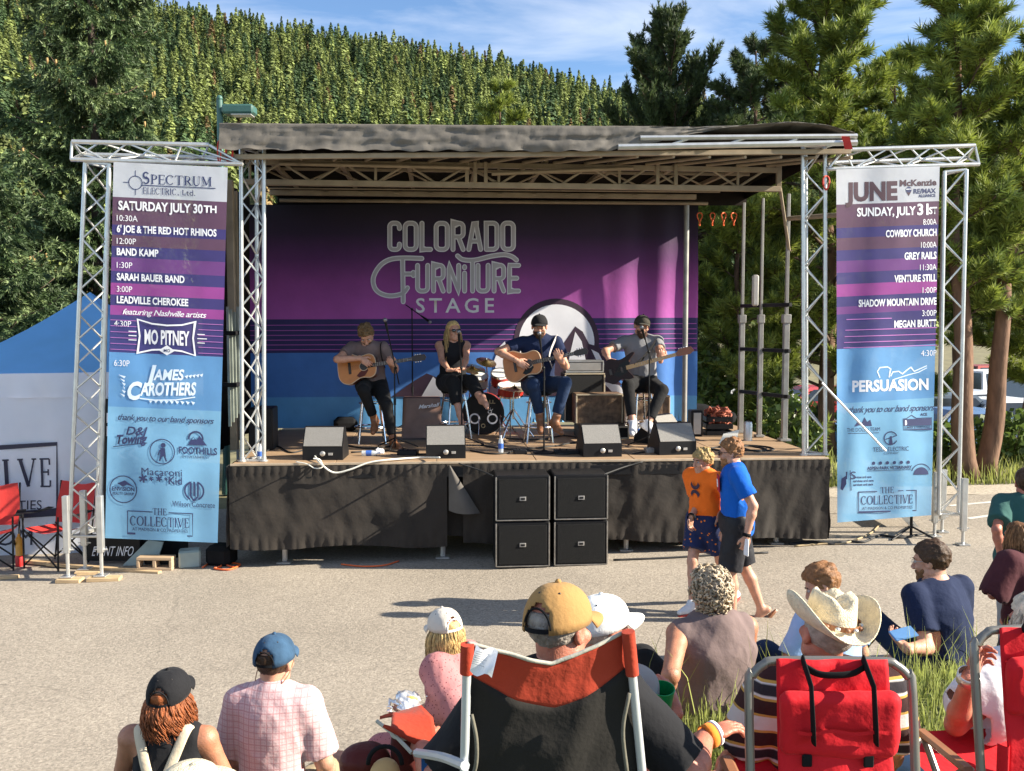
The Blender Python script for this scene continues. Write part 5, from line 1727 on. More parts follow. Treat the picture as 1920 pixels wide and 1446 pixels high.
# ---- cables lying over the deck
rc = random.Random(4)
for i, (pp, lab) in enumerate((([(660, 850), (720, 846), (790, 852), (850, 846)], 'black cable lying before the first two stools'), ([(880, 846), (930, 852), (990, 846), (1060, 850), (1085, 843)], 'black cable lying round the drink bottle'), ([(900, 836), (960, 842), (1030, 836), (1080, 830)], 'black cable behind the drink bottle'),
  ([(500, 845), (520, 838), (545, 850), (570, 842)], 'loose black cables beside the lattice column'), ([(1185, 852), (1220, 846), (1250, 850), (1240, 840)], 'black cable between the two lit wedges'), ([(1330, 842), (1370, 846), (1400, 838), (1440, 842), (1420, 846), (1380, 838)], 'coil of black cable at the bare end of the deck'),
  ([(640, 835), (690, 842), (740, 838), (770, 845)], 'dark cable under the bent guitarist'), ([(950, 822), (1010, 826), (1060, 818), (1100, 824)], 'dark cable behind the capped guitarist'), ([(1320, 846), (1350, 838), (1395, 834), (1436, 836), (1448, 842), (1410, 845), (1352, 842)], 'second loop of black cable at the bare end of the deck'))):
 pts = [Dk(px + rc.uniform(-3, 3), py + rc.uniform(-2, 2), .010) for px, py in pp]
 cable(lab, pts, .010, rubber)
# ---- stools
def stool(label, px, py, rz, h=.69):
 c = Dk(px, py)
 T = thing('bar_stool', label, 'stool', tuple(c), rz, 'chrome bar stools on stage')
 mb = MB(); mb.lathe([(.001, h - .06), (.165, h - .06), (.178, h - .045), (.178, h - .02), (.16, h), (.001, h + .008)], 20); part(mb, 'seat', blackcl, T, world=False)
 for k in range(4):
  a = pi / 4 + k * pi / 2
  mb = MB(); mb.path(smooth_pts([(cos(a) * .05, sin(a) * .05, h - .07), (cos(a) * .12, sin(a) * .12, h - .07), (cos(a) * .15, sin(a) * .15, h - .12), (cos(a) * .24, sin(a) * .24, .01)], 4), .014, 8); part(mb, 'leg', chrome, T, world=False)
 mb = MB(); mb.path([(cos(a) * .21, sin(a) * .21, .22) for a in np.linspace(0, 2 * pi, 25)[:-1]], .012, 8, closed=True); mb.path([(cos(a) * .16, sin(a) * .16, h - .16) for a in np.linspace(0, 2 * pi, 25)[:-1]], .008, 6, closed=True)
 part(mb, 'foot_ring', chrome, T, world=False)
 return T
st0 = stool('chrome bar stool under the bent guitarist', 697, 831, .2)
STOOLS = {'g1': (697, 831), 'w': (852, 824), 'g2': (1010, 830), 'b': (1200, 822)}
dup(st0, tuple(Dk(852, 824)), .5, 'chrome bar stool under the woman in sunglasses')
dup(st0, tuple(Dk(1010, 830)), .1, 'chrome bar stool under the capped guitarist')
dup(st0, tuple(Dk(1200, 822)), .35, 'chrome bar stool under the bass player')
# ---- microphone stands
def mic_stand(label, px, py, head, boom_from=None, tripod=False, mic=True, name='microphone_stand'):
 c = Dk(px, py); T = thing(name, label, 'microphone stand', tuple(c))
 d = c.y
 hd = head if isinstance(head, Vector) else P(head[0], head[1], d - .12)
 bf = P(boom_from[0], boom_from[1], d) if boom_from else Vector((c.x, c.y, hd.z - .25))
 bf.x, bf.y = c.x + (bf.x - c.x) * .3, c.y
 mb = MB(); mb.tube(c + Vector((0, 0, .02)), (c.x, c.y, bf.z), .011, .009)
 mb.tube((c.x, c.y, ZD + .55), (c.x, c.y, ZD + .63), .017)
 part(mb, 'pole', blackp, T)
 mb = MB()
 if tripod:
  for k in range(3):
   a = k * 2.094 + .4; mb.tube((c.x, c.y, c.z + .14), (c.x + cos(a) * .3, c.y + sin(a) * .3, c.z + .015), .009)
 else:
  mb.lathe([(.13, 0), (.13, .015), (.05, .03), (.015, .045)], 18, Matrix.Translation(c))
 part(mb, 'base', blackp, T)
 mb = MB(); d_ = (hd - bf); mb.tube(bf - d_ * .35, hd - d_.normalized() * .16, .008); mb.ball(bf, .02); part(mb, 'boom', blackp, T)
 if mic:
  mb = MB(); u_ = d_.normalized(); mb.tube(hd - u_ * .17, hd - u_ * .03, .012, .019, 10); mb.ball(hd, .027, 10, 1)
  part(mb, 'microphone', [blackp, M('mic_mesh', (.24, .24, .25), rough=.4, metal=.8, var=.3, vs=200)], T)
 return T
mic_stand('black microphone stand with raised boom standing alone left of the guitarists', 588, 800, (556, 640), (585, 672))
mic_stand('microphone stand before the bent guitarist, its black boom across his shoulder', 741, 842, (722, 600), (746, 690), True)
mic_stand('microphone stand before the woman in sunglasses', 866, 838, (860, 622), (864, 690), True)
mic_stand('microphone stand with a round base before the capped guitarist', 1020, 850, (1011, 625), (1016, 690))
mic_stand('microphone stand before the bass player', 1216, 840, (1203, 614), (1214, 660), True)
mic_stand('tall stand with a long slanting boom behind the woman, over the drums', 774, 806, (806, 604), (772, 580), True)
# ---- bottles and small things on the deck
clearp = M('clear_bottle', (.70, .76, .80), rough=.15, var=.05, alpha=.55)
bluel = M('blue_label', (.05, .14, .5), rough=.4)
def bottle(label, px, py, h=.2, lay=False, lbl=bluel):
 c = Dk(px, py); T = thing('water_bottle', label, 'bottle', tuple(c))
 Mx = Matrix.Translation((0, 0, .033)) @ Matrix.Rotation(pi / 2, 4, 'Y') if lay else Matrix.Identity(4)
 mb = MB(); mb.lathe([(.02, 0), (.032, .006), (.032, h * .62), (.026, h * .75), (.013, h * .9), (.013, h * .94)], 14, Mx); part(mb, 'body', clearp, T, world=False)
 mb = MB(); mb.lathe([(.0335, h * .25), (.0335, h * .55)], 14, Mx, caps=False); part(mb, 'label', lbl, T, world=False)
 mb = MB(); mb.lathe([(.015, h * .93), (.015, h)], 12, Mx); part(mb, 'cap', whitep, T, world=False)
 return T
bottle('clear water bottle standing on the deck by the capped guitarist', 939, 849, .21)
bottle('clear bottle standing under the bass player by his foot', 1196, 819, .21)
bottle('blue labelled bottle standing inside the foot of the lattice column', 488, 863, .19)
bottle('clear bottle lying on its side before the bent guitarist', 678, 855, .22, True)
def pedal(label, px, py, s_, mat, rz):
 c = Dk(px, py); mb = MB(); mb.box((c.x, c.y, c.z + s_[2] / 2), s_, rotz(rz), .008); mb.lathe([(.012, 0), (.012, .012)], 10, Matrix.Translation((c.x, c.y - s_[1] * .2, c.z + s_[2]))); mb.lathe([(.008, 0), (.008, .014)], 8, Matrix.Translation((c.x - s_[0] * .25, c.y + s_[1] * .2, c.z + s_[2])))
 single(mb, 'effects_pedal', mat, label, 'pedal', 'effects pedals on the deck')
pedal('small white effects pedal before the bent guitarist', 712, 850, (.10, .12, .05), whitep, .2)
pedal('black effects pedal beside the white one', 765, 853, (.24, .14, .06), blackp, -.1)
pedal('silver effects pedal between the two lit wedges', 1218, 849, (.12, .10, .06), alud, .3)
pedal('black pedal board before the capped guitarist', 1062, 851, (.30, .14, .05), blackp, .05)
pedal('dark pedal between the drink bottle and the stand base', 975, 851, (.16, .11, .05), blackp, .1)
# ---- amplifiers and cases at the back
def crate(name, label, cat, px0, px1, py0, py1, v, dp, mat, trim=None, bev=.012, panel=None):
 a, b_ = on_v(px0, py1, v), on_v(px1, py1, v); top_ = on_v(px0, py0, v)
 z0 = max(ZD, a.z) if abs(a.z - ZD) > .12 else ZD
 h = top_.z - z0; w = (b_ - a).length
 c = (a + b_) / 2
 T = thing(name, label, cat, (c.x, c.y, z0), SYAW)
 mb = MB(); mb.box((0, dp / 2, h / 2), (w, dp, h), None, bev); part(mb, 'cabinet', mat, T, world=False)
 if panel:
  mb = MB(); mb.box((0, -.004, h / 2), (w - .06, .012, h - .06), None, .004); part(mb, 'front_panel', panel, T, world=False)
 if trim:
  for (x, z, sx, sz) in ((0, h - .011, w - .01, .02), (0, .011, w - .01, .02), (-w / 2 + .011, h / 2, .02, h - .05), (w / 2 - .011, h / 2, .02, h - .05)):
   mb = MB(); mb.box((x, -.006, z), (sx, .018, sz), None, .003); part(mb, 'edge_trim', trim, T, world=False)
 return T
carved = M('carved_brown_leather', (.155, .095, .055), rough=.6, var=.65, vs=14, bump=1.0, bs=22, detail=3)
cream = M('cream_trim', (.50, .43, .31), rough=.5, var=.15)
crate('amplifier_cabinet', 'tall black bass amplifier cabinet with cream edges behind the capped guitarist', 'amplifier', 1058, 1134, 700, 792, 2.7, .42, blackp, cream, panel=M('black_grille', (.014, .014, .014), rough=.8, var=.3, vs=80))
T = crate('guitar_amplifier', 'silver framed amplifier head on top of the black cabinet', 'amplifier', 1060, 1132, 676, 699, 2.72, .30, M('amp_grey', (.10, .10, .10), rough=.4), alu, panel=alud)
crate('road_case', 'brown tooled leather case on the deck behind the bass player', 'case', 1079, 1168, 739, 797, 2.35, .42, carved, cream)
crate('road_case', 'second brown case half hidden behind the bass player', 'case', 1170, 1256, 742, 800, 2.3, .42, carved, tanp)
crate('gear_case', 'flat black case lying behind the pale lit wedge', 'case', 1085, 1180, 800, 812, 1.9, .45, blackp, cream)
# amplifier under a brown cloth
a, b_ = on_v(756, 820, 2.0), on_v(826, 820, 2.0)
T = thing('covered_amplifier', 'boxy amplifier under a wrinkled brown cloth between the first two stools', 'amplifier', tuple((a + b_) / 2), SYAW)
brownc = M('brown_vinyl_cover', (.20, .115, .085), rough=.5, var=.25, vs=5, bump=.4, bs=12)
w = (b_ - a).length; h = on_v(756, 752, 2.0).z - ZD
G = []
for j in range(16):
 row = []
 for i in range(41):
  s_ = i / 40 * (2 * w + .6) ; t = j / 15
  per = [(-w / 2, .3), (-w / 2, 0), (w / 2, 0), (w / 2, .3)]
  if s_ < .3: x, y = -w / 2, .3 - s_
  elif s_ < .3 + w: x, y = -w / 2 + (s_ - .3), 0
  else: x, y = w / 2, min(.3, s_ - .3 - w)
  dd_ = .03 * float(wnoise(np.array(s_ * 3), np.array(t * 2.2), 0, 91, 5, 2.4)) * t + .012 * sin(s_ * 40) * t
  row.append((x * (1 + .08 * t), y - abs(dd_) * 1.0 - .05 * t, h * (1 - t)))
 G.append(row)
mb = MB(); mb.sheet(G, flip=True); mb.box((0, .16, h - .01), (w - .01, .30, .02), None, .006)
part(mb, 'cover', brownc, T, world=False, angle=50)
mb = MB(); V, F = text_geo('Marshall', .02)
sx = w * .52 / V[:, 0].max(); mb.raw([( -w * .08 + x * sx + y * .02, -.075, h * .74 + y * .055 + x * sx * .12) for x, y in V], F); part(mb, 'badge', whitep, T, world=False)
crate('speaker_cabinet', 'dark speaker cabinet in the gloom behind the lattice column', 'speaker', 466, 512, 766, 832, 1.1, .4, blackp)
mb = MB(); c = Dk(648, 806); mb.box((c.x, c.y, c.z + .09), (.34, .5, .18), rotz(.2), .06); single(mb, 'gear_bag', blackcl, 'rounded black bag on the deck behind the first stool', 'bag')
mb = MB(); c = Dk(1335, 800); c.y += .6
mb.path(smooth_pts([(c.x - .42, c.y, c.z + .10), (c.x - .3, c.y, c.z + .17), (c.x, c.y, c.z + .15), (c.x + .3, c.y - .05, c.z + .11), (c.x + .48, c.y - .1, c.z + .06)], 4), [.05] + [.14] * 8 + [.12] * 5 + [.09] * 2 + [.04], 12, flat=1.6)
single(mb, 'gig_bag', blackcl, 'black soft guitar bag lying at the foot of the backdrop', 'bag')
T = thing('milk_crate', 'black crate of rusty red cords at the bare end of the deck', 'crate', tuple(Dk(1345, 815)))
c = Dk(1345, 815); mb = MB()
for (x, y, sx, sy) in ((0, -.15, .36, .015), (0, .15, .36, .015), (-.18, 0, .015, .3), (.18, 0, .015, .3)):
 for k in range(3): mb.box((c.x + x, c.y + y, c.z + .03 + .10 * k), (sx, sy, .07), None, .003)
mb.box((c.x, c.y, c.z + .01), (.34, .28, .02))
part(mb, 'basket', blackp, T)
mb = MB(); rr = random.Random(8)
for k in range(16):
 pts = [(c.x + rr.uniform(-.17, .17), c.y + rr.uniform(-.16, .13), c.z + rr.uniform(.12, .40)) for _ in range(5)]; mb.path(smooth_pts(pts, 4), .013, 5)
part(mb, 'cords', M('rust_cord', (.33, .09, .05), rough=.7, var=.5, vs=20), T, angle=0)['kind'] = 'stuff'
crate('battery_pack', 'small grey box stacked beside the crate of red cords', 'box', 1296, 1318, 770, 806, 2.1, .2, blackp, None, panel=alud)
mb = MB(); q = P(1366, 822, 11.6); mb.slab([q + Vector((-.12, 0, -.07)), q + Vector((.10, 0, -.02)), q + Vector((.14, .05, .10)), q + Vector((-.05, .05, .05))], Vector((0, .006, 0)))
single(mb, 'paper_sheet', M('paper', (.72, .68, .58), rough=.8, var=.05), 'tilted sheet of paper on the deck behind the walking man', 'paper')
mb = MB(); q = Dk(1369, 838); mb.box((q.x, q.y + .1, (q.z + P(1366, 836, 11.6).z) / 2 + .03), (.03, .03, .12), None, .003); single(mb, 'paper_stand', blackp, 'small black stand propping up the sheet of paper', 'stand')
mb = MB(); c = Dk(1402, 826); mb.lathe([(.06, 0), (.06, .22), (.05, .25), (.02, .26)], 14, Matrix.Translation(c)); single(mb, 'steel_flask', alu, 'shiny metal flask standing at the foot of the mast frame', 'flask')
# folded tent poles strapped upright behind the Saturday banner
T = thing('pole_bundle', 'upright bundle of folded metal poles beside the lattice column', 'poles', tuple(Dk(440, 862)))
for k, (px, v) in enumerate(((428, .5), (434, .55), (440, .6), (446, .65), (432, .75), (443, .8))):
 a, b_ = on_v(px + 4, 800 - 8 * k, v), on_v(px - 2, 575 + 5 * (k % 3), v); mb = MB(); mb.box((a + b_) / 2, (.03, .03, (b_ - a).length), None, .003); part(mb, 'pole', M('grey_green_pole', (.26, .29, .25), rough=.5, metal=.4, var=.2), T)
for z in (.35, .95):
 mb = MB(); c = on_v(436, 700, .62); mb.box((c.x, c.y, ZD + .5 + z), (.17, .3, .05), None, .01); part(mb, 'strap', blackcl, T)
# ---- drum kit
reds = M('red_drum_shell', (.40, .03, .02), rough=.2, var=.12, vs=5)
headm = M('drum_head', (.75, .75, .72), rough=.5, var=.05)
c = on_v(906, 764, 2.55); R0 = .285; c.z = ZD + R0 + .01
T = thing('bass_drum', 'black-headed bass drum with two white ringed holes behind the woman', 'drum', (c.x, c.y, ZD))
Mx = Matrix.Translation(c) @ rotz(SYAW - .12) @ Matrix.Rotation(pi / 2, 4, 'X')
mb = MB(); mb.lathe([(R0 - .01, -.38), (R0 - .01, 0)], 32, Mx); part(mb, 'shell', reds, T)
mb = MB(); mb.lathe([(R0, -.03), (R0 + .012, -.03), (R0 + .012, .012), (R0 - .012, .012)], 36, Mx, caps=False); part(mb, 'hoop', blackp, T)
mb = MB(); mb.lathe([(.001, .005), (R0 - .012, .005)], 32, Mx, caps=False); part(mb, 'front_head', blackp, T)
mb = MB()
to3 = lambda x, y, o: tuple(Mx @ Vector((x, -y, .006 + o)))
p_ = Print(mb, to3, off=.002)
for x in (-.12, .13): p_.ring((x, .07), .065, .022, 0)
p_.ring((0, .17), .025, .012, 1)
p_.text('ALL', .02, -.17, .05, 1, w=.15, bold=.03)
for k in range(5): p_.ring((.08 + .035 * cos(k * 1.3), -.07 + .05 * sin(k * 2.1)), .02, .006, 0, a0=k, a1=k + 4)
part(mb, 'head_print', [whitep, M('gold_print', (.35, .27, .15), rough=.4)], T, angle=0)
mb = MB()
for s_ in (-1, 1): mb.tube(Mx @ Vector((s_ * R0 * .9, -.1, -.12)), Vector((c.x + s_ * .38, c.y - .02, ZD + .01)), .009)
part(mb, 'spur', chrome, T)
def drum(name, label, px, py, r, h, d, tilt, mat=reds, legs=0):
 c = P(px, py, d); T = thing(name, label, 'drum', (c.x, c.y, ZD)); Mx = Matrix.Translation(c) @ Matrix.Rotation(tilt, 4, 'X')
 mb = MB(); mb.lathe([(r, -h), (r, 0)], 24, Mx); part(mb, 'shell', mat, T)
 mb = MB(); mb.lathe([(r + .008, -.02), (r + .008, .008), (r - .01, .008)], 24, Mx, caps=False); mb.lathe([(r + .008, -h - .005), (r + .008, -h + .02)], 24, Mx, caps=False); part(mb, 'rim', chrome, T)
 mb = MB(); mb.lathe([(.001, .004), (r, .004)], 24, Mx, caps=False); part(mb, 'head', headm, T)
 mb = MB(); mb.tube((c.x, c.y, c.z - h), (c.x, c.y, ZD + .3), .012)
 for k in range(3):
  a = k * 2.1 + .5; mb.tube((c.x, c.y, ZD + .34), (c.x + cos(a) * .24, c.y + sin(a) * .24, ZD + .01), .009)
 part(mb, 'stand', chrome, T)
drum('snare_drum', 'red snare drum with chrome rim beside the capped guitarist', 957, 722, .18, .14, 13.25, .25)
drum('tom_drum', 'bright red tom drum mounted over the bass drum', 938, 700, .13, .17, 13.45, .5)
drum('tom_drum', 'smaller tom drum mounted nearer the woman', 899, 706, .12, .16, 13.5, .5, M('silver_drum_shell', (.45, .46, .47), rough=.3, metal=.4))
brass = M('cymbal_brass', (.62, .48, .22), rough=.25, metal=1.0, var=.1)
def cymbal(label, px, py, d, r, tilt, base_px):
 c = P(px, py, d); b_ = P(base_px, 800, d); b_.z = ZD; T = thing('cymbal_stand', label, 'cymbal', tuple(b_))
 Mx = Matrix.Translation(c) @ Matrix.Rotation(tilt, 4, 'X') @ Matrix.Rotation(tilt * .6, 4, 'Y')
 mb = MB(); mb.lathe([(.001, .03), (.03, .026), (.05, .008), (r, -.012), (r, -.015), (.05, .004)], 28, Mx, caps=False); part(mb, 'cymbal', brass, T)
 mb = MB(); mb.tube(c + Vector((0, 0, .05)), (b_.x, b_.y, ZD + .5), .010); mb.tube((b_.x, b_.y, ZD + .5), (b_.x, b_.y, ZD + .25), .014)
 for k in range(3):
  a = k * 2.1; mb.tube((b_.x, b_.y, ZD + .4), (b_.x + cos(a) * .28, b_.y + sin(a) * .28, ZD + .01), .010)
 part(mb, 'stand', chrome, T)
cymbal('cymbal on a chrome stand behind the woman', 885, 690, 13.7, .2, .3, 880)
cymbal('cymbal on a stand half hidden by the capped guitarist', 965, 728, 13.1, .19, .12, 962)
cymbal('small cymbal over the drums', 912, 678, 13.75, .15, .4, 915)
# ---- things past the right end of the stage
T = thing('stair_unit', 'aluminium steps behind the Sunday banner at the stage end', 'stairs', tuple(gp(1672, 12.6)))
for k in range(4):
 q = P(1620 + 26 * k, 870 + 40 * k, 12.5); mb = MB(); mb.box((q.x, q.y, q.z), (.26, .8, .03), None, .004); part(mb, 'tread', alud, T)
for dy in (-.42, .42):
 a, b_ = P(1600, 850, 12.5 + dy), P(1735, 1002, 12.5 + dy); mb = MB(); mb.slab([a, b_, b_ + Vector((0, 0, -.12)), a + Vector((0, 0, -.12))], Vector((0, .03, 0))); part(mb, 'stringer', alu, T)
mb = MB()
mb.tube(P(1541, 718, 11.0), P(1661, 846, 10.85), .012, n=10)
single(mb, 'handrail', M('white_tube', (.78, .78, .76), rough=.3, metal=.3), 'white slanting tube in front of the Sunday banner by the column', 'rail')
T = thing('keyboard_stand', 'black folding tripod stand under the Sunday banner', 'stand', tuple(on_road(1708, 1005)))
g = on_road(1708, 1005)
mb = MB(); mb.tube(g + Vector((0, 0, .0)), g + Vector((0, 0, .62)), .018); mb.box(g + Vector((0, 0, .64)), (.24, .05, .03), None, .006); part(mb, 'pole', blackp, T)
for (px, py) in ((1752, 1012), (1672, 1014), (1712, 985)):
 e = on_road(px, py); mb = MB(); mb.tube(g + Vector((0, 0, .12)), e + Vector((0, 0, .01)), .012); part(mb, 'leg', blackp, T)
cable('heap of black and yellow cable along the ground past the stage end', road_pts([(1480, 1022), (1520, 1018), (1560, 1022), (1590, 1017), (1620, 1018), (1650, 1006), (1690, 1010), (1740, 1000)]), .016, rubber)
cable('tan cable on the ground past the stage end', road_pts([(1490, 1026), (1540, 1022), (1585, 1020), (1630, 1003), (1650, 985)]), .012, M('tan_cable', (.35, .26, .14), rough=.6))
cable('black cable running under the two walkers along the stage foot', road_pts([(1150, 1052), (1250, 1048), (1350, 1042), (1440, 1038)]), .012, rubber)
# ---- parked cars in the sunken car park
glassm = M('car_glass', (.02, .025, .03), rough=.08, var=.05, spec=.8)
tyrem = M('tyre_rubber', (.02, .02, .02), rough=.8)
def car(label, px, d, rz, col, L=4.4, Hh=1.5, van=False):
 g = gp(px, d); T = thing('parked_car', label, 'car', tuple(g), rz, 'cars parked beyond the pines')
 m_ = M('car_paint_%02d' % len([k for k in MATS if k.startswith('car_paint')]), col, rough=.25, var=.03, spec=.6)
 x0, x1 = -L / 2, L / 2
 low = [(x0, .35), (x0 - .02, .7), (x0 + .1, .92), (x0 + .5, .98), (x1 - 1.1, .96), (x1 - .25, .80), (x1, .62), (x1, .32)]
 if van: roof = [(x0 + .08, .95), (x0 + .2, Hh), (x1 - 1.7, Hh), (x1 - 1.0, .96)]
 else: roof = [(x0 + .35, .97), (x0 + 1.0, Hh), (x1 - 2.0, Hh), (x1 - 1.15, .95)]
 mb = MB()
 def loft(prof, ws):
  n = len(prof); V = [(x, s_ * w, z) for s_ in (-1, 1) for (x, z), w in zip(prof, ws)]
  F = [tuple(range(n)), tuple(range(2 * n - 1, n - 1, -1))] + [(i, n + i, n + (i + 1) % n, (i + 1) % n) for i in range(n)]
  mb.raw(V, F)
 loft(low, [.78, .84, .86, .86, .86, .84, .78, .78]); loft(roof, [.80, .62, .62, .80])
 part(mb, 'body', m_, T, world=False, angle=25)
 for s_ in (-1, 1):
  q = [Vector((roof[0][0] + .22, s_ * .795, 1.0)), Vector((roof[1][0] + .12, s_ * .645, Hh - .08)), Vector((roof[2][0] - .05, s_ * .645, Hh - .08)), Vector((roof[3][0] - .25, s_ * .795, 1.0))]
  mb = MB(); mb.slab(q, Vector((0, s_ * .012, .002))); part(mb, 'window', glassm, T, world=False)
  for xw in (x0 + .85, x1 - .85):
   mb = MB(); Mx = Matrix.Translation((xw, s_ * .80, .33)) @ Matrix.Rotation(pi / 2, 4, 'X'); mb.lathe([(.2, -.09), (.33, -.1), (.33, .1), (.2, .09)], 20, Mx); w_ = part(mb, 'wheel', tyrem, T, world=False)
   mb = MB(); mb.lathe([(.2, -.105), (.2, .105)], 16, Mx); part(mb, 'rim', alud, w_, world=False)
 for (xa, za, xb, zb) in ((roof[3][0] - .04, 1.0, roof[2][0] + .05, Hh - .06), (roof[0][0] + .02, 1.02, roof[1][0] - .03, Hh - .06)):
  sg = 1 if xa > 0 else -1
  mb = MB(); mb.slab([Vector((xa + .015 * sg, -.68, za)), Vector((xa + .015 * sg, .68, za)), Vector((xb + .015 * sg, .55, zb)), Vector((xb + .015 * sg, -.55, zb))], Vector((.012 * sg, 0, .006))); part(mb, 'windscreen', glassm, T, world=False)
 for s_ in (-1, 1):
  mb = MB(); mb.box((x1 - .03, s_ * .6, .66), (.1, .26, .12), None, .02); part(mb, 'headlight', chrome, T, world=False)
  mb = MB(); mb.box((x0 + .02, s_ * .66, .8), (.1, .2, .14), None, .02); part(mb, 'tail_light', M('tail_red', (.4, .02, .02), rough=.3), T, world=False)
 return T
for (px, d, rz, col, L, Hh, van, lab) in ((1912, 33, .35, (.75, .75, .75), 4.9, 1.9, True, 'white van parked beyond the leaning pine trunk'), (1905, 27, .2, (.70, .72, .74), 4.4, 1.45, False, 'white saloon parked in front of the white van'), (1836, 30, .3, (.55, .60, .66), 4.4, 1.45, False, 'pale silver car seen between the two pine trunks'), (1775, 27, .1, (.12, .15, .19), 4.5, 1.6, True, 'dark car behind the tower lattice'),
  (1500, 26, -.2, (.08, .22, .48), 4.3, 1.45, False, 'blue car seen between the mast frame and the column'), (1440, 31, .1, (.72, .72, .72), 4.4, 1.5, True, 'white car seen through the mast frame'), (1560, 33, .25, (.42, .04, .05), 4.4, 1.45, False, 'red car behind the column beside the Sunday banner'), (1890, 40, .3, (.35, .06, .04), 4.6, 1.7, True, 'dull red car far back in the car park'), (1845, 24.5, .15, (.10, .20, .42), 4.2, 1.4, False, 'blue car low between the pine trunks')):
 car(lab, px, d, rz, col, L, Hh, van)
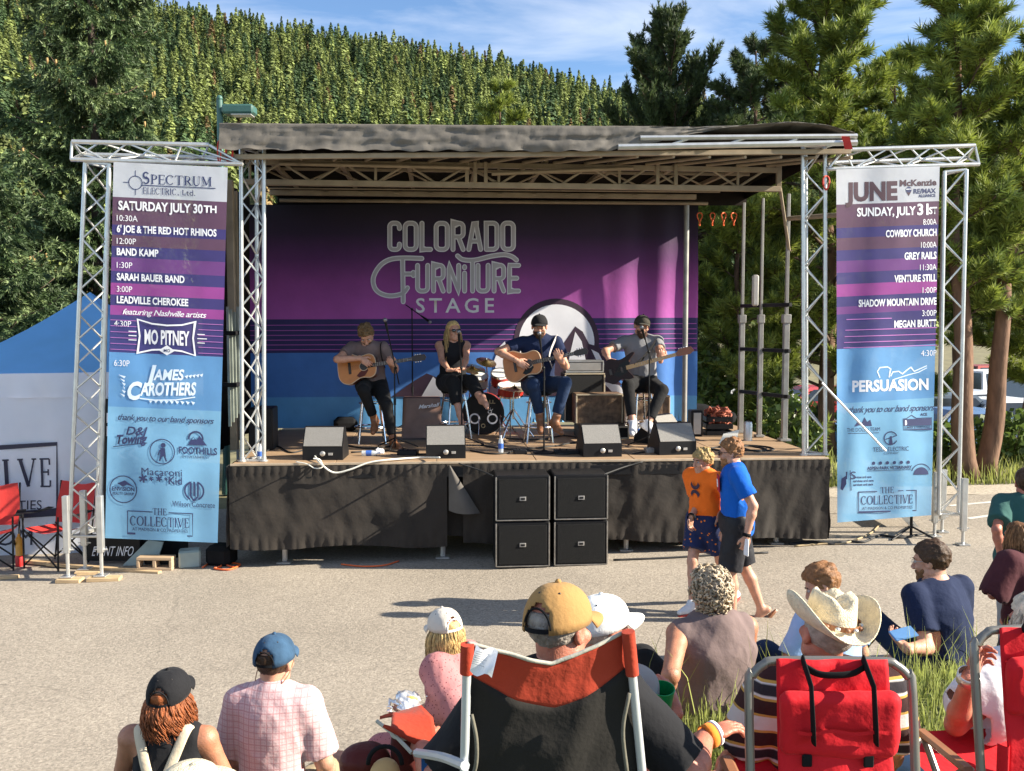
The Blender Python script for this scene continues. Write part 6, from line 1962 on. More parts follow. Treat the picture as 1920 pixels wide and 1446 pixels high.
# ================================================================== people: bodies as smooth implicit surfaces
def sub3(lo, hi, o, h, shp):
 i0 = np.maximum(np.floor((np.array(lo) - o) / h).astype(int), 0)
 i1 = np.minimum(np.ceil((np.array(hi) - o) / h).astype(int) + 1, shp)
 return tuple(slice(a, max(a, b)) for a, b in zip(i0, i1))
class Vol:
 def __init__(s, lo, hi, h):
  s.o = np.array(lo, float); s.h = h
  n = np.ceil((np.array(hi, float) - s.o) / h).astype(int) + 1
  s.ax = [s.o[k] + np.arange(n[k]) * h for k in range(3)]
  s.F = np.full(tuple(n), 1.0, np.float32)
 def grid(s, lo, hi):
  sl = sub3(lo, hi, s.o, s.h, s.F.shape)
  if any(q.stop <= q.start for q in sl): return None, None
  return sl, (s.ax[0][sl[0]][:, None, None], s.ax[1][sl[1]][None, :, None], s.ax[2][sl[2]][None, None, :])
 def add(s, d, k):
  sl, v = d
  if sl is None: return
  f = s.F[sl]
  hh = np.clip(.5 + .5 * (f - v) / k, 0, 1)
  s.F[sl] = f * (1 - hh) + v * hh - k * hh * (1 - hh)
 def cone(s, a, b, ra, rb, k=.02):
  a, b = np.array(a, float), np.array(b, float); m = max(ra, rb) + .05
  sl, g = s.grid(np.minimum(a, b) - m, np.maximum(a, b) + m)
  if sl is None: return
  ab = b - a; L2 = max(1e-9, ab @ ab)
  px, py, pz = g[0] - a[0], g[1] - a[1], g[2] - a[2]
  t = np.clip((px * ab[0] + py * ab[1] + pz * ab[2]) / L2, 0, 1)
  d = np.sqrt((px - t * ab[0]) ** 2 + (py - t * ab[1]) ** 2 + (pz - t * ab[2]) ** 2) - (ra + t * (rb - ra))
  s.add((sl, d), k)
 def ell(s, c, r, R=None, k=.02, sub=False):
  c = np.array(c, float); r = np.array(r, float); m = r.max() + .05
  sl, g = s.grid(c - m, c + m)
  if sl is None: return
  q = [g[0] - c[0], g[1] - c[1], g[2] - c[2]]
  if R is not None: q = [q[0] * R[0][j] + q[1] * R[1][j] + q[2] * R[2][j] for j in range(3)]
  k0 = np.sqrt((q[0] / r[0]) ** 2 + (q[1] / r[1]) ** 2 + (q[2] / r[2]) ** 2)
  k1 = np.sqrt((q[0] / r[0] ** 2) ** 2 + (q[1] / r[1] ** 2) ** 2 + (q[2] / r[2] ** 2) ** 2) + 1e-6
  d = k0 * (k0 - 1) / k1
  if sub:
   f = s.F[sl]; hh = np.clip(.5 - .5 * (f + d) / k, 0, 1)
   s.F[sl] = f * (1 - hh) - d * hh + k * hh * (1 - hh)
  else: s.add((sl, d), k)
 def cut(s, p, n, k=0):
  """keep the side the normal points away from"""
  n = np.array(n, float); n /= np.linalg.norm(n)
  d = (s.ax[0][:, None, None] - p[0]) * n[0] + (s.ax[1][None, :, None] - p[1]) * n[1] + (s.ax[2][None, None, :] - p[2]) * n[2]
  s.F = np.maximum(s.F, d)
 def noise(s, amp, f, seed, stretch=(1, 1, 1)):
  s.F = s.F + amp * wnoise(s.ax[0][:, None, None] * stretch[0], s.ax[1][None, :, None] * stretch[1], s.ax[2][None, None, :] * stretch[2], seed, 6, f)
 def mesh(s):
  F = np.pad(s.F, 1, constant_values=1.0); o = s.o - s.h; h = s.h
  n = F.shape
  c = [F[dx:n[0] - 1 + dx, dy:n[1] - 1 + dy, dz:n[2] - 1 + dz] for dx in (0, 1) for dy in (0, 1) for dz in (0, 1)]
  cnt = sum((q < 0).astype(np.int8) for q in c)
  act = np.argwhere((cnt > 0) & (cnt < 8))
  if len(act) == 0: return np.zeros((0, 3)), np.zeros((0, 4), int)
  val = np.stack([q[act[:, 0], act[:, 1], act[:, 2]] for q in c], 1)
  cor = np.array([(dx, dy, dz) for dx in (0, 1) for dy in (0, 1) for dz in (0, 1)], float)
  acc = np.zeros((len(act), 3)); num = np.zeros(len(act))
  for i in range(8):
   for j in range(i + 1, 8):
    if np.abs(cor[i] - cor[j]).sum() != 1: continue
    a, b = val[:, i], val[:, j]; m = (a < 0) != (b < 0)
    t = np.where(m, a / np.where(a == b, 1, a - b), 0)
    acc += np.where(m[:, None], cor[i] + t[:, None] * (cor[j] - cor[i]), 0); num += m
  V = o + (act + acc / num[:, None]) * h
  idx = np.full(cnt.shape, -1, int); idx[act[:, 0], act[:, 1], act[:, 2]] = np.arange(len(act))
  Q = []
  S = F < 0
  for ax in range(3):
   o1, o2 = (ax + 1) % 3, (ax + 2) % 3
   A = [slice(0, -1) if k == ax else slice(None) for k in range(3)]; B = [slice(1, None) if k == ax else slice(None) for k in range(3)]
   e = np.argwhere(S[tuple(A)] != S[tuple(B)])
   e = e[(e[:, o1] > 0) & (e[:, o2] > 0) & (e[:, o1] < n[o1] - 1) & (e[:, o2] < n[o2] - 1)]
   ins = S[e[:, 0], e[:, 1], e[:, 2]]
   q = []
   for (d1, d2) in ((1, 1), (0, 1), (0, 0), (1, 0)):
    w = e.copy(); w[:, o1] -= d1; w[:, o2] -= d2
    q.append(idx[w[:, 0], w[:, 1], w[:, 2]])
   q = np.stack(q, 1); q[~ins] = q[~ins][:, ::-1]
   Q.append(q)
  Q = np.concatenate(Q); Q = Q[(Q >= 0).all(1)]
  return V, Q
def v3(*a): return np.array(a, float)
def nrm(v): return v / (np.linalg.norm(v) + 1e-9)
def bone2(a, t, l1, l2, hint):
 """elbow or knee between a and the target t, bent towards the hint; returns joint and reached end"""
 d = t - a; L = np.linalg.norm(d); m = (l1 + l2) * .995
 if L > m: t = a + d / L * m; L = m
 x = nrm(t - a); c = np.clip((l1 * l1 + L * L - l2 * l2) / (2 * l1 * L), -1, 1)
 h = hint - x * (hint @ x); h = nrm(h)
 return a + x * l1 * c + h * l1 * sqrt(max(0, 1 - c * c)), t
SKIN = {'fair': M('skin_fair', (.52, .27, .18), rough=.5, var=.16, vs=22, sss=.12, bump=.25, bs=160), 'tan': M('skin_tanned', (.40, .175, .10), rough=.5, var=.18, vs=22, bump=.25, bs=160, sss=.12), 'red': M('skin_sunburnt', (.46, .165, .105), rough=.5, var=.22, vs=22, bump=.25, bs=160, sss=.12)}
def hairm(n, c): return M('hair_' + n, c, rough=.42, var=.4, vs=40, island=.45, bump=.5, bs=160, spec=.2)
def cloth(n, c, **k):
 a = dict(rough=.85, var=.08, vs=5, bump=.7, bs=19, sheen=.04, spec=.15); a.update(k); return M('cloth_' + n, c, **a)
def pattern(m, kind, c1, c2=None, c3=None, sc=1.0):
 """woven or printed pattern in a cloth's own colour"""
 t, b = nodes_of(m)
 vm = [n for n in t.nodes if n.bl_idname == 'ShaderNodeVectorMath' and n.operation == 'SCALE'][0]
 tc = add_node(t, 'ShaderNodeTexCoord'); base = vm.inputs[0].default_value[:]
 def mixc(fac, a, col):
  mx = add_node(t, 'ShaderNodeMix', data_type='RGBA'); t.links.new(fac, mx.inputs[0])
  if isinstance(a, tuple): mx.inputs[6].default_value = (*a[:3], 1)
  else: t.links.new(a, mx.inputs[6])
  mx.inputs[7].default_value = (*col, 1); return mx.outputs[2]
 def wave(dr, s_, lo, hi):
  w = add_node(t, 'ShaderNodeTexWave'); w.bands_direction = dr; w.inputs['Scale'].default_value = s_; w.inputs['Distortion'].default_value = .8; w.inputs['Detail Scale'].default_value = .6
  t.links.new(tc.outputs['Object'], w.inputs['Vector']); mr = add_node(t, 'ShaderNodeMapRange'); mr.inputs['From Min'].default_value = lo; mr.inputs['From Max'].default_value = hi; t.links.new(w.outputs['Fac'], mr.inputs['Value']); return mr.outputs[0]
 cur = tuple(base)
 if kind == 'plaid':
  for dr, s_ in (('X', 9 * sc), ('Z', 9 * sc)): cur = mixc(wave(dr, s_, .75, .9), cur, c1)
  for dr, s_ in (('X', 4.1 * sc), ('Z', 4.1 * sc)): cur = mixc(wave(dr, s_, .9, .97), cur, c2)
 elif kind == 'stripe':
  cur = mixc(wave('Z', 3.3 * sc, .45, .5), cur, c1); cur = mixc(wave('Z', 6.6 * sc, .93, .96), cur, c2)
  cur = mixc(wave('Z', 1.65 * sc, .93, .96), cur, c3)
 else:
  vo = add_node(t, 'ShaderNodeTexVoronoi'); vo.inputs['Scale'].default_value = 42 * sc; t.links.new(tc.outputs['Object'], vo.inputs['Vector'])
  mr = add_node(t, 'ShaderNodeMapRange'); mr.inputs['From Min'].default_value = .24; mr.inputs['From Max'].default_value = .18; t.links.new(vo.outputs['Distance'], mr.inputs['Value'])
  cur = mixc(mr.outputs[0], cur, c1)
 t.links.new(cur, vm.inputs[0]); return m
class Person:
 """pose in the body's own frame: x to its right, y forward, z up, measured from the pelvis"""
 def __init__(s, label, pelvis, yaw, k=1.0, fem=False, girth=1.0, lean=0.0, side=0.0, bow=0.0, head=(0, 0, 0), neckfwd=.03, arms=None, legs=None, skin='fair', h=.011, loc=None, group=None, sh=1.0):
  s.k, s.fem, s.h, s.girth = k, fem, h, girth
  s.p0 = np.array(pelvis, float)
  ya = radians(yaw); s.f = v3(sin(ya), cos(ya), 0); s.r = v3(cos(ya), -sin(ya), 0); s.u = v3(0, 0, 1)
  s.loc = loc or (float(s.p0[0]), float(s.p0[1]), float(s.p0[2] - .9))
  s.T = thing('person', label, 'person', s.loc, group=group)
  s.skin = SKIN[skin]
  le, sd = radians(lean), radians(side)
  s.t = nrm(s.u * cos(le) + s.f * sin(le) + s.r * sin(sd)); s.tf = nrm(s.f - s.t * (s.f @ s.t)); s.tr = np.cross(s.tf, s.t)
  s.L = .50 * k; s.bow = bow * k
  s.nb = s.spine(1.0)
  s.shw = (.168 if fem else .188) * k * sh
  s.sh = {q: s.spine(.90) + s.tr * sg * s.shw for q, sg in (('L', -1), ('R', 1))}
  s.hip = {q: s.p0 + s.r * sg * .09 * k - s.u * .02 * k for q, sg in (('L', -1), ('R', 1))}
  s.el, s.wr, s.kn, s.an, s.hd, s.ft = {}, {}, {}, {}, {}, {}
  W_ = lambda q: s.p0 + (s.r * q[0] + s.f * q[1] + s.u * q[2]) if not isinstance(q, Vector) else np.array(q)
  D_ = lambda q: s.r * q[0] + s.f * q[1] + s.u * q[2]
  for q in 'LR':
   a = (arms or {}).get(q)
   if a:
    s.el[q], s.wr[q] = bone2(s.sh[q], W_(a[0]), .30 * k, .265 * k, D_(a[1]))
    s.hd[q] = (nrm(D_(a[2])) if len(a) > 2 and a[2] is not None else nrm(s.wr[q] - s.el[q]), D_(a[3]) if len(a) > 3 else -s.u, a[4] if len(a) > 4 else .5)
   l = (legs or {}).get(q)
   if l:
    s.kn[q], s.an[q] = bone2(s.hip[q], W_(l[0]), .43 * k, .415 * k, D_(l[1]))
    s.ft[q] = nrm(D_(l[2])) if len(l) > 2 else nrm(s.f - s.u * .1)
  # head frame
  hy, hp, hr_ = [radians(a) for a in head]
  R = np.stack([s.tr, s.tf, s.t], 1)
  up = nrm(s.t * .5 + s.u * .5); f0 = nrm(s.tf - up * (s.tf @ up)); r0 = np.cross(f0, up)
  f1 = f0 * cos(hy) + r0 * sin(hy); r1 = np.cross(f1, up)
  f2 = f1 * cos(hp) + up * sin(hp); u2 = np.cross(r1, f2)
  r2 = r1 * cos(hr_) - u2 * sin(hr_); u3 = np.cross(r2, f2)
  s.H = np.stack([r2, f2, u3], 1)
  s.hc = s.nb + up * .125 * k + f0 * neckfwd * k + u3 * .01
 def spine(s, t): return s.p0 + s.t * (s.L * t) - s.tf * s.bow * 4 * t * (1 - t) * .5
 def hp(s, x, y, z): return s.hc + s.H @ (v3(x, y, z) * s.k)
 def box(s, extra=.0):
  P_ = [s.p0, s.nb, s.hc] + list(s.sh.values()) + list(s.hip.values()) + list(s.el.values()) + list(s.wr.values()) + list(s.kn.values()) + list(s.an.values())
  P_ = np.array(P_); return P_.min(0) - .24 - extra, P_.max(0) + .24 + extra
 def torso(s, v, infl=0.0, k=.03, belly=0.0, lo=-.1):
  """stack of flattened rounds along the spine"""
  kk, g = s.k, s.girth
  prof = [(-.10, .150, .105), (.0, .165, .112), (.22, .148, .10), (.45, .150, .102), (.68, .168, .112), (.86, .165, .095), (.97, .10, .07)] if not s.fem else [(-.10, .160, .115), (.0, .172, .115), (.25, .135, .092), (.45, .132, .095), (.66, .146, .115), (.86, .142, .085), (.97, .085, .06)]
  for i in range(25):
   t = lo + (1.0 - lo) * i / 24
   w = np.interp(t, [q[0] for q in prof], [q[1] for q in prof]) * kk * (g if t < .8 else 1 + (g - 1) * .4) + infl
   d = np.interp(t, [q[0] for q in prof], [q[2] for q in prof]) * kk * (g if t < .8 else 1 + (g - 1) * .4) + infl
   c = s.spine(t) + s.tf * belly * sin(pi * min(1, max(0, t / .8)))
   v.ell(c, (w, d + belly * .3, .05 * kk + infl * .5), np.stack([s.tr, s.tf, s.t], 1), k)
 def build_body(s, feet='bare', hands='LR', legs=True, detail=1.0):
  k = s.k; lo, hi = s.box(); v = Vol(lo, hi, s.h)
  s.torso(v)
  for q in s.sh:
   v.cone(s.spine(.93), s.sh[q], .058 * k, .058 * k, .04)
  v.cone(s.spine(.95), s.hp(0, -.015, -.07), .060 * k, .054 * k, .03)
  for q in s.el:
   f = .88 if s.fem else 1.0
   v.cone(s.sh[q], s.el[q], .054 * k * f, .041 * k * f, .025); v.ell(s.sh[q] * .78 + s.el[q] * .22, (.046 * k * f,) * 3, None, .02)
   m = s.el[q] * .72 + s.wr[q] * .28
   v.cone(s.el[q], m, .040 * k * f, .043 * k * f, .02); v.cone(m, s.wr[q], .042 * k * f, .027 * k * f, .02)
   v.cone(s.wr[q], s.wr[q] + s.hd[q][0] * .03 * k, .026 * k * f, .026 * k * f, .015)
  if legs:
   for q in s.kn:
    v.cone(s.hip[q], s.kn[q], .078 * k, .053 * k, .02)
    c = s.kn[q] * .68 + s.an[q] * .32 - s.ft[q] * .012
    v.cone(s.kn[q], c, .054 * k, .057 * k, .02); v.cone(c, s.an[q], .055 * k, .036 * k, .02)
    if feet == 'bare':
     dn = nrm(np.cross(np.cross(s.ft[q], s.an[q] - s.kn[q]), s.ft[q])); heel = s.an[q] - s.ft[q] * .035 * k + dn * .045 * k; ball = s.an[q] + s.ft[q] * .13 * k + dn * .055 * k
     v.cone(s.an[q], heel, .036 * k, .03 * k, .02); v.cone(heel, ball, .028 * k, .032 * k, .02); v.cone(s.an[q], ball, .034 * k, .022 * k, .02); v.cone(ball, ball + s.ft[q] * .05 * k, .03 * k, .018 * k, .015)
  V, Q = v.mesh(); parts = [(V, Q)]
  parts.append(s.head_mesh(.0062 if detail >= 1 else .0075))
  for q in hands:
   if q in s.wr: parts.append(s.hand_mesh(q, .0042 if detail > 1 else .0055))
  VV = np.concatenate([p[0] for p in parts]); off = 0; QQ = []
  for p in parts: QQ.append(p[1] + off); off += len(p[0])
  mesh_obj('body', VV, np.concatenate(QQ), s.skin, s.T, angle=0)
 def head_mesh(s, h):
  k = s.k; v = Vol(s.hc - .21 * k, s.hc + .21 * k, h); R = s.H; hp = s.hp; E = lambda c, r, kk=.02, sub=False: v.ell(hp(*c), np.array(r) * k, R, kk, sub)
  C = lambda a, b, ra, rb, kk=.015: v.cone(hp(*a), hp(*b), ra * k, rb * k, kk)
  E((0, -.012, .028), (.074, .093, .088)); E((0, .030, -.05), (.056, .062, .075), .03); E((0, .062, -.105), (.028, .024, .020), .025)
  C((-.05, -.0, -.07), (-.018, .058, -.10), .022, .018, .03); C((.05, -.0, -.07), (.018, .058, -.10), .022, .018, .03)
  C((-.035, .074, .022), (.035, .074, .022), .014, .014, .02)
  for x in (-1, 1):
   E((x * .033, .094, .000), (.019, .015, .012), .012, True); E((x * .042, .068, -.032), (.022, .02, .02), .02)
   E((x * .077, -.008, -.012), (.012, .024, .032), .008); E((x * .086, .0, -.010), (.006, .012, .018), .006, True)
   E((x * .012, .103, -.042), (.010, .010, .009), .008)
  C((0, .088, .004), (0, .112, -.034), .009, .013, .012)
  C((-.017, .090, -.067), (.017, .090, -.067), .0075, .0075, .008); C((-.015, .088, -.080), (.015, .088, -.080), .0085, .0085, .008); C((-.022, .096, -.0735), (.022, .096, -.0735), .0015, .0015, .003)
  C((0, -.02, -.06), tuple((s.H.T @ (s.spine(.97) - s.hc)) / k), .053, .056, .03)
  return v.mesh()
 def hand_mesh(s, q, h):
  k = s.k * (.92 if s.fem else 1.0); w = s.wr[q]; d, nn, curl = s.hd[q]
  n = nrm(nn - d * (nn @ d)); sd = np.cross(d, n)              # d towards the knuckles, n out of the palm
  side = sd if q == 'R' else -sd                              # thumb side
  v = Vol(w - .22 * k, w + .22 * k, h)
  v.cone(w - d * .02, w + d * .03 * k, .027 * k, .027 * k, .015)
  pc = w + d * .055 * k
  v.ell(pc, (.042 * k, .05 * k, .017 * k), np.stack([sd, d, n], 1), .012)
  for i, (x, L) in enumerate(((.030, .072), (.010, .080), (-.010, .074), (-.029, .058))):
   b = w + d * (.092 - .006 * abs(i - 1.2)) * k + side * x * k
   a1 = curl * .9 + .06 * i; p = b; ang = a1 * .55
   for j, (f, r0, r1) in enumerate(((.45, .0095, .0085), (.30, .0085, .0078), (.25, .0078, .0066))):
    dv = nrm(d * cos(ang) + n * sin(ang) + side * x * 1.2)
    e = p + dv * L * f * k; v.cone(p, e, r0 * k, r1 * k, .004); p = e; ang += a1
  b = w + d * .030 * k + side * .028 * k
  e1 = b + nrm(side * .75 + d * .75 + n * .25) * .042 * k; e2 = e1 + nrm(side * (.45 - .4 * curl) + d + n * (.2 + .4 * curl)) * .034 * k
  v.cone(b, e1, .014 * k, .0105 * k, .008); v.cone(e1, e2, .0105 * k, .008 * k, .004)
  return v.mesh()
 def top(s, name, mat, sleeve=.62, hem=-.12, infl=.014, neck=.062, seed=1, loose=0.0, belly=0.0, wr=.009, armhole=.60, slf=1.0):
  """shirt: sleeve is the share of the upper arm covered (over 1: down the forearm, 0: none)"""
  k = s.k; lo, hi = s.box(.02); v = Vol(lo, hi, s.h)
  s.torso(v, infl + loose, .03, belly, lo=min(hem, -.05))
  for q in s.el:
   v.cone(s.spine(.90), s.sh[q] * (fr_ := (.97 if sleeve > 0 else armhole)) + s.spine(.9) * (1 - fr_), .066 * k + infl, .058 * k + infl, .04 if sleeve > 0 else .02)
   if sleeve > 0:
    a, b = s.sh[q], s.el[q]; t = min(1, sleeve)
    v.cone(a, a + (b - a) * t, (.060 * k + infl + loose) * slf, (.052 * k + infl + loose + .008) * slf, .025)
    if sleeve > 1: v.cone(b, b + (s.wr[q] - b) * (sleeve - 1), .045 * k + infl, .034 * k + infl, .02)
  for q in s.el:
   if 0 < sleeve <= 1:
    a, b = s.sh[q], s.el[q]; d = nrm(b - a); e = a + (b - a) * sleeve
    sl, g = v.grid(e - .11, e + .11)
    if sl is not None:
     pl = (g[0] - e[0]) * d[0] + (g[1] - e[1]) * d[1] + (g[2] - e[2]) * d[2]
     px, py, pz = g[0] - a[0], g[1] - a[1], g[2] - a[2]
     near = np.sqrt((px - (px * d[0] + py * d[1] + pz * d[2]) * d[0]) ** 2 + (py - (px * d[0] + py * d[1] + pz * d[2]) * d[1]) ** 2 + (pz - (px * d[0] + py * d[1] + pz * d[2]) * d[2]) ** 2)
     v.F[sl] = np.where(near < .10 * k, np.maximum(v.F[sl], np.where(v.F[sl] < .03, pl, v.F[sl])), v.F[sl])
  v.ell(s.spine(1.04) + s.tf * .012, (neck * k, neck * k, .055 * k), np.stack([s.tr, s.tf, s.t], 1), .01, True)
  hp_ = s.spine(hem); v.cut(hp_, -s.t)
  v.noise(wr, 8, seed, (1, 1, .8)); v.F = v.F + wr * .9 * np.abs(wnoise(v.ax[0][:, None, None], v.ax[1][None, :, None], v.ax[2][None, None, :] * .55, seed + 9, 6, 17)) ** .7 - wr * .4
  V, Q = v.mesh()
  return mesh_obj(name, V, Q, mat, s.T, angle=0)
 def bottoms(s, name, mat, length=1.9, infl=.012, seed=2, wr=.004, flare=0.0, hi_=.7):
  """length counts thigh (0-1) and shin (1-2)"""
  k = s.k; lo, hi = s.box(.02); v = Vol(lo, hi, s.h)
  for i in range(9):
   t = -.16 + .28 * i / 8
   w = (.165 if t > -.05 else .155) * k * (.5 + .5 * s.girth)
   v.ell(s.spine(t), (w + infl, .118 * k * (.5 + .5 * s.girth) + infl, .05 * k), np.stack([s.tr, s.tf, s.t], 1), .03)
  for q in s.kn:
   a, b, c = s.hip[q], s.kn[q], s.an[q]
   t = min(1, length); e = a + (b - a) * t
   v.cone(a, e, .096 * k + infl, (.096 - .036 * t) * k + infl + flare, .03)
   if length > 1:
    e = b + (c - b) * (length - 1); v.cone(b, e, .060 * k + infl, (.056 - .014 * (length - 1)) * k + infl + flare, .02); d = nrm(c - b); rr_ = b
   else: d = nrm(b - a); rr_ = a
   sl, g = v.grid(e - .14, e + .14)
   if sl is not None:
    pl = (g[0] - e[0]) * d[0] + (g[1] - e[1]) * d[1] + (g[2] - e[2]) * d[2]
    v.F[sl] = np.where((np.abs(pl) < .12) & (v.F[sl] < .03), np.maximum(v.F[sl], pl), v.F[sl])
  v.cut(s.spine(hi_), s.t)
  v.noise(wr, 10, seed); v.noise(wr * .5, 26, seed + 5)
  V, Q = v.mesh()
  return mesh_obj(name, V, Q, mat, s.T, angle=0)
 def shoes(s, mat, sole=None, name='shoe', only='LR', high=.0):
  k = s.k
  for q in only:
   if q not in s.an: continue
   a, f = s.an[q], s.ft[q]; sh_ = nrm(a - s.kn[q]); dn = nrm(sh_ - f * (sh_ @ f))
   heel, ball = a - f * .045 * k + dn * .055 * k, a + f * .125 * k + dn * .062 * k
   v = Vol(a - .26 * k, a + .30 * k, .008)
   v.cone(a - dn * high, a + dn * .02, .046 * k, .042 * k, .02); v.cone(heel, ball, .036 * k, .040 * k, .02); v.cone(a + dn * .01, ball, .042 * k, .034 * k, .03); v.cone(ball, ball + f * .075 * k - dn * .004, .040 * k, .028 * k, .02)
   v.cut(a + dn * .088 * k, dn); v.cut(a - dn * (.03 + high), -dn)
   V, Q = v.mesh(); o = mesh_obj(name, V, Q, mat, s.T, angle=0)
   if sole:
    mb = MB(); c0, c1 = a - f * .085 * k + dn * .088 * k, a + f * .235 * k + dn * .088 * k; sdv = np.cross(f, dn); pl = []
    for i in range(20):
     an = 2 * pi * i / 20; pl.append(Vector((c0 + c1) / 2 + f * cos(an) * .155 * k + sdv * sin(an) * .045 * k * (1 + .15 * cos(an))))
    mb.slab(pl, Vector(dn * .022)); part(mb, 'sole', sole, o)
 # ---- hair
 def hair_short(s, mat, thick=.012, rough=.006, seed=3, back=-.085, front=.066, name='hair', fr=30, side=.0, top=None):
  k = s.k; h = .0058; v = Vol(s.hc - .19 * k, s.hc + .19 * k, h); hp = s.hp
  v.ell(hp(0, -.012, .028), (np.array((.074, .093, .088)) + thick) * k, s.H, .01)
  g = [v.ax[0][:, None, None] - s.hc[0], v.ax[1][None, :, None] - s.hc[1], v.ax[2][None, None, :] - s.hc[2]]
  q = [(g[0] * s.H[0][j] + g[1] * s.H[1][j] + g[2] * s.H[2][j]) / k for j in range(3)]
  zl = np.interp(q[1], [-.11, -.04, -.005, .02, .05, .085, .11], [back, back + .015, side - .02, side + .0, front - .02, front, front + .01])
  v.F = v.F + (rough * wnoise(g[0], g[1], g[2], seed, 6, fr) + rough * .8 * wnoise(g[0], g[1], g[2], seed + 4, 6, fr * 2.6)).astype(np.float32)
  v.F = np.maximum(v.F, (zl - q[2]) * k + .004 * wnoise(g[0], g[1], g[2], seed + 1, 5, 60))
  if top is not None: v.F = np.maximum(v.F, (q[2] - top + .25 * q[1] * 0) * k)
  V, Q = v.mesh(); return mesh_obj(name, V, Q, mat, s.T, angle=0)
 def hair_locks(s, mat, n, length, r=.006, seed=4, curl=.0, start=.0, spread=.02, back_only=True, clump=None, name='hair', fall=None, zmax=.075, face=.035):
  """locks that leave the scalp and fall; length in metres below the root"""
  rg = random.Random(seed); mb = MB(); k = s.k
  for i in range(n):
   a = rg.uniform(-1, 1) * (2.15 if back_only else 2.5); z = rg.uniform(-.03, zmax)
   rr = sqrt(max(0.03, 1 - (z / .095) ** 2))
   x, y = sin(a) * .079 * rr, -cos(a) * .098 * rr - .012
   if y > face: continue
   p = s.hp(x, y, .028 + z); pts = [p]
   o_ = nrm(s.H @ v3(x, y + .012, 0)); L = length * rg.uniform(.75, 1.1); ph = rg.uniform(0, 6.28); nseg = 9
   for j in range(1, nseg + 1):
    t = j / nseg
    dwn = -s.u if fall is None else nrm(-s.u + fall)
    q = p + o_ * (.012 + spread * sin(min(1, t * 1.3) * pi * .6)) * min(1, t * 4) + dwn * L * t
    q = q + (s.H[:, 0] * cos(ph + t * 9) + s.H[:, 1] * sin(ph + t * 9)) * curl * t
    rel = s.H.T @ (q - s.hc) / k                      # keep outside the skull and neck
    e = sqrt((rel[0] / .084) ** 2 + ((rel[1] + .012) / .103) ** 2 + ((rel[2] - .028) / .098) ** 2)
    if e < 1: q = s.hc + s.H @ ((rel - v3(0, -.012, .028)) / max(e, .3) + v3(0, -.012, .028)) * k
    if clump is not None: q = q * (1 - .55 * t) + (clump + dwn * L * t * .8) * .55 * t
    pts.append(q)
   mb.path([tuple(c) for c in pts], [r * (.6 + .5 * sin(pi * min(1, (j + 1) / 6))) * (1 - .55 * (j / nseg) ** 3) for j in range(nseg + 1)], 5)
  return part(mb, name, mat, s.T, angle=0)
 def hair_curls(s, mat, n=330, r=.013, seed=5, back=-.10):
  rg = random.Random(seed); mb = MB()
  for i in range(n):
   a = rg.uniform(-pi, pi); z = rg.uniform(back, .088); rr = sqrt(max(0.02, 1 - (z / .096) ** 2)) if z > 0 else 1 - .25 * (z / back) ** 2
   x, y = sin(a) * .080 * rr, -cos(a) * .100 * rr - .012
   if y > .035 and z < .035: continue
   if y > .0 and z < -.02: continue
   c = s.hp(x, y, .028 + z); o_ = nrm(s.H @ v3(x, y + .012, z)); t1 = nrm(np.cross(o_, v3(rg.uniform(-1, 1), rg.uniform(-1, 1), rg.uniform(-1, 1)))); t2 = np.cross(o_, t1)
   R_ = r * rg.uniform(.7, 1.3); pts = []
   for j in range(8):
    an = j * .95; pts.append(tuple(c + o_ * (.004 + .004 * j) + (t1 * cos(an) + t2 * sin(an)) * R_))
   mb.path(pts, [.0055] * 7 + [.002], 4)
  return part(mb, 'hair', mat, s.T, angle=0)
 def beard(s, mat, long=.0, seed=6):
  k = s.k; v = Vol(s.hc - .19 * k, s.hc + .19 * k, .0062); hp = s.hp
  v.ell(hp(0, .034, -.062), np.array((.060, .066, .072)) * k, s.H, .01); v.ell(hp(0, .064, -.108 - long * .4), np.array((.036, .030, .028 + long)) * k, s.H, .03)
  g = [v.ax[0][:, None, None] - s.hc[0], v.ax[1][None, :, None] - s.hc[1], v.ax[2][None, None, :] - s.hc[2]]
  q = [(g[0] * s.H[0][j] + g[1] * s.H[1][j] + g[2] * s.H[2][j]) / k for j in range(3)]
  v.F = v.F + .004 * wnoise(g[0], g[1], g[2], seed, 6, 55)
  v.F = np.maximum(v.F, q[2] + .052 - .05 * np.clip(-q[1] / .05 + 1.2, 0, 1)); v.F = np.maximum(v.F, .0 - q[1])
  mouth = np.sqrt((q[0] / .022) ** 2 + ((q[2] + .073) / .009) ** 2) - 1
  v.F = np.maximum(v.F, np.where(q[1] > .06, -mouth * .01, -1))
  V, Q = v.mesh(); return mesh_obj('beard', V, Q, mat, s.T, angle=0)
 def eyes(s, shade=None):
  if shade is None:
   for x in (-1, 1):
    mb = MB(); mb.ball(s.hp(x * .033, .079, .0), .0115 * s.k, 10); mb.ball(s.hp(x * .033, .0875, .0), .0055 * s.k, 8, 1); part(mb, 'eye', [EYEW, EYED], s.T, angle=0)
    mb = MB(); mb.path([tuple(s.hp(x * .016, .094, .019)), tuple(s.hp(x * .032, .092, .024)), tuple(s.hp(x * .050, .078, .018))], .004, 5); part(mb, 'eyebrow', BROW, s.T, angle=0)
  else:
   mb = MB()
   R_ = Matrix([list(q) for q in s.H])
   for x in (-1, 1): mb.ball(s.hp(x * .034, .104, -.002), (.027 * s.k, .008 * s.k, .021 * s.k), 12, 0, R_)
   mb.tube(s.hp(-.012, .111, .006), s.hp(.012, .111, .006), .003, n=5, mi=1)
   for x in (-1, 1): mb.tube(s.hp(x * .056, .100, .004), s.hp(x * .082, -.005, .004), .003, n=5, mi=1)
   part(mb, 'sunglasses', shade, s.T, angle=0)
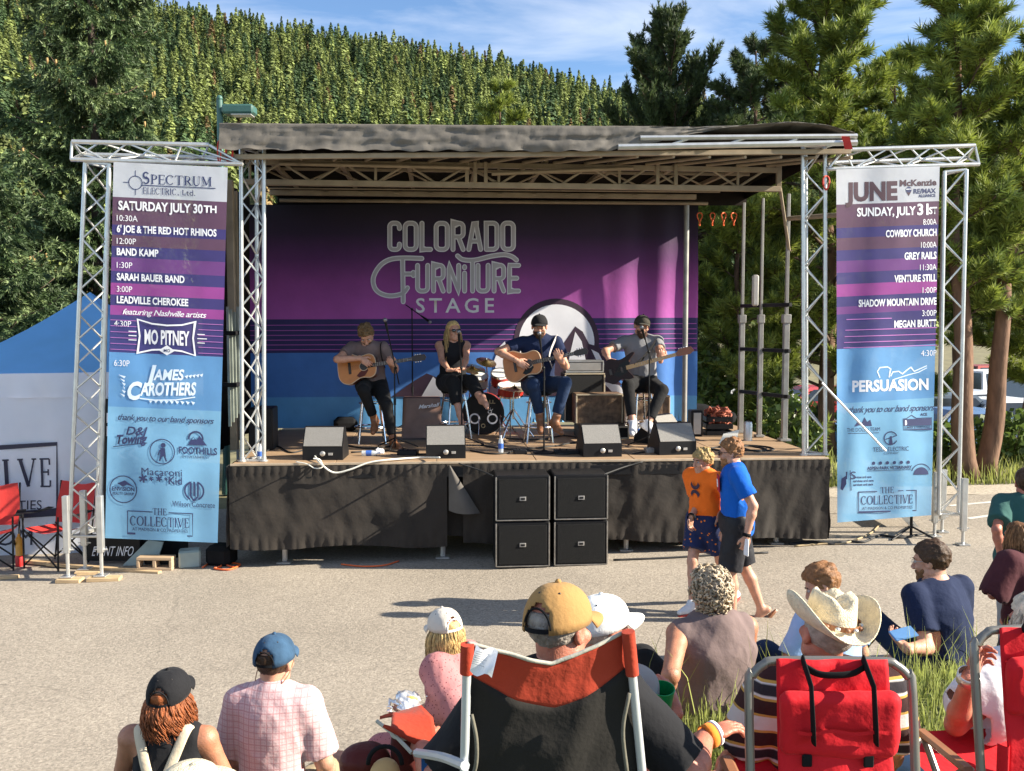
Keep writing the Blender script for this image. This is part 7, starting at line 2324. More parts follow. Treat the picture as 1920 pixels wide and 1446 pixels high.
 def cap(s, mat, bill=None, back_hole=True, tilt=0.0, low=.022, button=True, strap=None, hole_mat=None, deep=1.0, seed=1, bill_len=.078):
  k = s.k; n, m_ = 40, 14; mb = MB()
  a_, b_, h_ = .0905, .1125, .101 * deep
  ct, st_ = cos(tilt), sin(tilt)
  def at(ph, th, o=0.0):
   r_ = cos(th); w = 1 + .012 * cos(6 * ph) * sin(th) * cos(th) + .012 * sin(3 * ph + seed) * cos(th) * sin(th)
   x, y, z = (a_ + o) * r_ ** .85 * sin(ph) * w, (b_ + o) * r_ ** .85 * cos(ph) * w - .010, (h_ + o) * sin(th) * w + low
   z += .016 * cos(ph) * (1 - sin(th))
   return s.hp(x, y * ct - (z - low) * st_, (z - low) * ct + y * st_ + low)
  V, F = [], []
  for j in range(m_ + 1):
   th = (pi / 2) * (j / m_) * .995 - (.10 if j == 0 else 0)
   for i in range(n): V.append(at(2 * pi * i / n, th))
  for j in range(m_):
   for i in range(n):
    ph = abs(((2 * pi * (i + .5) / n) - pi + pi) % (2 * pi) - pi)
    if back_hole and ph < .52 and j < 1 + 4.2 * sqrt(max(0, 1 - (ph / .52) ** 2)): continue
    F.append((j * n + i, j * n + (i + 1) % n, (j + 1) * n + (i + 1) % n, (j + 1) * n + i))
  mb.raw(V, F);
  if button: mb.ball(at(0, pi / 2, .004), .010 * k, 8)
  C = part(mb, 'cap', mat, s.T, angle=0)
  sm = C.modifiers.new('thick', 'SOLIDIFY'); sm.thickness = .003
  for i in range(6):
   ph = i * pi / 3 + .26
   m2 = MB(); m2.ball(at(ph, .95, .001), .0045 * k, 6);
   if i in (2, 3, 4): part(m2, 'eyelet', EYED, C, angle=0)
  if back_hole:
   m2 = MB(); m2.sheet([[tuple(at(pi - .5 + 1.0 * i / 10, .0 + .11 * j - .06, .002)) for i in range(11)] for j in range(2)]); part(m2, 'strap', strap or mat, C, angle=0)
   m2 = MB(); m2.path([tuple(at(pi + .52 * cos(t_), .02 + .50 * sin(t_) , .0015)) for t_ in np.linspace(0, pi, 15)], .0035, 5); part(m2, 'piping', strap or mat, C, angle=0)
  m2 = MB(); G = []
  for j in range(7):
   t = j / 6; row = []
   for i in range(17):
    x = -1 + 2 * i / 16; ph = x * .98
    ed = at(ph, -.02)
    fw = (bill_len * sqrt(max(0, 1 - (x * .93) ** 2)) + .006) * t
    c = ed + s.H[:, 1] * fw * k + s.H[:, 2] * (-.012 * t - .020 * x * x * t) * k
    row.append(tuple(c))
   G.append(row)
  m2.sheet(G); B_ = part(m2, 'visor', bill or mat, C, angle=0); sm = B_.modifiers.new('thick', 'SOLIDIFY'); sm.thickness = .004
  return C
 def ring(s, name, c, d, r, mat, w=.010, th=.004, flat=None):
  """band round a limb"""
  d = nrm(np.array(d)); a = nrm(np.cross(d, v3(.3, .5, .8))); b = np.cross(d, a); mb = MB()
  G = [[tuple(c + (a * cos(t_) + b * sin(t_)) * (r + (th if j in (1, 2) else 0)) + d * w * (0, 0, 1, 1)[j]) for t_ in np.linspace(0, 2 * pi, 21)] for j in range(4)]
  mb.sheet(G); return part(mb, name, mat, s.T, angle=0)
EYEW, EYED = M('eye_white', (.42, .38, .36), rough=.4), M('eye_dark', (.02, .015, .012), rough=.3)
BROW = M('brow_hair', (.10, .055, .03), rough=.8)
SHADES = [M('dark_lens', (.015, .012, .012), rough=.1, spec=.8), M('dark_frame', (.02, .02, .02), rough=.3)]
# ------------------------------------------------------------------ the cast
blackt = cloth('black_cotton', (.014, .014, .016)); navyt = cloth('navy_cotton', (.012, .020, .055)); greyt = cloth('grey_cotton', (.20, .20, .21)); taupet = cloth('taupe_cotton', (.165, .12, .115))
jeans = cloth('dark_denim', (.017, .033, .075)); blackj = cloth('black_jeans', (.013, .013, .014)); brownb = M('brown_boot_leather', (.26, .11, .05), rough=.5, var=.2, vs=10)
whitesh = M('white_shoe', (.65, .65, .66), rough=.6, var=.1); redsole = M('red_sole', (.45, .05, .04), rough=.6)
HB = hairm('dark_brown', (.045, .025, .014)); HBL = hairm('dirty_blond', (.26, .17, .08)); HLB = hairm('blond', (.48, .33, .14)); HG = hairm('grey_curls', (.42, .34, .24)); HR = hairm('auburn', (.24, .075, .028)); HSG = hairm('silver_blond', (.45, .40, .31)); HGY = hairm('grey_stubble', (.32, .28, .24)); HRB = hairm('reddish_brown', (.20, .095, .04))
V_ = lambda px, py, d: P(px, py, d)
def guitar(label, body_px, head_px, d0, d1, tilt, bass=False, top=(.50, .19, .05), guard=(.10, .02, .015)):
 c, hd = P(*body_px, d0), P(*head_px, d1)
 x = (hd - c).normalized(); z = Vector((-.12, -1, tilt)); z = (z - x * z.dot(x)).normalized(); y = z.cross(x)
 A = frame(c, x, y, z)
 T = thing('bass_guitar' if bass else 'acoustic_guitar', label, 'guitar', tuple(c))
 tr = lambda p: A @ Vector(p)
 n = str(len(MATS))
 if not bass:
  half = [(-.255, 0), (-.25, .09), (-.225, .15), (-.17, .192), (-.10, .198), (-.03, .165), (.03, .140), (.09, .140), (.16, .150), (.215, .125), (.24, .07), (.245, .0)]
 else:
  half = None
 if half: ol = [(p.x, p.y) for p in smooth_pts([(a, b, 0) for a, b in half], 3)] ; ol = ol + [(a, -b) for a, b in ol[-2:0:-1]]
 else: ol = [(p.x, p.y) for p in smooth_pts([(a, b, 0) for a, b in ((-.22, .02), (-.21, .12), (-.12, .165), (-.02, .125), (.06, .135), (.17, .175), (.20, .155), (.10, .075), (.07, .04), (.07, -.04), (.10, -.09), (.12, -.14), (.06, -.15), (-.04, -.125), (-.14, -.165), (-.22, -.11), (-.22, .02))], 3)][:-1]
 th = .105 if not bass else .04
 topm = M('guitar_top_' + n, top, spec=.15 if bass else .4, rough=.35, var=.14, vs=4, stretch=(1, 9, 1)); side = M('guitar_side_wood', (.10, .03, .015), rough=.3, var=.2); bind = M('guitar_binding', (.55, .40, .25), rough=.4); dk = M('guitar_dark_wood', (.03, .018, .012), rough=.4); gd = M('guitar_guard_' + n, guard, rough=.4, spec=.2); neckm = dk if not bass else M('maple_neck', (.50, .30, .12), rough=.35, var=.1)
 mb = MB(); mb.slab([tr((a, b, -th)) for a, b in ol][::1], (tr((0, 0, th)) - tr((0, 0, 0))) * .985, 0); part(mb, 'body', side if not bass else topm, T)
 if not bass:
  mb = MB(); mb.raw([tuple(tr((a * .985, b * .98, .0012))) for a, b in ol], [tuple(range(len(ol)))]); part(mb, 'soundboard', topm, T, angle=0)
  mb = MB(); mb.path([tr((a, b, -.002)) for a, b in ol], .006, 5, closed=True); part(mb, 'binding', bind, T)
  mb = MB(); mb.lathe([(.001, .0), (.05, .0)], 24, A @ Matrix.Translation((.085, 0, .004)), caps=False); part(mb, 'sound_hole', EYED, T, angle=0)
  mb = MB(); mb.lathe([(.051, .0), (.058, .001)], 24, A @ Matrix.Translation((.085, 0, .0042)), caps=False); part(mb, 'rosette', bind, T, angle=0)
  mb = MB(); mb.raw([tuple(tr((a, b, .0035))) for a, b in ((.06, -.045), (.13, -.035), (.14, -.06), (.09, -.12), (.02, -.135), (-.02, -.11), (.02, -.07))], [tuple(range(7))]); part(mb, 'pickguard', gd, T, angle=0)
  mb = MB(); mb.box(tr((-.10, 0, .006)), (.035, .15, .012), A, .004); part(mb, 'bridge', dk, T)
 else:
  mb = MB(); mb.raw([tuple(tr((a, b, .002))) for a, b in ((-.02, .06), (.10, .10), (.12, .05), (.06, -.06), (-.06, -.09), (-.12, -.05))], [tuple(range(6))]); part(mb, 'pickguard', gd, T, angle=0)
  mb = MB(); mb.box(tr((.0, -.01, .006)), (.03, .08, .012), A, .003); mb.box(tr((-.15, -.005, .006)), (.04, .08, .014), A, .003); part(mb, 'pickup', dk, T)
 L = (hd - c).length; e = L - (.10 if not bass else .12)
 mb = MB(); mb.slab([tr((.06 if bass else .10, -.027, .006)), tr((e, -.021, .006)), tr((e, .021, .006)), tr((.06 if bass else .10, .027, .006))], tr((0, 0, -.022)) - tr((0, 0, 0))); part(mb, 'neck', neckm, T)
 mb = MB()
 for k in range(14):
  xx_ = e - (e - .12) * (1 - .5 ** (k / 12)) * 1.6
  if xx_ > .12: mb.box(tr((xx_, 0, .0068)), (.003, .044, .002), A)
 part(mb, 'fret', alud, T, angle=0)
 hs = [(e, -.022), (e + .03, -.036), (L + .07, -.038), (L + .09, 0), (L + .07, .038), (e + .03, .036), (e, .022)] if not bass else [(e, -.022), (e + .03, -.03), (L + .05, -.04), (L + .11, -.01), (L + .08, .05), (e + .06, .06), (e + .02, .03), (e, .022)]
 mb = MB(); mb.slab([tr((a, b, .002)) for a, b in hs], tr((0, 0, -.016)) - tr((0, 0, 0))); part(mb, 'headstock', dk if not bass else M('headstock_brown', (.22, .07, .03), rough=.35), T)
 for k in range(3 if not bass else 4):
  for s_ in ((-1, 1) if not bass else (1,)):
   mb = MB(); q = tr((e + .05 + k * .032, s_ * (.046 if not bass else .062), -.006)); mb.ball(q, .011, 8); part(mb, 'tuning_peg', chrome, T)
 mb = MB()
 for k in range(6 if not bass else 4):
  o = (k / (5 if not bass else 3) - .5) * .036; mb.tube(tr((-.10, o * 1.4, .012)), tr((e, o, .010)), .0008, n=3)
 part(mb, 'string', chrome, T, angle=0)
 return T, tr
def strap(label, pts, mat, w=.026):
 mb = MB(); mb.path(smooth_pts(pts, 5), w, 8, flat=.16); return single(mb, 'guitar_strap', mat, label, 'strap', angle=0)
# ---- bent guitarist
z0 = ZD + .785
c = Dk(697, 831)
p = Person('bearded man in a taupe shirt bent over his acoustic guitar', (c.x, c.y, z0), 183, k=1.10, lean=24, head=(-8, -38, 6), bow=.05,
  arms={'R': (V_(676, 672, 12.05), (1, -.2, .15), (-.75, .1, -.5), (0, -1, -.2), .5), 'L': (V_(741, 686, 12.1), (-.5, -.2, -1), (.5, .5, .5), (0, -1, .2), 1.0)}, legs={'R': (V_(702, 786, 12.22), (0, 1, .5), (0, 1, -.5)), 'L': (V_(737, 827, 12.05), (-.3, 1, .3), (-.6, 1, -.05))})
p.build_body(feet=None); p.top('shirt', taupet, .55, seed=11); p.bottoms('trousers', blackj, 1.82, seed=12); p.shoes(brownb, high=.06, name='boot'); HBR = hairm('brown', (.13, .08, .038)); p.hair_short(HBR, .02, .010, 13, fr=45); p.beard(HBR, .02); p.eyes()
gt, tr = guitar('amber acoustic guitar held by the bent bearded man', (670, 689), (786, 671), 12.12, 12.02, .22)
strap('black strap over the shoulder of the bent guitarist', [Vector(p.sh['L']) + Vector((0, .03, .075)), Vector(p.sh['L']) + Vector((-.03, -.085, .03)), P(716, 672, 12.15), P(722, 690, 12.12)], blackcl)
# ---- seated woman
c = Dk(852, 824)
p = Person('woman with long blond hair and sunglasses, seated in black at a microphone', (c.x - .02, c.y, z0), 168, k=1.07, fem=True, lean=4, head=(-14, 6, 0), girth=1.02,
  arms={'R': (V_(842, 694, 12.3), (.6, -.6, -.3), (-.95, .3, 0), (0, 0, -1), .25), 'L': (V_(868, 694, 12.3), (-.6, -.6, -.3), (.95, .3, 0), (0, 0, -1), .25)}, legs={'R': (V_(862, 778, 12.25), (0, 1, .6), (0, 1, -.6)), 'L': (V_(903, 752, 12.1), (-.2, 1, .8), (-.1, 1, -.8))})
p.build_body(); p.top('top', blackt, 0, hem=-.14, seed=21, neck=.075); p.bottoms('trousers', blackj, 1.66, infl=.022, seed=22, flare=.012)
p.hair_short(HLB, .014, .003, 23, back=-.10, front=.075); p.hair_locks(HLB, 190, .44, .006, 24, spread=.03, curl=.008, face=.03); p.eyes(SHADES)
# ---- capped guitarist
c = Dk(1010, 830)
p = Person('man in a black cap and navy shirt singing and playing an acoustic guitar', (c.x, c.y, z0), 178, k=1.18, lean=5, head=(4, -4, 0),
  arms={'R': (V_(968, 676, 12.15), (1, -.3, .1), (-.8, .2, -.5), (0, -1, -.2), .4), 'L': (V_(1050, 676, 12.05), (-.5, -.2, -1), (.4, .4, .8), (0, -1, .2), 1.0)}, legs={'R': (V_(1013, 785, 12.2), (.1, 1, .5), (.1, 1, -.4)), 'L': (V_(1041, 788, 12.1), (-.5, 1, .4), (-.4, 1, -.35))})
p.build_body(feet=None); p.top('shirt', navyt, .6, seed=31); p.bottoms('jeans', jeans, 1.8, seed=32); p.shoes(brownb, high=.06, name='boot'); p.hair_short(HB, .008, .003, 33, top=.05); p.beard(HB, .0); p.eyes(); p.cap(blackt, back_hole=False)
gt, tr = guitar('natural wood acoustic guitar with a black guard held by the capped singer', (980, 684), (1090, 660), 12.2, 12.0, .18, top=(.44, .165, .045), guard=(.012, .012, .012))
strap('pale strap over the shoulder of the capped singer', [Vector(p.sh['L']) + Vector((.02, .03, .08)), Vector(p.sh['L']) + Vector((-.02, -.10, .03)), P(1030, 668, 12.2), P(1036, 690, 12.2)], M('pale_strap', (.45, .42, .40), rough=.8))
# ---- bass player
c = Dk(1200, 822)
p = Person('bearded man in a grey shirt and dark cap singing and playing an electric bass', (c.x, c.y, z0), 182, k=1.18, lean=6, head=(-6, 0, -8), girth=1.06,
  arms={'R': (V_(1141, 673, 12.45), (1, -.3, -.1), (-.5, .3, -.8), (-.6, -.8, 0), .5), 'L': (V_(1240, 680, 12.2), (-.5, -.3, -1), (-.1, .3, 1), (.3, -1, 0), 1.1)}, legs={'R': (V_(1186, 790, 12.3), (.3, 1, .4), (.2, 1, -.35)), 'L': (V_(1216, 793, 12.3), (-.6, 1, .4), (-.5, 1, -.3))})
p.build_body(feet=None); p.top('shirt', greyt, .6, seed=41); p.bottoms('trousers', blackj, 1.85, seed=42); p.shoes(whitesh); p.hair_short(HB, .008, .003, 43, top=.05); p.beard(HB, .008); p.eyes(); p.cap(cloth('olive_cap', (.05, .045, .035)), back_hole=False)
gt, tr = guitar('dark electric bass with a maple neck held by the man in grey', (1166, 692), (1285, 660), 12.25, 12.0, .15, bass=True, top=(.025, .012, .012), guard=(.012, .012, .012))
strap('dark strap over the shoulder of the bass player', [Vector(p.sh['L']) + Vector((.02, .03, .08)), Vector(p.sh['L']) + Vector((-.03, -.10, .02)), P(1205, 672, 12.3), P(1190, 685, 12.2)], blackcl)
# ---- boy and man walking past
def stand(px, d, k): return ((px - CXP) / FPX * d, d, zg((px - CXP) / FPX * d) + .905 * k)
k = .90; pv = stand(1326, 8.9, k)
p = Person('boy in an orange sports shirt and patterned shorts walking past the stage', pv, -128, k=k, lean=2, head=(12, -6, 0), girth=.94,
  arms={'R': (V_(1297, 968, 8.75), (.3, -1, 0), (0, .25, -1), (-1, 0, -.2), .5), 'L': ((-.27, .02, -.02), (-.3, -1, 0))}, legs={'R': (V_(1297, 1137, 8.7), (0, 1, 0), (0, 1, -.05)), 'L': (V_(1383, 1132, 9.05), (0, 1, 0), (0, 1, -.25))}, h=.010)
p.build_body(feet=None); orange = cloth('orange_jersey', (.90, .17, .018)); sh = p.top('shirt', orange, .62, hem=-.20, seed=51, loose=.008)
p.bottoms('shorts', pattern(cloth('patterned_shorts', (.02, .03, .09)), 'dots', (.75, .22, .03), sc=.55), .72, infl=.028, seed=52, flare=.02); p.shoes(whitesh, redsole); p.hair_short(HLB, .026, .010, 53, fr=40, back=-.075, front=.045); p.eyes()
p.ring('wristband', p.wr['R'], p.wr['R'] - p.el['R'], .033, blackcl, .03)
# mark on the boy's shirt front
mb = MB(); ctr = p.spine(.70) + p.tf * (.155 * k); X_, Z_ = p.tr, p.t
def chest(x, z):
 q = ctr + X_ * x + Z_ * z - p.tf * (abs(x) ** 2 * 2.4); return tuple(q)
for sg in (-1, 1):
 arc = [(.055 * cos(a) * 1.0, sg * (.052 - .05 * sin(a))) for a in np.linspace(.15, pi - .15, 11)]; arc2 = [(x * .66, z + sg * .030) for x, z in arc]
 n_ = len(arc); mb.raw([chest(*q) for q in arc] + [chest(*q) for q in arc2], [(i, i + 1, n_ + i + 1, n_ + i) for i in range(n_ - 1)])
o = part(mb, 'chest_mark', plum, p.T, angle=0)
k = .985; pv = stand(1386, 8.5, k)
p = Person('man in a bright blue shirt, sunglasses and black shorts striding past', pv, -84, k=k, lean=3, head=(10, -6, 0), girth=1.06,
  arms={'L': (V_(1400, 1004, 8.22), (-.2, -1, 0), (.05, .1, -1), (1, .2, 0), .6), 'R': ((.27, .12, .0), (.3, -1, 0))}, legs={'L': (V_(1372, 1157, 8.45), (0, 1, 0), (0, 1, -.1)), 'R': (V_(1428, 1143, 8.55), (0, 1, 0), (0, .75, -.75))}, skin='fair', h=.010)
p.build_body(); p.top('shirt', cloth('blue_jersey', (.006, .10, .46)), .68, hem=-.20, seed=61, loose=.006); p.bottoms('shorts', cloth('black_sports_shorts', (.022, .022, .026), rough=.5), .95, infl=.024, seed=62, flare=.025, wr=.007)
p.hair_short(HRB, .018, .008, 63, fr=42); p.beard(HRB, .0); p.eyes(SHADES); p.ring('wrist_watch', p.wr['L'] + p.hd['L'][0] * -.02, p.wr['L'] - p.el['L'], .034, blackcl, .03)
for q in 'LR':
 a, f = p.an[q], p.ft[q]; dn = nrm(np.cross(np.cross(f, a - p.kn[q]), f)); s_ = np.cross(f, dn); c0 = a + f * .05 + dn * .095
 mb = MB(); mb.slab([Vector(c0 + f * .145 * cos(t_) + s_ * .048 * sin(t_) * (1 + .2 * cos(t_))) for t_ in np.linspace(0, 2 * pi, 19)[:-1]], Vector(dn * .018)); part(mb, 'flip_flop', brownb, p.T)
mb = MB(); q = p.wr['L'] + p.hd['L'][0] * .10 * k; mb.box(q - np.array((.0, .035, 0)), (.012, .075, .15), rotz(.25), .008); single(mb, 'phone', whitep, 'white phone held down by the man in blue', 'phone')
mb = MB(); ctr = p.spine(.72) + p.tf * .150 - p.tr * .03; R_ = Matrix(np.stack([p.tr, p.t, p.tf], 1).tolist())
mb.box(ctr, (.13, .15, .012), R_, .004); mb.box(ctr + p.tf * .008, (.06, .07, .006), R_, .002, 1); part(mb, 'chest_print', [cloth('red_print', (.45, .03, .05)), whitep], p.T)
# ================================================================== audience
def seat(px, d, top_z, k): return ((px - CXP) / FPX * d, d, top_z - .80 * k)
SITL = {'L': ((-.22, .62, -.38), (-.2, .3, 1), (0, 1, -.2)), 'R': ((.22, .62, -.38), (.2, .3, 1), (0, 1, -.2))}
SITLOW = {'L': ((-.25, .55, -.12), (-.3, .2, 1), (0, 1, -.2)), 'R': ((.25, .55, -.12), (.3, .2, 1), (0, 1, -.2))}
LAP = lambda: {'L': ((-.16, .30, .05), (-1, -.6, -.5), (.4, 1, -.2), (0, 0, -1), .4), 'R': ((.16, .30, .05), (1, -.6, -.5), (-.4, 1, -.2), (0, 0, -1), .4)}
# woman with backpack
p = Person('woman in a black cap with auburn hair and a cream backpack', seat(298, 4.1, 1.225, .97), 2, k=.97, fem=True, head=(4, 2, 0), arms={'L': ((-.20, .16, -.06), (-1, -.35, -.2), (.6, 1, -.2), (0, 0, -1), .4), 'R': ((.22, .16, -.06), (1, -.35, -.2), (-.6, 1, -.2), (0, 0, -1), .4)}, legs=SITL, skin='tan', h=.009, loc=(-1.46, 4.1, .3))
p.build_body(); p.top('tank_top', blackt, 0, hem=-.12, seed=71, neck=.082); p.bottoms('shorts', jeans, .6, seed=72); p.cap(blackt, low=.020, deep=1.02)
p.hair_short(HR, .012, .004, 73, top=.05, back=-.09); p.hair_locks(HR, 330, .15, .0042, 74, curl=.018, spread=.018, zmax=-.012)
creamc = cloth('cream_canvas', (.62, .52, .38)); T = thing('backpack', 'cream canvas backpack worn by the woman in the black cap', 'backpack', tuple(p.p0))
bc = p.spine(.30) - p.tf * .20; v = Vol(bc - .26, bc + .28, .009); Rb = np.stack([p.tr, p.tf, p.t], 1)
v.ell(bc, (.135, .08, .19), Rb, .02); v.ell(bc - p.t * .09, (.145, .095, .13), Rb, .03); v.ell(bc - p.tf * .07 - p.t * .09, (.10, .03, .075), Rb, .012); v.noise(.005, 14, 5); V, Q = v.mesh(); mesh_obj('bag_body', V, Q, creamc, T, angle=0)
for sg in (-1, 1):
 a = p.spine(.62) - p.tf * .135 + p.tr * sg * .03; b = p.sh['R' if sg > 0 else 'L'] - p.tr * sg * .055 - p.tf * .05 + p.t * .072; e = b + p.tf * .12 - p.t * .05
 mb = MB(); mb.path(smooth_pts([tuple(a), tuple((a + b) / 2 - p.tf * .012 + p.t * .0), tuple(b), tuple(e)], 5), .022, 8, flat=.25); part(mb, 'shoulder_strap', creamc, T, angle=0)
mb = MB(); q = bc - p.tf * .105 - p.t * .03 + p.tr * .05; mb.box(q, (.07, .012, .025), rotz(0), .003); part(mb, 'patch', cloth('red_patch', (.40, .08, .05)), T)
# man in pink plaid
p = Person('man in a pink plaid shirt and faded blue cap, seated with his back turned', seat(498, 4.35, 1.29, 1.0), 4, k=1.0, sh=.82, head=(8, -2, 0), girth=.90, lean=3, arms={'L': ((-.20, .20, -.04), (-.5, -.5, -1), (.4, 1, 0), (0, 0, -1), .4), 'R': ((.22, .22, -.04), (.5, -.5, -1), (-.4, 1, 0), (0, 0, -1), .4)}, legs=SITL, h=.009, loc=(-1.07, 4.35, .35))
p.build_body(); pinkp = pattern(cloth('pink_plaid', (.58, .40, .41)), 'plaid', (.66, .46, .47), (.53, .29, .30), sc=2.7); sh = p.top('shirt', pinkp, .86, hem=-.16, infl=.016, seed=81, loose=.004, wr=.008, slf=1.02)
v = Vol(p.nb - .12, p.nb + .12, .007); v.cone(p.nb - p.t * .012, p.nb + p.t * .03 + p.tf * .005, .074, .064, .01); v.cone(p.nb + p.t * .025, p.nb + p.t * .12 + p.tf * .01, .054, .054, .005) if False else None; v.cut(p.nb + p.t * .035 - p.tf * .0, p.t - p.tf * .3); V, Q = v.mesh(); mesh_obj('collar', V, Q, pinkp, sh, angle=0)
p.bottoms('shorts', cloth('khaki_shorts', (.30, .24, .15)), .8, seed=82); p.hair_short(HB, .010, .004, 83, top=.05, back=-.085); p.cap(cloth('faded_blue_cap', (.035, .078, .14), var=.3, vs=12), strap=blackcl)
mb = MB(); mb.path(smooth_pts([tuple(p.hp(-.08, .03, -.0)), tuple(p.hp(-.085, -.02, -.07)), tuple(p.hp(-.06, -.07, -.135)), tuple(p.hp(.02, -.095, -.13)), tuple(p.hp(.08, -.04, -.06)), tuple(p.hp(.082, .03, 0))], 5), .0022, 5); part(mb, 'glasses_cord', brownb, p.T, angle=0)
# straw hat at the bottom edge
straw = M('straw_weave', (.76, .66, .46), rough=.8, var=.18, vs=40, bump=.9, bs=170)
t, b = nodes_of(straw)
p = Person('person in a wide pale straw hat in front of the backpack woman', seat(330, 2.95, 1.335, .95), 0, k=.95, fem=True, legs=SITLOW, arms=LAP(), h=.014, loc=(-1.02, 2.95, .4))
p.build_body(hands=''); p.top('blouse', creamc, 1.2, seed=91); p.bottoms('trousers', jeans, 1.8, seed=92); p.hair_short(HB, .01, .004, 93, top=.05, back=-.1)
def hat_round(p, brim, crown_h, mat):
 mb = MB(); prof = [(brim, .028), (brim * .8, .034), (.105, .05), (.100, .07), (.094, crown_h * .75 + .04), (.075, crown_h + .035), (.03, crown_h + .05), (.001, crown_h + .052)]
 A = Matrix(np.vstack([np.column_stack([p.H * p.k, p.hc]), [0, 0, 0, 1]]).tolist()); mb.lathe(prof, 40, A, caps=False, sx=.93, sy=1.08)
 o = part(mb, 'straw_hat', mat, p.T, angle=0); m = o.modifiers.new('thick', 'SOLIDIFY'); m.thickness = .004; return o
hat_round(p, .19, .075, straw)
# blond woman in pink
p = Person('blond woman in a white cap and pink floral blouse holding a foil plate', seat(862, 4.9, 1.25, .92), -58, k=.92, fem=True, sh=.86, head=(22, -8, -3), lean=8, girth=1.04, arms={'L': (V_(780, 1335, 4.72), (-.3, -.9, -.6), (.1, 1, 0), (0, 0, 1), .3), 'R': ((.06, .34, .06), (1, -.5, -.6), (-.6, 1, 0), (0, 0, 1), .3)}, legs=SITL, h=.009, loc=(-.33, 4.9, .42))
p.build_body(); p.top('blouse', pattern(cloth('pink_floral', (.44, .185, .185)), 'dots', (.12, .025, .035), sc=1.5), 1.55, hem=-.2, infl=.02, seed=101, loose=.006, wr=.009, slf=1.08); p.bottoms('skirt', MATS['cloth_pink_floral'], 1.3, infl=.03, seed=102, flare=.02)
p.hair_short(HLB, .014, .004, 103, top=.05, back=-.1); p.hair_locks(HLB, 430, .16, .0042, 104, spread=.016, curl=.006, face=.05, zmax=-.005); p.cap(cloth('white_cap', (.60, .55, .48)), strap=whitep)
T = thing('food_plate', 'crumpled foil plate of food held by the blond woman in pink', 'plate', tuple(V_(762, 1318, 4.62))); q = V_(762, 1318, 4.62); foil = M('foil', (.80, .80, .80), rough=.25, metal=.7, var=.1, bump=1.0, bs=30)
v = Vol(np.array(q) - .13, np.array(q) + .13, .006); v.ell(q, (.085, .085, .014), None, .01); v.ell(np.array(q) + (0, 0, .02), (.055, .05, .022), None, .01); v.noise(.016, 46, 3); V, Q = v.mesh(); mesh_obj('foil', V, Q, foil, T, angle=0)
mb = MB(); mb.path(smooth_pts([(q.x - .01, q.y - .02, q.z + .025), (q.x + .02, q.y - .03, q.z + .034), (q.x + .05, q.y - .01, q.z + .024)], 4), .011, 8); part(mb, 'food', M('yellow_food', (.65, .38, .06), rough=.6, var=.3, vs=40), T)
# man in the big camp chair
p = Person('grey-haired man in a tan cap seated in the red and black camp chair', (.135, 2.68, 1.195), 2, k=1.0, sh=.86, head=(36, -6, -3), girth=1.1, lean=2, arms={'L': (V_(782, 1390, 2.92), (-.7, -.2, -.9), (.2, 1, 0), (0, 0, -1), .4), 'R': (V_(1322, 1384, 2.88), (.75, -.4, -.8), (.85, .5, .18), (0, -.1, -1), .35)}, legs={'L': ((-.2, .6, -.42), (-.2, .4, 1)), 'R': ((.25, .6, -.42), (.3, .4, 1))}, skin='red', h=.008, loc=(.135, 2.66, .62))
p.build_body(detail=1.2); p.top('shirt', blackt, .92, hem=-.1, infl=.016, seed=111, loose=.004, wr=.007, slf=1.06); p.bottoms('shorts', cloth('grey_denim_shorts', (.17, .18, .24)), .85, infl=.03, seed=112, flare=.02)
p.hair_short(HGY, .009, .004, 113, top=.05, back=-.095, fr=60); p.eyes(); p.cap(cloth('tan_cap', (.36, .205, .075), bs=60, bump=.25), low=.018, deep=1.04, strap=blackcl, bill_len=.085)
p.ring('wristband', p.wr['R'] - p.hd['R'][0] * .0, p.hd['R'][0], .034, cloth('orange_band', (.75, .22, .03)), .03); p.ring('wristband', p.wr['R'] + p.hd['R'][0] * .032, p.hd['R'][0], .035, whitep, .012)
chairman = p
# his camp chair
T = thing('camp_chair', 'big red and black folding camp chair with a white tag hanging on its back', 'chair', (.12, 2.5, .62))
postm = M('pale_grey_tube', (.52, .54, .55), rough=.35, metal=.2, var=.06); red2 = cloth('rust_red_canvas', (.36, .045, .022), bs=50, bump=.3); blk2 = cloth('black_canvas', (.020, .018, .016), bs=60, bump=.25)
dL, dR = 2.34, 2.38
pl = lambda t: lerp(P(876, 1212, dL), P(868, 1560, dL + .06), t); pr2 = lambda t: lerp(P(1178, 1188, dR), P(1215, 1560, dR + .06), t)
for fn in (pl, pr2):
 mb = MB(); mb.tube(fn(.02), fn(1.6), .0115, n=12); part(mb, 'back_post', postm, T)
def fab(s_, t):
 """cloth slung between the posts; s across, t down"""
 a, b_ = pl(t), pr2(t); q = a.lerp(b_, s_); sag = sin(pi * s_)
 q.z -= (.062 * (1 - abs(2 * s_ - 1.04)) * max(0, 1 - t * 1.3))
 q.y -= .045 * sag * (.5 + t) - .008 * abs(sin(8 * s_ + 3 * t)); q.y += .012
 q.y += .010 * float(wnoise(np.array(s_ * 3), np.array(t * 5), 0, 5, 4, 2.0)); return tuple(q)
bnd = lambda s_: .16 + .10 * sin(pi * s_)
mb = MB(); mb.sheet([[fab(i / 40, bnd(i / 40) * j / 12) for i in range(41)] for j in range(13)], flip=True); o = part(mb, 'back_panel', red2, T, angle=0, label='rust red upper back panel'); m = o.modifiers.new('thick', 'SOLIDIFY'); m.thickness = .004
mb = MB(); mb.sheet([[tuple(Vector(fab(i / 40, bnd(i / 40) + (1.45 - bnd(i / 40)) * j / 24)) + Vector((0, -.002, 0))) for i in range(41)] for j in range(25)], flip=True); o = part(mb, 'back_panel', blk2, T, angle=0, label='black lower back panel'); m = o.modifiers.new('thick', 'SOLIDIFY'); m.thickness = .003
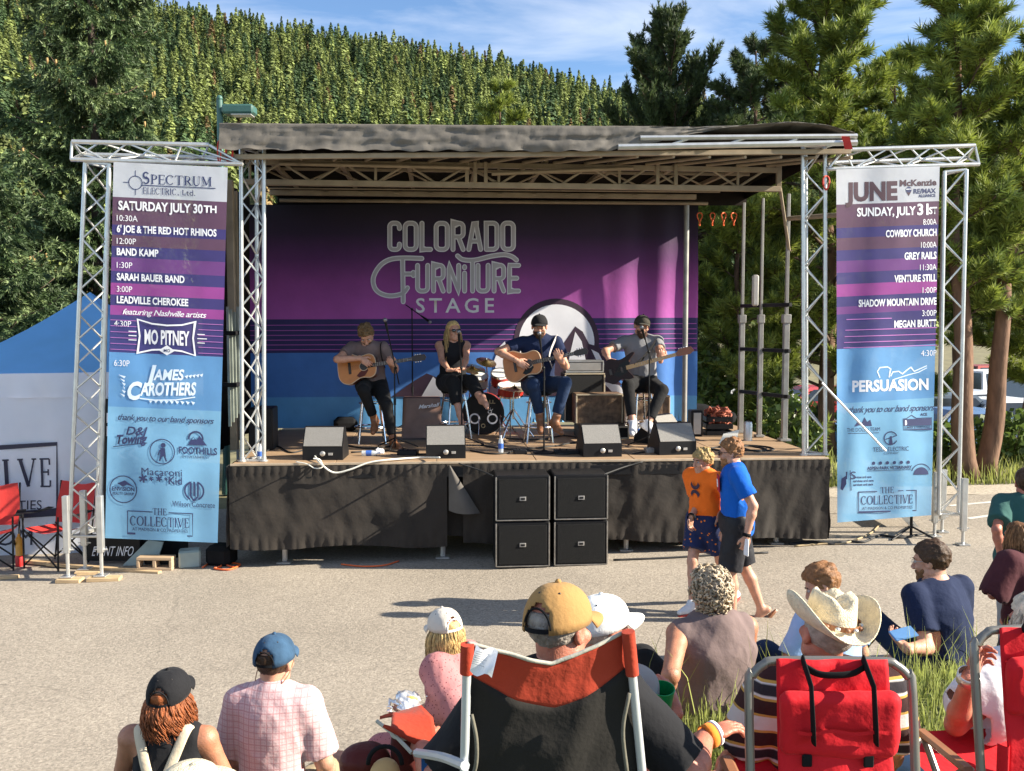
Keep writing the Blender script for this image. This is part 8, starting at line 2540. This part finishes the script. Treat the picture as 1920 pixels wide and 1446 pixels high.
mb = MB(); mb.path([Vector(fab(i / 40, .0)) + Vector((0, 0, .003)) for i in range(41)], .0055, 6); part(mb, 'piping', cloth('pale_piping', (.42, .40, .33)), T, angle=0)
for fn, s_ in ((pl, 0), (pr2, 1)):
 mb = MB(); mb.tube(fn(-.01), fn(.20 if s_ else .14), .017, n=12); part(mb, 'post_sleeve', red2, T)
for pp in ([P(884, 1340, 2.30), P(893, 1385, 2.29), P(893, 1430, 2.29), P(885, 1460, 2.3)], [P(1180, 1300, 2.34), P(1168, 1370, 2.33), P(1176, 1450, 2.33)]):
 mb = MB(); mb.path(smooth_pts(pp, 5), .005, 6); part(mb, 'cord', cloth('olive_cord', (.14, .13, .10)), T, angle=0)
mb = MB(); mb.sheet([[tuple(P(lerp(893, 934, i / 6) - 12 * j / 8, lerp(1208, 1223, i / 6) + 50 * j / 8 + 6 * sin(i), 2.30 - .012 * sin(i * .9 + j * .5))) for i in range(7)] for j in range(9)], flip=True)
q0 = lambda x, y, o: tuple(P(x, y, 2.283 - o)); p_ = Print(mb, q0, slope=.3, x0=890, off=.001)
for k_ in range(7): rule(p_, 892 - k_ * 1.4, 918 - k_ * 1.6 - 6 * (k_ % 3), 1220 + k_ * 4.2, .9, 1, 2)
part(mb, 'tag', [whitep, M('tag_ink', (.25, .27, .32), rough=.8)], T, angle=0)
def armrest(label_px, side):
 mb = MB(); d = 2.95
 G = []
 for j in range(11):
  t = j / 10
  G.append([tuple(V_(*a, dd_)) for a, dd_ in ((( lerp(712, 790, t), lerp(1343, 1322, t) + 10 * sin(pi * t) * 0), 3.05), ((lerp(735, 812, t), lerp(1335, 1345, t)), 2.98), ((lerp(735, 820, t), lerp(1362, 1392, t)), 2.86), ((lerp(720, 800, t), lerp(1358, 1408, t)), 2.84))])
 mb.sheet(G); return mb
o = part(armrest(0, 0), 'armrest', red2, T, angle=0); m = o.modifiers.new('thick', 'SOLIDIFY'); m.thickness = .01
mb = MB(); q = V_(762, 1376, 2.92); mb.lathe([(.030, -.13), (.048, -.11), (.050, -.03), (.046, 0)], 16, Matrix.Translation(q)); part(mb, 'cup_holder', cloth('maroon_mesh', (.07, .012, .010)), T)
mb = MB(); mb.path([q + Vector((.046 * cos(a), .046 * sin(a), .003)) for a in np.linspace(0, 2 * pi, 20)[:-1]], .005, 6, closed=True); mb.path([V_(706, 1352, 2.9), V_(740, 1378, 2.86), V_(772, 1412, 2.8)], .006, 6); part(mb, 'rim', MATS['cloth_pale_piping'], T)
mb = MB(); mb.path(smooth_pts([V_(782, 1412, 2.7), V_(830, 1420, 2.5), V_(872, 1436, 2.35)], 4), .013, 8); part(mb, 'arm_strut', postm, T)
mb = MB(); mb.sheet([[tuple(V_(lerp(790, 818, i / 3), lerp(1412, 1470, j / 4), 2.66)) for i in range(4)] for j in range(5)]); part(mb, 'side_pocket', cloth('blue_canvas', (.02, .08, .24)), T, angle=0)
mb = MB(); mb.sheet([[(-.16 + .55 * i / 8, 2.42 + .5 * j / 6, 1.07 - .04 * sin(pi * i / 8)) for i in range(9)] for j in range(7)]); part(mb, 'seat', blk2, T, angle=0)
for (a, b_) in (((-.16, 2.9, .64), (.38, 2.9, 1.08)), ((.38, 2.9, .64), (-.16, 2.9, 1.08)), ((-.16, 2.42, .64), (.38, 2.42, 1.08)), ((.38, 2.42, .64), (-.16, 2.42, 1.08))):
 mb = MB(); mb.tube(a, b_, .011); part(mb, 'leg', postm, T)
# person in the white cap in front of him
p = Person('person in a white cap and grey shirt holding a green cup', (.31, 3.34, 1.01), 30, k=.96, sh=.86, head=(28, 0, 0), arms={'R': (V_(1264, 1328, 3.30), (.3, -.4, -1), (-.45, .3, .8), (-1, .2, 0), .9), 'L': ((-.16, .30, .05), (-1, -.6, -.5))}, legs=SITL, skin='red', h=.010, loc=(.33, 3.22, .62))
p.build_body(hands='LR', detail=1.2); p.top('shirt', cloth('light_grey_cotton', (.30, .29, .28)), .62, seed=121); p.bottoms('shorts', cloth('denim_shorts', (.14, .16, .22)), .9, seed=122); p.hair_short(HGY, .008, .003, 123, top=.05); p.cap(cloth('bright_white_cap', (.74, .74, .72)), low=.02)
q = V_(1240, 1312, 3.24); T = thing('cup', 'bright green plastic cup held up beside the camp chair', 'cup', tuple(q)); A = Matrix.Translation(q) @ Matrix.Rotation(.25, 4, 'X')
mb = MB(); mb.lathe([(.030, -.075), (.044, .045), (.041, .045), (.028, -.070), (.001, -.070)], 24, A, caps=False); part(mb, 'cup_wall', M('green_plastic', (.0, .30, .085), rough=.3, var=.04, transl=.2), T)
mb = MB(); mb.path([A @ Vector((.0435 * cos(a), .0435 * sin(a), .046)) for a in np.linspace(0, 2 * pi, 25)[:-1]], .0025, 6, closed=True); part(mb, 'lip', MATS['green_plastic'], T)
# sleeveless person with grey curls
p = Person('curly grey-haired person in a sleeveless taupe shirt seated on the grass', seat(1346, 4.86, 1.475, 1.03), -16, k=1.03, head=(-6, -2, 0), girth=1.16, lean=2, arms={'L': (V_(1237, 1318, 4.72), (-.5, -1, 0), (-.1, .6, -.4), (0, .3, -1), .1), 'R': ((.12, .34, .1), (1, -.5, -.3))}, legs=SITLOW, skin='tan', h=.009, loc=(1.0, 4.86, .68))
p.build_body(); p.top('sleeveless_shirt', taupet, 0, hem=-.2, infl=.024, seed=131, loose=.014, wr=.009, neck=.066, armhole=.86); p.bottoms('trousers', blackj, 1.7, seed=132); p.hair_short(HG, .014, .006, 133, back=-.08); p.hair_curls(HG, 420)
# man in light blue
p = Person('man in a light blue shirt looking down, seated beyond the cowboy hat', seat(1592, 5.0, 1.46, .94), -30, k=.94, head=(-38, -26, 0), lean=12, arms=LAP(), legs=SITLOW, h=.010, loc=(1.62, 4.95, .68))
p.build_body(hands='L'); p.top('shirt', cloth('light_blue_cotton', (.30, .45, .74)), .7, seed=141); p.bottoms('trousers', jeans, 1.8, seed=142); p.hair_short(HRB, .014, .006, 143, fr=45); p.eyes()
# man in the navy shirt
p = Person('man in a navy shirt and glasses seated on the grass, a phone in his hand', seat(1786, 5.8, 1.405, 1.04), -24, k=1.04, head=(-26, -8, 0), lean=8, bow=.04, girth=1.12, arms={'L': (V_(1700, 1216, 5.45), (-.35, -.6, -1), (.1, .9, .3), (.4, .2, 1), .5), 'R': ((.10, .34, .1), (1, -.5, -.3))}, legs=SITLOW, h=.010, loc=(2.6, 5.8, .66))
p.build_body(); p.top('shirt', navyt, .72, seed=151, loose=.008, hem=-.2); p.bottoms('jeans', jeans, 1.8, seed=152); p.hair_short(HB, .014, .005, 153, fr=40); p.beard(HRB); p.eyes()
mb = MB(); mb.path([tuple(p.hp(x, y, .004)) for x, y in ((-.082, -.01), (-.072, .09), (0, .112), (.072, .09), (.082, -.01))], .002, 5); part(mb, 'glasses', alud, p.T)
mb = MB(); q = V_(1694, 1188, 5.32); mb.box(q, (.15, .08, .012), Matrix.Rotation(.5, 4, 'X') @ rotz(.3), .006); single(mb, 'phone', M('phone_blue', (.10, .22, .42), rough=.2), 'blue-lit phone held low by the man in navy', 'phone')
# cowboy hat man
p = Person('man in a straw cowboy hat and striped polo shirt', (1.07, 3.22, 1.035), -4, k=.97, sh=1.0, head=(-4, 8, 7), girth=1.12, lean=-4, arms={'L': ((-.30, .22, -.02), (-.7, -.4, -.9), (.3, 1, 0), (0, 0, -1), .4), 'R': ((.32, .22, -.02), (.7, -.4, -.9), (-.3, 1, 0), (0, 0, -1), .4)}, legs=SITL, skin='red', h=.009, loc=(1.125, 3.22, .66))
p.build_body(); p.top('polo_shirt', pattern(cloth('striped_polo', (.60, .58, .55)), 'stripe', (.045, .018, .018), (.50, .30, .07), (.03, .025, .03), sc=.8), .86, infl=.022, seed=161, loose=.006, slf=1.08); p.bottoms('shorts', cloth('khaki', (.3, .24, .16)), .9, seed=162); p.hair_short(HGY, .007, .003, 163, top=.05)
mb = MB(); A = Matrix(np.vstack([np.column_stack([p.H * p.k, p.hc]), [0, 0, 0, 1]]).tolist()) @ Matrix.Rotation(-.10, 4, 'X')
G = []
for j in range(15):
 t = j / 14; row = []; hs_ = .96 - .09 * t
 for i in range(49):
  a = 2 * pi * i / 48
  cr = [(.0, .150), (.05, .150), (.075, .158), (.085, .150), (.090, .12), (.096, .08), (.100, .055), (.104, .047), (.118, .043), (.135, .041), (.150, .042), (.165, .045), (.178, .050), (.187, .055), (.190, .057)][j]
  x, y, z = cr[0] * sin(a) * .90 * hs_, cr[0] * cos(a) * 1.14 * hs_, cr[1]
  if t > .5: z += .085 * ((t - .5) * 2) ** 1.5 * abs(sin(a)) ** 2.2 - .018 * ((t - .5) * 2) * cos(a) ** 2; x *= 1 - .06 * (t - .5)
  if j < 4: z -= .040 * np.exp(-(x / .028) ** 2) * (1 if y < .05 else .9) * (1 - .25 * t); z -= .02 * np.exp(-((abs(x) - .062) / .02) ** 2) * float(y > .02)
  row.append(tuple(A @ Vector((x, y - .01, z))))
 G.append(row)
mb.sheet(G); hat = part(mb, 'cowboy_hat', straw, p.T, angle=0); m = hat.modifiers.new('thick', 'SOLIDIFY'); m.thickness = .004
mb = MB(); mb.sheet([[tuple(A @ Vector(((.102 + .001 * j) * sin(a) * .905, (.102 + .001 * j) * cos(a) * 1.145 - .01, .070 - .018 * j))) for a in np.linspace(0, 2 * pi, 49)] for j in range(2)]); part(mb, 'hat_band', brownb, hat, angle=0)
for i in range(9):
 a = pi * (.55 + .9 * i / 8); m2 = MB(); m2.ball(A @ Vector((.106 * sin(a) * .905, .106 * cos(a) * 1.145 - .01, .060)), (.010, .010, .008), 8); part(m2, 'concho', alu if i % 2 else brownb, hat)
# beach chairs
redch = cloth('red_beach_canvas', (.56, .012, .020), bs=35, rough=.7, bump=.35); tubeg = M('bronze_grey_tube', (.20, .19, .17), rough=.35, metal=.5, var=.08)
def beach_chair(label, x0, y0, zb, w, top_z, d_lean, rz, pouch=True):
 """low folding chair seen from behind; local x right, y away, z up"""
 T = thing('beach_chair', label, 'chair', (x0, y0, zb), rz, 'low red beach chairs')
 H = top_z - zb
 L = lambda x, z, o=0.0: (x, d_lean * (z / H - .5) * -1 + o, z)
 hw = w / 2
 fr = [L(-hw, .05), L(-hw, H - .09), L(-hw + .012, H - .04), L(-hw + .045, H - .01), L(-hw + .09, H), L(hw - .09, H), L(hw - .045, H - .01), L(hw - .012, H - .04), L(hw, H - .09), L(hw, .05)]
 mb = MB(); mb.path(smooth_pts(fr, 4), .0135, 10); part(mb, 'back_frame', tubeg, T, world=False)
 pw = hw - .075
 G = [[(lambda s_, z: L(s_ * pw * (1 + .05 * (1 - z / H)), z, -.022 - .022 * cos(s_ * pi / 2) * (1 - abs(2 * z / H - 1)) + .006 * float(wnoise(np.array(s_ * 2), np.array(z * 6), 0, 7, 5, 2.2))))(-1 + 2 * i / 28, H + .012 - (H - .06) * j / 30) for i in range(29)] for j in range(31)]
 mb = MB(); mb.sheet(G, flip=True); o = part(mb, 'back_panel', redch, T, world=False, angle=0); m = o.modifiers.new('thick', 'SOLIDIFY'); m.thickness = .006; m.offset = 1
 mb = MB(); mb.sheet([[(x, d_lean * -.5 * -1 * -1 + .05 + .45 * j / 8, .20 - .05 * sin(pi * j / 8)) for x in np.linspace(-hw + .03, hw - .03, 10)] for j in range(9)]); part(mb, 'seat', redch, T, world=False, angle=0)
 for sg in (-1, 1):
  mb = MB(); mb.box((sg * (hw + .0), .20, .30), (.045, .30, .022), None, .01); part(mb, 'armrest', brownb, T, world=False)
  mb = MB(); mb.tube((sg * hw, .32, .29), (sg * hw, .04, .01), .012); mb.tube((sg * hw, .08, .29), (sg * hw, .42, .01), .012); part(mb, 'leg', tubeg, T, world=False)
  mb = MB(); mb.sheet([[(sg * (pw + .0 + .035 * i / 4), -.02 - .03 * sin(pi * i / 4), .08 + .34 * j / 6) for i in range(5)] for j in range(7)]); part(mb, 'side_pocket', redch, T, world=False, angle=0)
 if pouch:
  v = Vol((-.19, -.16, H - .30), (.19, .06, H + .02), .007); yb = L(0, H - .13, -.045)[1]
  cz = H - .135
  for dz in (.045, .02, -.005, -.03, -.055, -.08): v.cone((-.13, yb, cz + dz), (.145, yb, cz + dz - .004), .030, .030, .008)
  v.noise(.005, 20, 6); V, Q = v.mesh(); mesh_obj('pouch', V, Q, redch, T, world=False, angle=0)
  mb = MB(); mb.sheet([[(-.12 + .25 * i / 10, yb - .052 - .004 * sin(i), cz - .018 - .010 * j - .004 * sin(i * 1.3)) for i in range(11)] for j in range(2)]); part(mb, 'zip_flap', redch, T, world=False, angle=0)
  for x in (-.085, .085):
   mb = MB(); mb.path([L(x, H + .018, -.03), (x, yb - .050, H - .03), (x + .005, yb - .058, cz), (x + .01, yb - .05, cz - .055)], .016, 8, flat=.3); part(mb, 'strap', blackcl, T, world=False, angle=0)
   mb = MB(); mb.box(L(x, cz - .115, -.05), (.028, .008, .035), None, .003); part(mb, 'strap_tab', blackcl, T, world=False)
  mb = MB(); mb.path(smooth_pts([L(-.085, H, -.045), L(-.04, H - .018, -.055), L(.04, H - .016, -.055), L(.085, H, -.045)], 4), .010, 8, flat=.35); part(mb, 'carry_handle', blackcl, T, world=False, angle=0)
  mb = MB(); mb.box(L(.02, .235, -.055), (.08, .006, .05), None, .001); part(mb, 'label_patch', whitep, T, world=False)
 return T
a, b_ = P(1412, 1300, 2.62), P(1722, 1290, 2.62)
tz = P(1570, 1254, 2.62).z
beach_chair('red beach chair with a red pouch strapped on its back, under the cowboy hat', (a.x + b_.x) / 2, 2.62, tz - .72, (b_ - a).length, tz, -.12, -.02)
a = P(1834, 1300, 2.85); tz = P(1900, 1190, 2.85).z
beach_chair('red beach chair cut off at the picture edge behind the woman in white', a.x + .23, 2.85, tz - .74, .46, tz, -.12, .10)
# woman in the white blouse
p = Person('silver-blond woman in a white tied blouse, her hand by her chin', (1.99, 3.55, .93), -26, k=1.0, fem=True, head=(-6, -4, 0), girth=1.14, lean=-2, arms={'L': (V_(1818, 1268, 3.22), (-.8, .25, -.8), (.75, .2, .55), (.4, -.9, .2), .8), 'R': ((.16, .32, .05), (1, -.5, -.4))}, legs=SITL, skin='red', h=.009, loc=(1.99, 3.55, .68))
p.build_body(detail=1.2); p.top('blouse', cloth('white_cotton_gauze', (.66, .64, .66)), .55, hem=.06, infl=.024, seed=171, loose=.014, wr=.010, slf=1.35); p.bottoms('jeans', cloth('pale_jeans', (.20, .30, .45)), 1.7, seed=172); p.hair_short(HSG, .016, .006, 173, back=-.10); p.hair_locks(HSG, 380, .17, .0044, 174, spread=.02, curl=.008, face=.05); p.eyes()
p.ring('wrist_watch', p.wr['L'] - p.hd['L'][0] * .02, p.wr['L'] - p.el['L'], .034, alu, .035)
mb = MB(); q = Vector(p.spine(.08) - p.tr * .20 - p.tf * .02)
for dx, dz in ((-.04, -.10), (.03, -.12), (-.05, .0), (.05, -.01)): mb.path(smooth_pts([q, q + Vector((dx * .8, -.02, dz * .5 + .03)), q + Vector((dx, -.01, dz))], 4), .010, 6, flat=.5)
part(mb, 'tie_bow', MATS['cloth_white_cotton_gauze'], p.T, angle=0)
# two standing at the picture edge
k = .92; pv = stand(1934, 7.2, k)
p = Person('person in a dark teal shirt standing on the road, cut off by the picture edge', pv, 20, k=k, fem=True, girth=1.15, arms={'L': (V_(1878, 1050, 7.1), (-.4, -1, 0), (-.1, .1, -1), (.6, 0, 0), .8), 'R': ((.28, .05, .0), (.4, -1, 0))}, legs={'L': ((-.1, .08, -.84 * k), (0, 1, 0)), 'R': ((.1, -.04, -.84 * k), (0, 1, 0))}, skin='red')
p.build_body(feet=None); p.top('shirt', cloth('teal_cotton', (.035, .10, .09)), .72, hem=-.12, infl=.02, seed=181, loose=.01); p.bottoms('trousers', cloth('grey_trousers', (.25, .26, .27)), 1.8, seed=182); p.shoes(whitesh); p.hair_short(HB, .014, .005, 183)
k = .80; pv = stand(1944, 6.2, k)
p = Person('person in a maroon shirt with a bent elbow, standing behind the silver-blond woman', pv, -30, k=k, fem=True, girth=1.1, lean=8, arms={'L': ((-.06, .20, .16), (-1, -.4, -.5), (.8, .5, 0), (0, 0, -1), .5), 'R': ((.2, .2, .1), (1, -.5, -.3))}, legs={'L': ((-.1, .05, -.84 * k), (0, 1, 0)), 'R': ((.1, -.04, -.84 * k), (0, 1, 0))}, skin='red')
p.build_body(feet=None); p.top('shirt', cloth('maroon_cotton', (.075, .022, .028)), .9, infl=.02, seed=191, loose=.01, slf=1.2); p.bottoms('trousers', jeans, 1.8, seed=192); p.shoes(whitesh); p.hair_short(HRB, .014, .005, 193); p.hair_locks(HRB, 120, .25, .006, 194, curl=.01)
# bags by the camp chair
q = V_(688, 1412, 2.9); v = Vol(np.array(q) - (.14, .12, .24), np.array(q) + (.14, .12, .10), .008); v.ell((q.x, q.y, q.z - .10), (.085, .06, .115), None, .02); v.ell((q.x - .01, q.y, q.z - .02), (.07, .055, .045), None, .04); v.noise(.006, 16, 4); V, Q = v.mesh()
tag(mesh_obj('bag', V, Q, cloth('maroon_leather', (.085, .014, .012), rough=.4), None, loc=tuple(q), angle=0), 'dark maroon bag beside the camp chair armrest', 'bag')
T = thing('handbag', 'small tan handbag with a dark handle at the bottom edge by the maroon bag', 'bag', tuple(V_(722, 1450, 2.75))); q = V_(722, 1452, 2.75)
v = Vol(np.array(q) - .13, np.array(q) + .10, .008); v.ell(q, (.045, .035, .05), None, .02); v.noise(.004, 20, 4); V, Q = v.mesh(); mesh_obj('bag_body', V, Q, cloth('tan_leather', (.48, .30, .13), rough=.5), T, angle=0)
mb = MB(); mb.path([q + Vector((.05 * cos(a), 0, .03 + .055 * sin(a))) for a in np.linspace(0, pi, 13)], .007, 6); part(mb, 'handle', blackcl, T, angle=0)
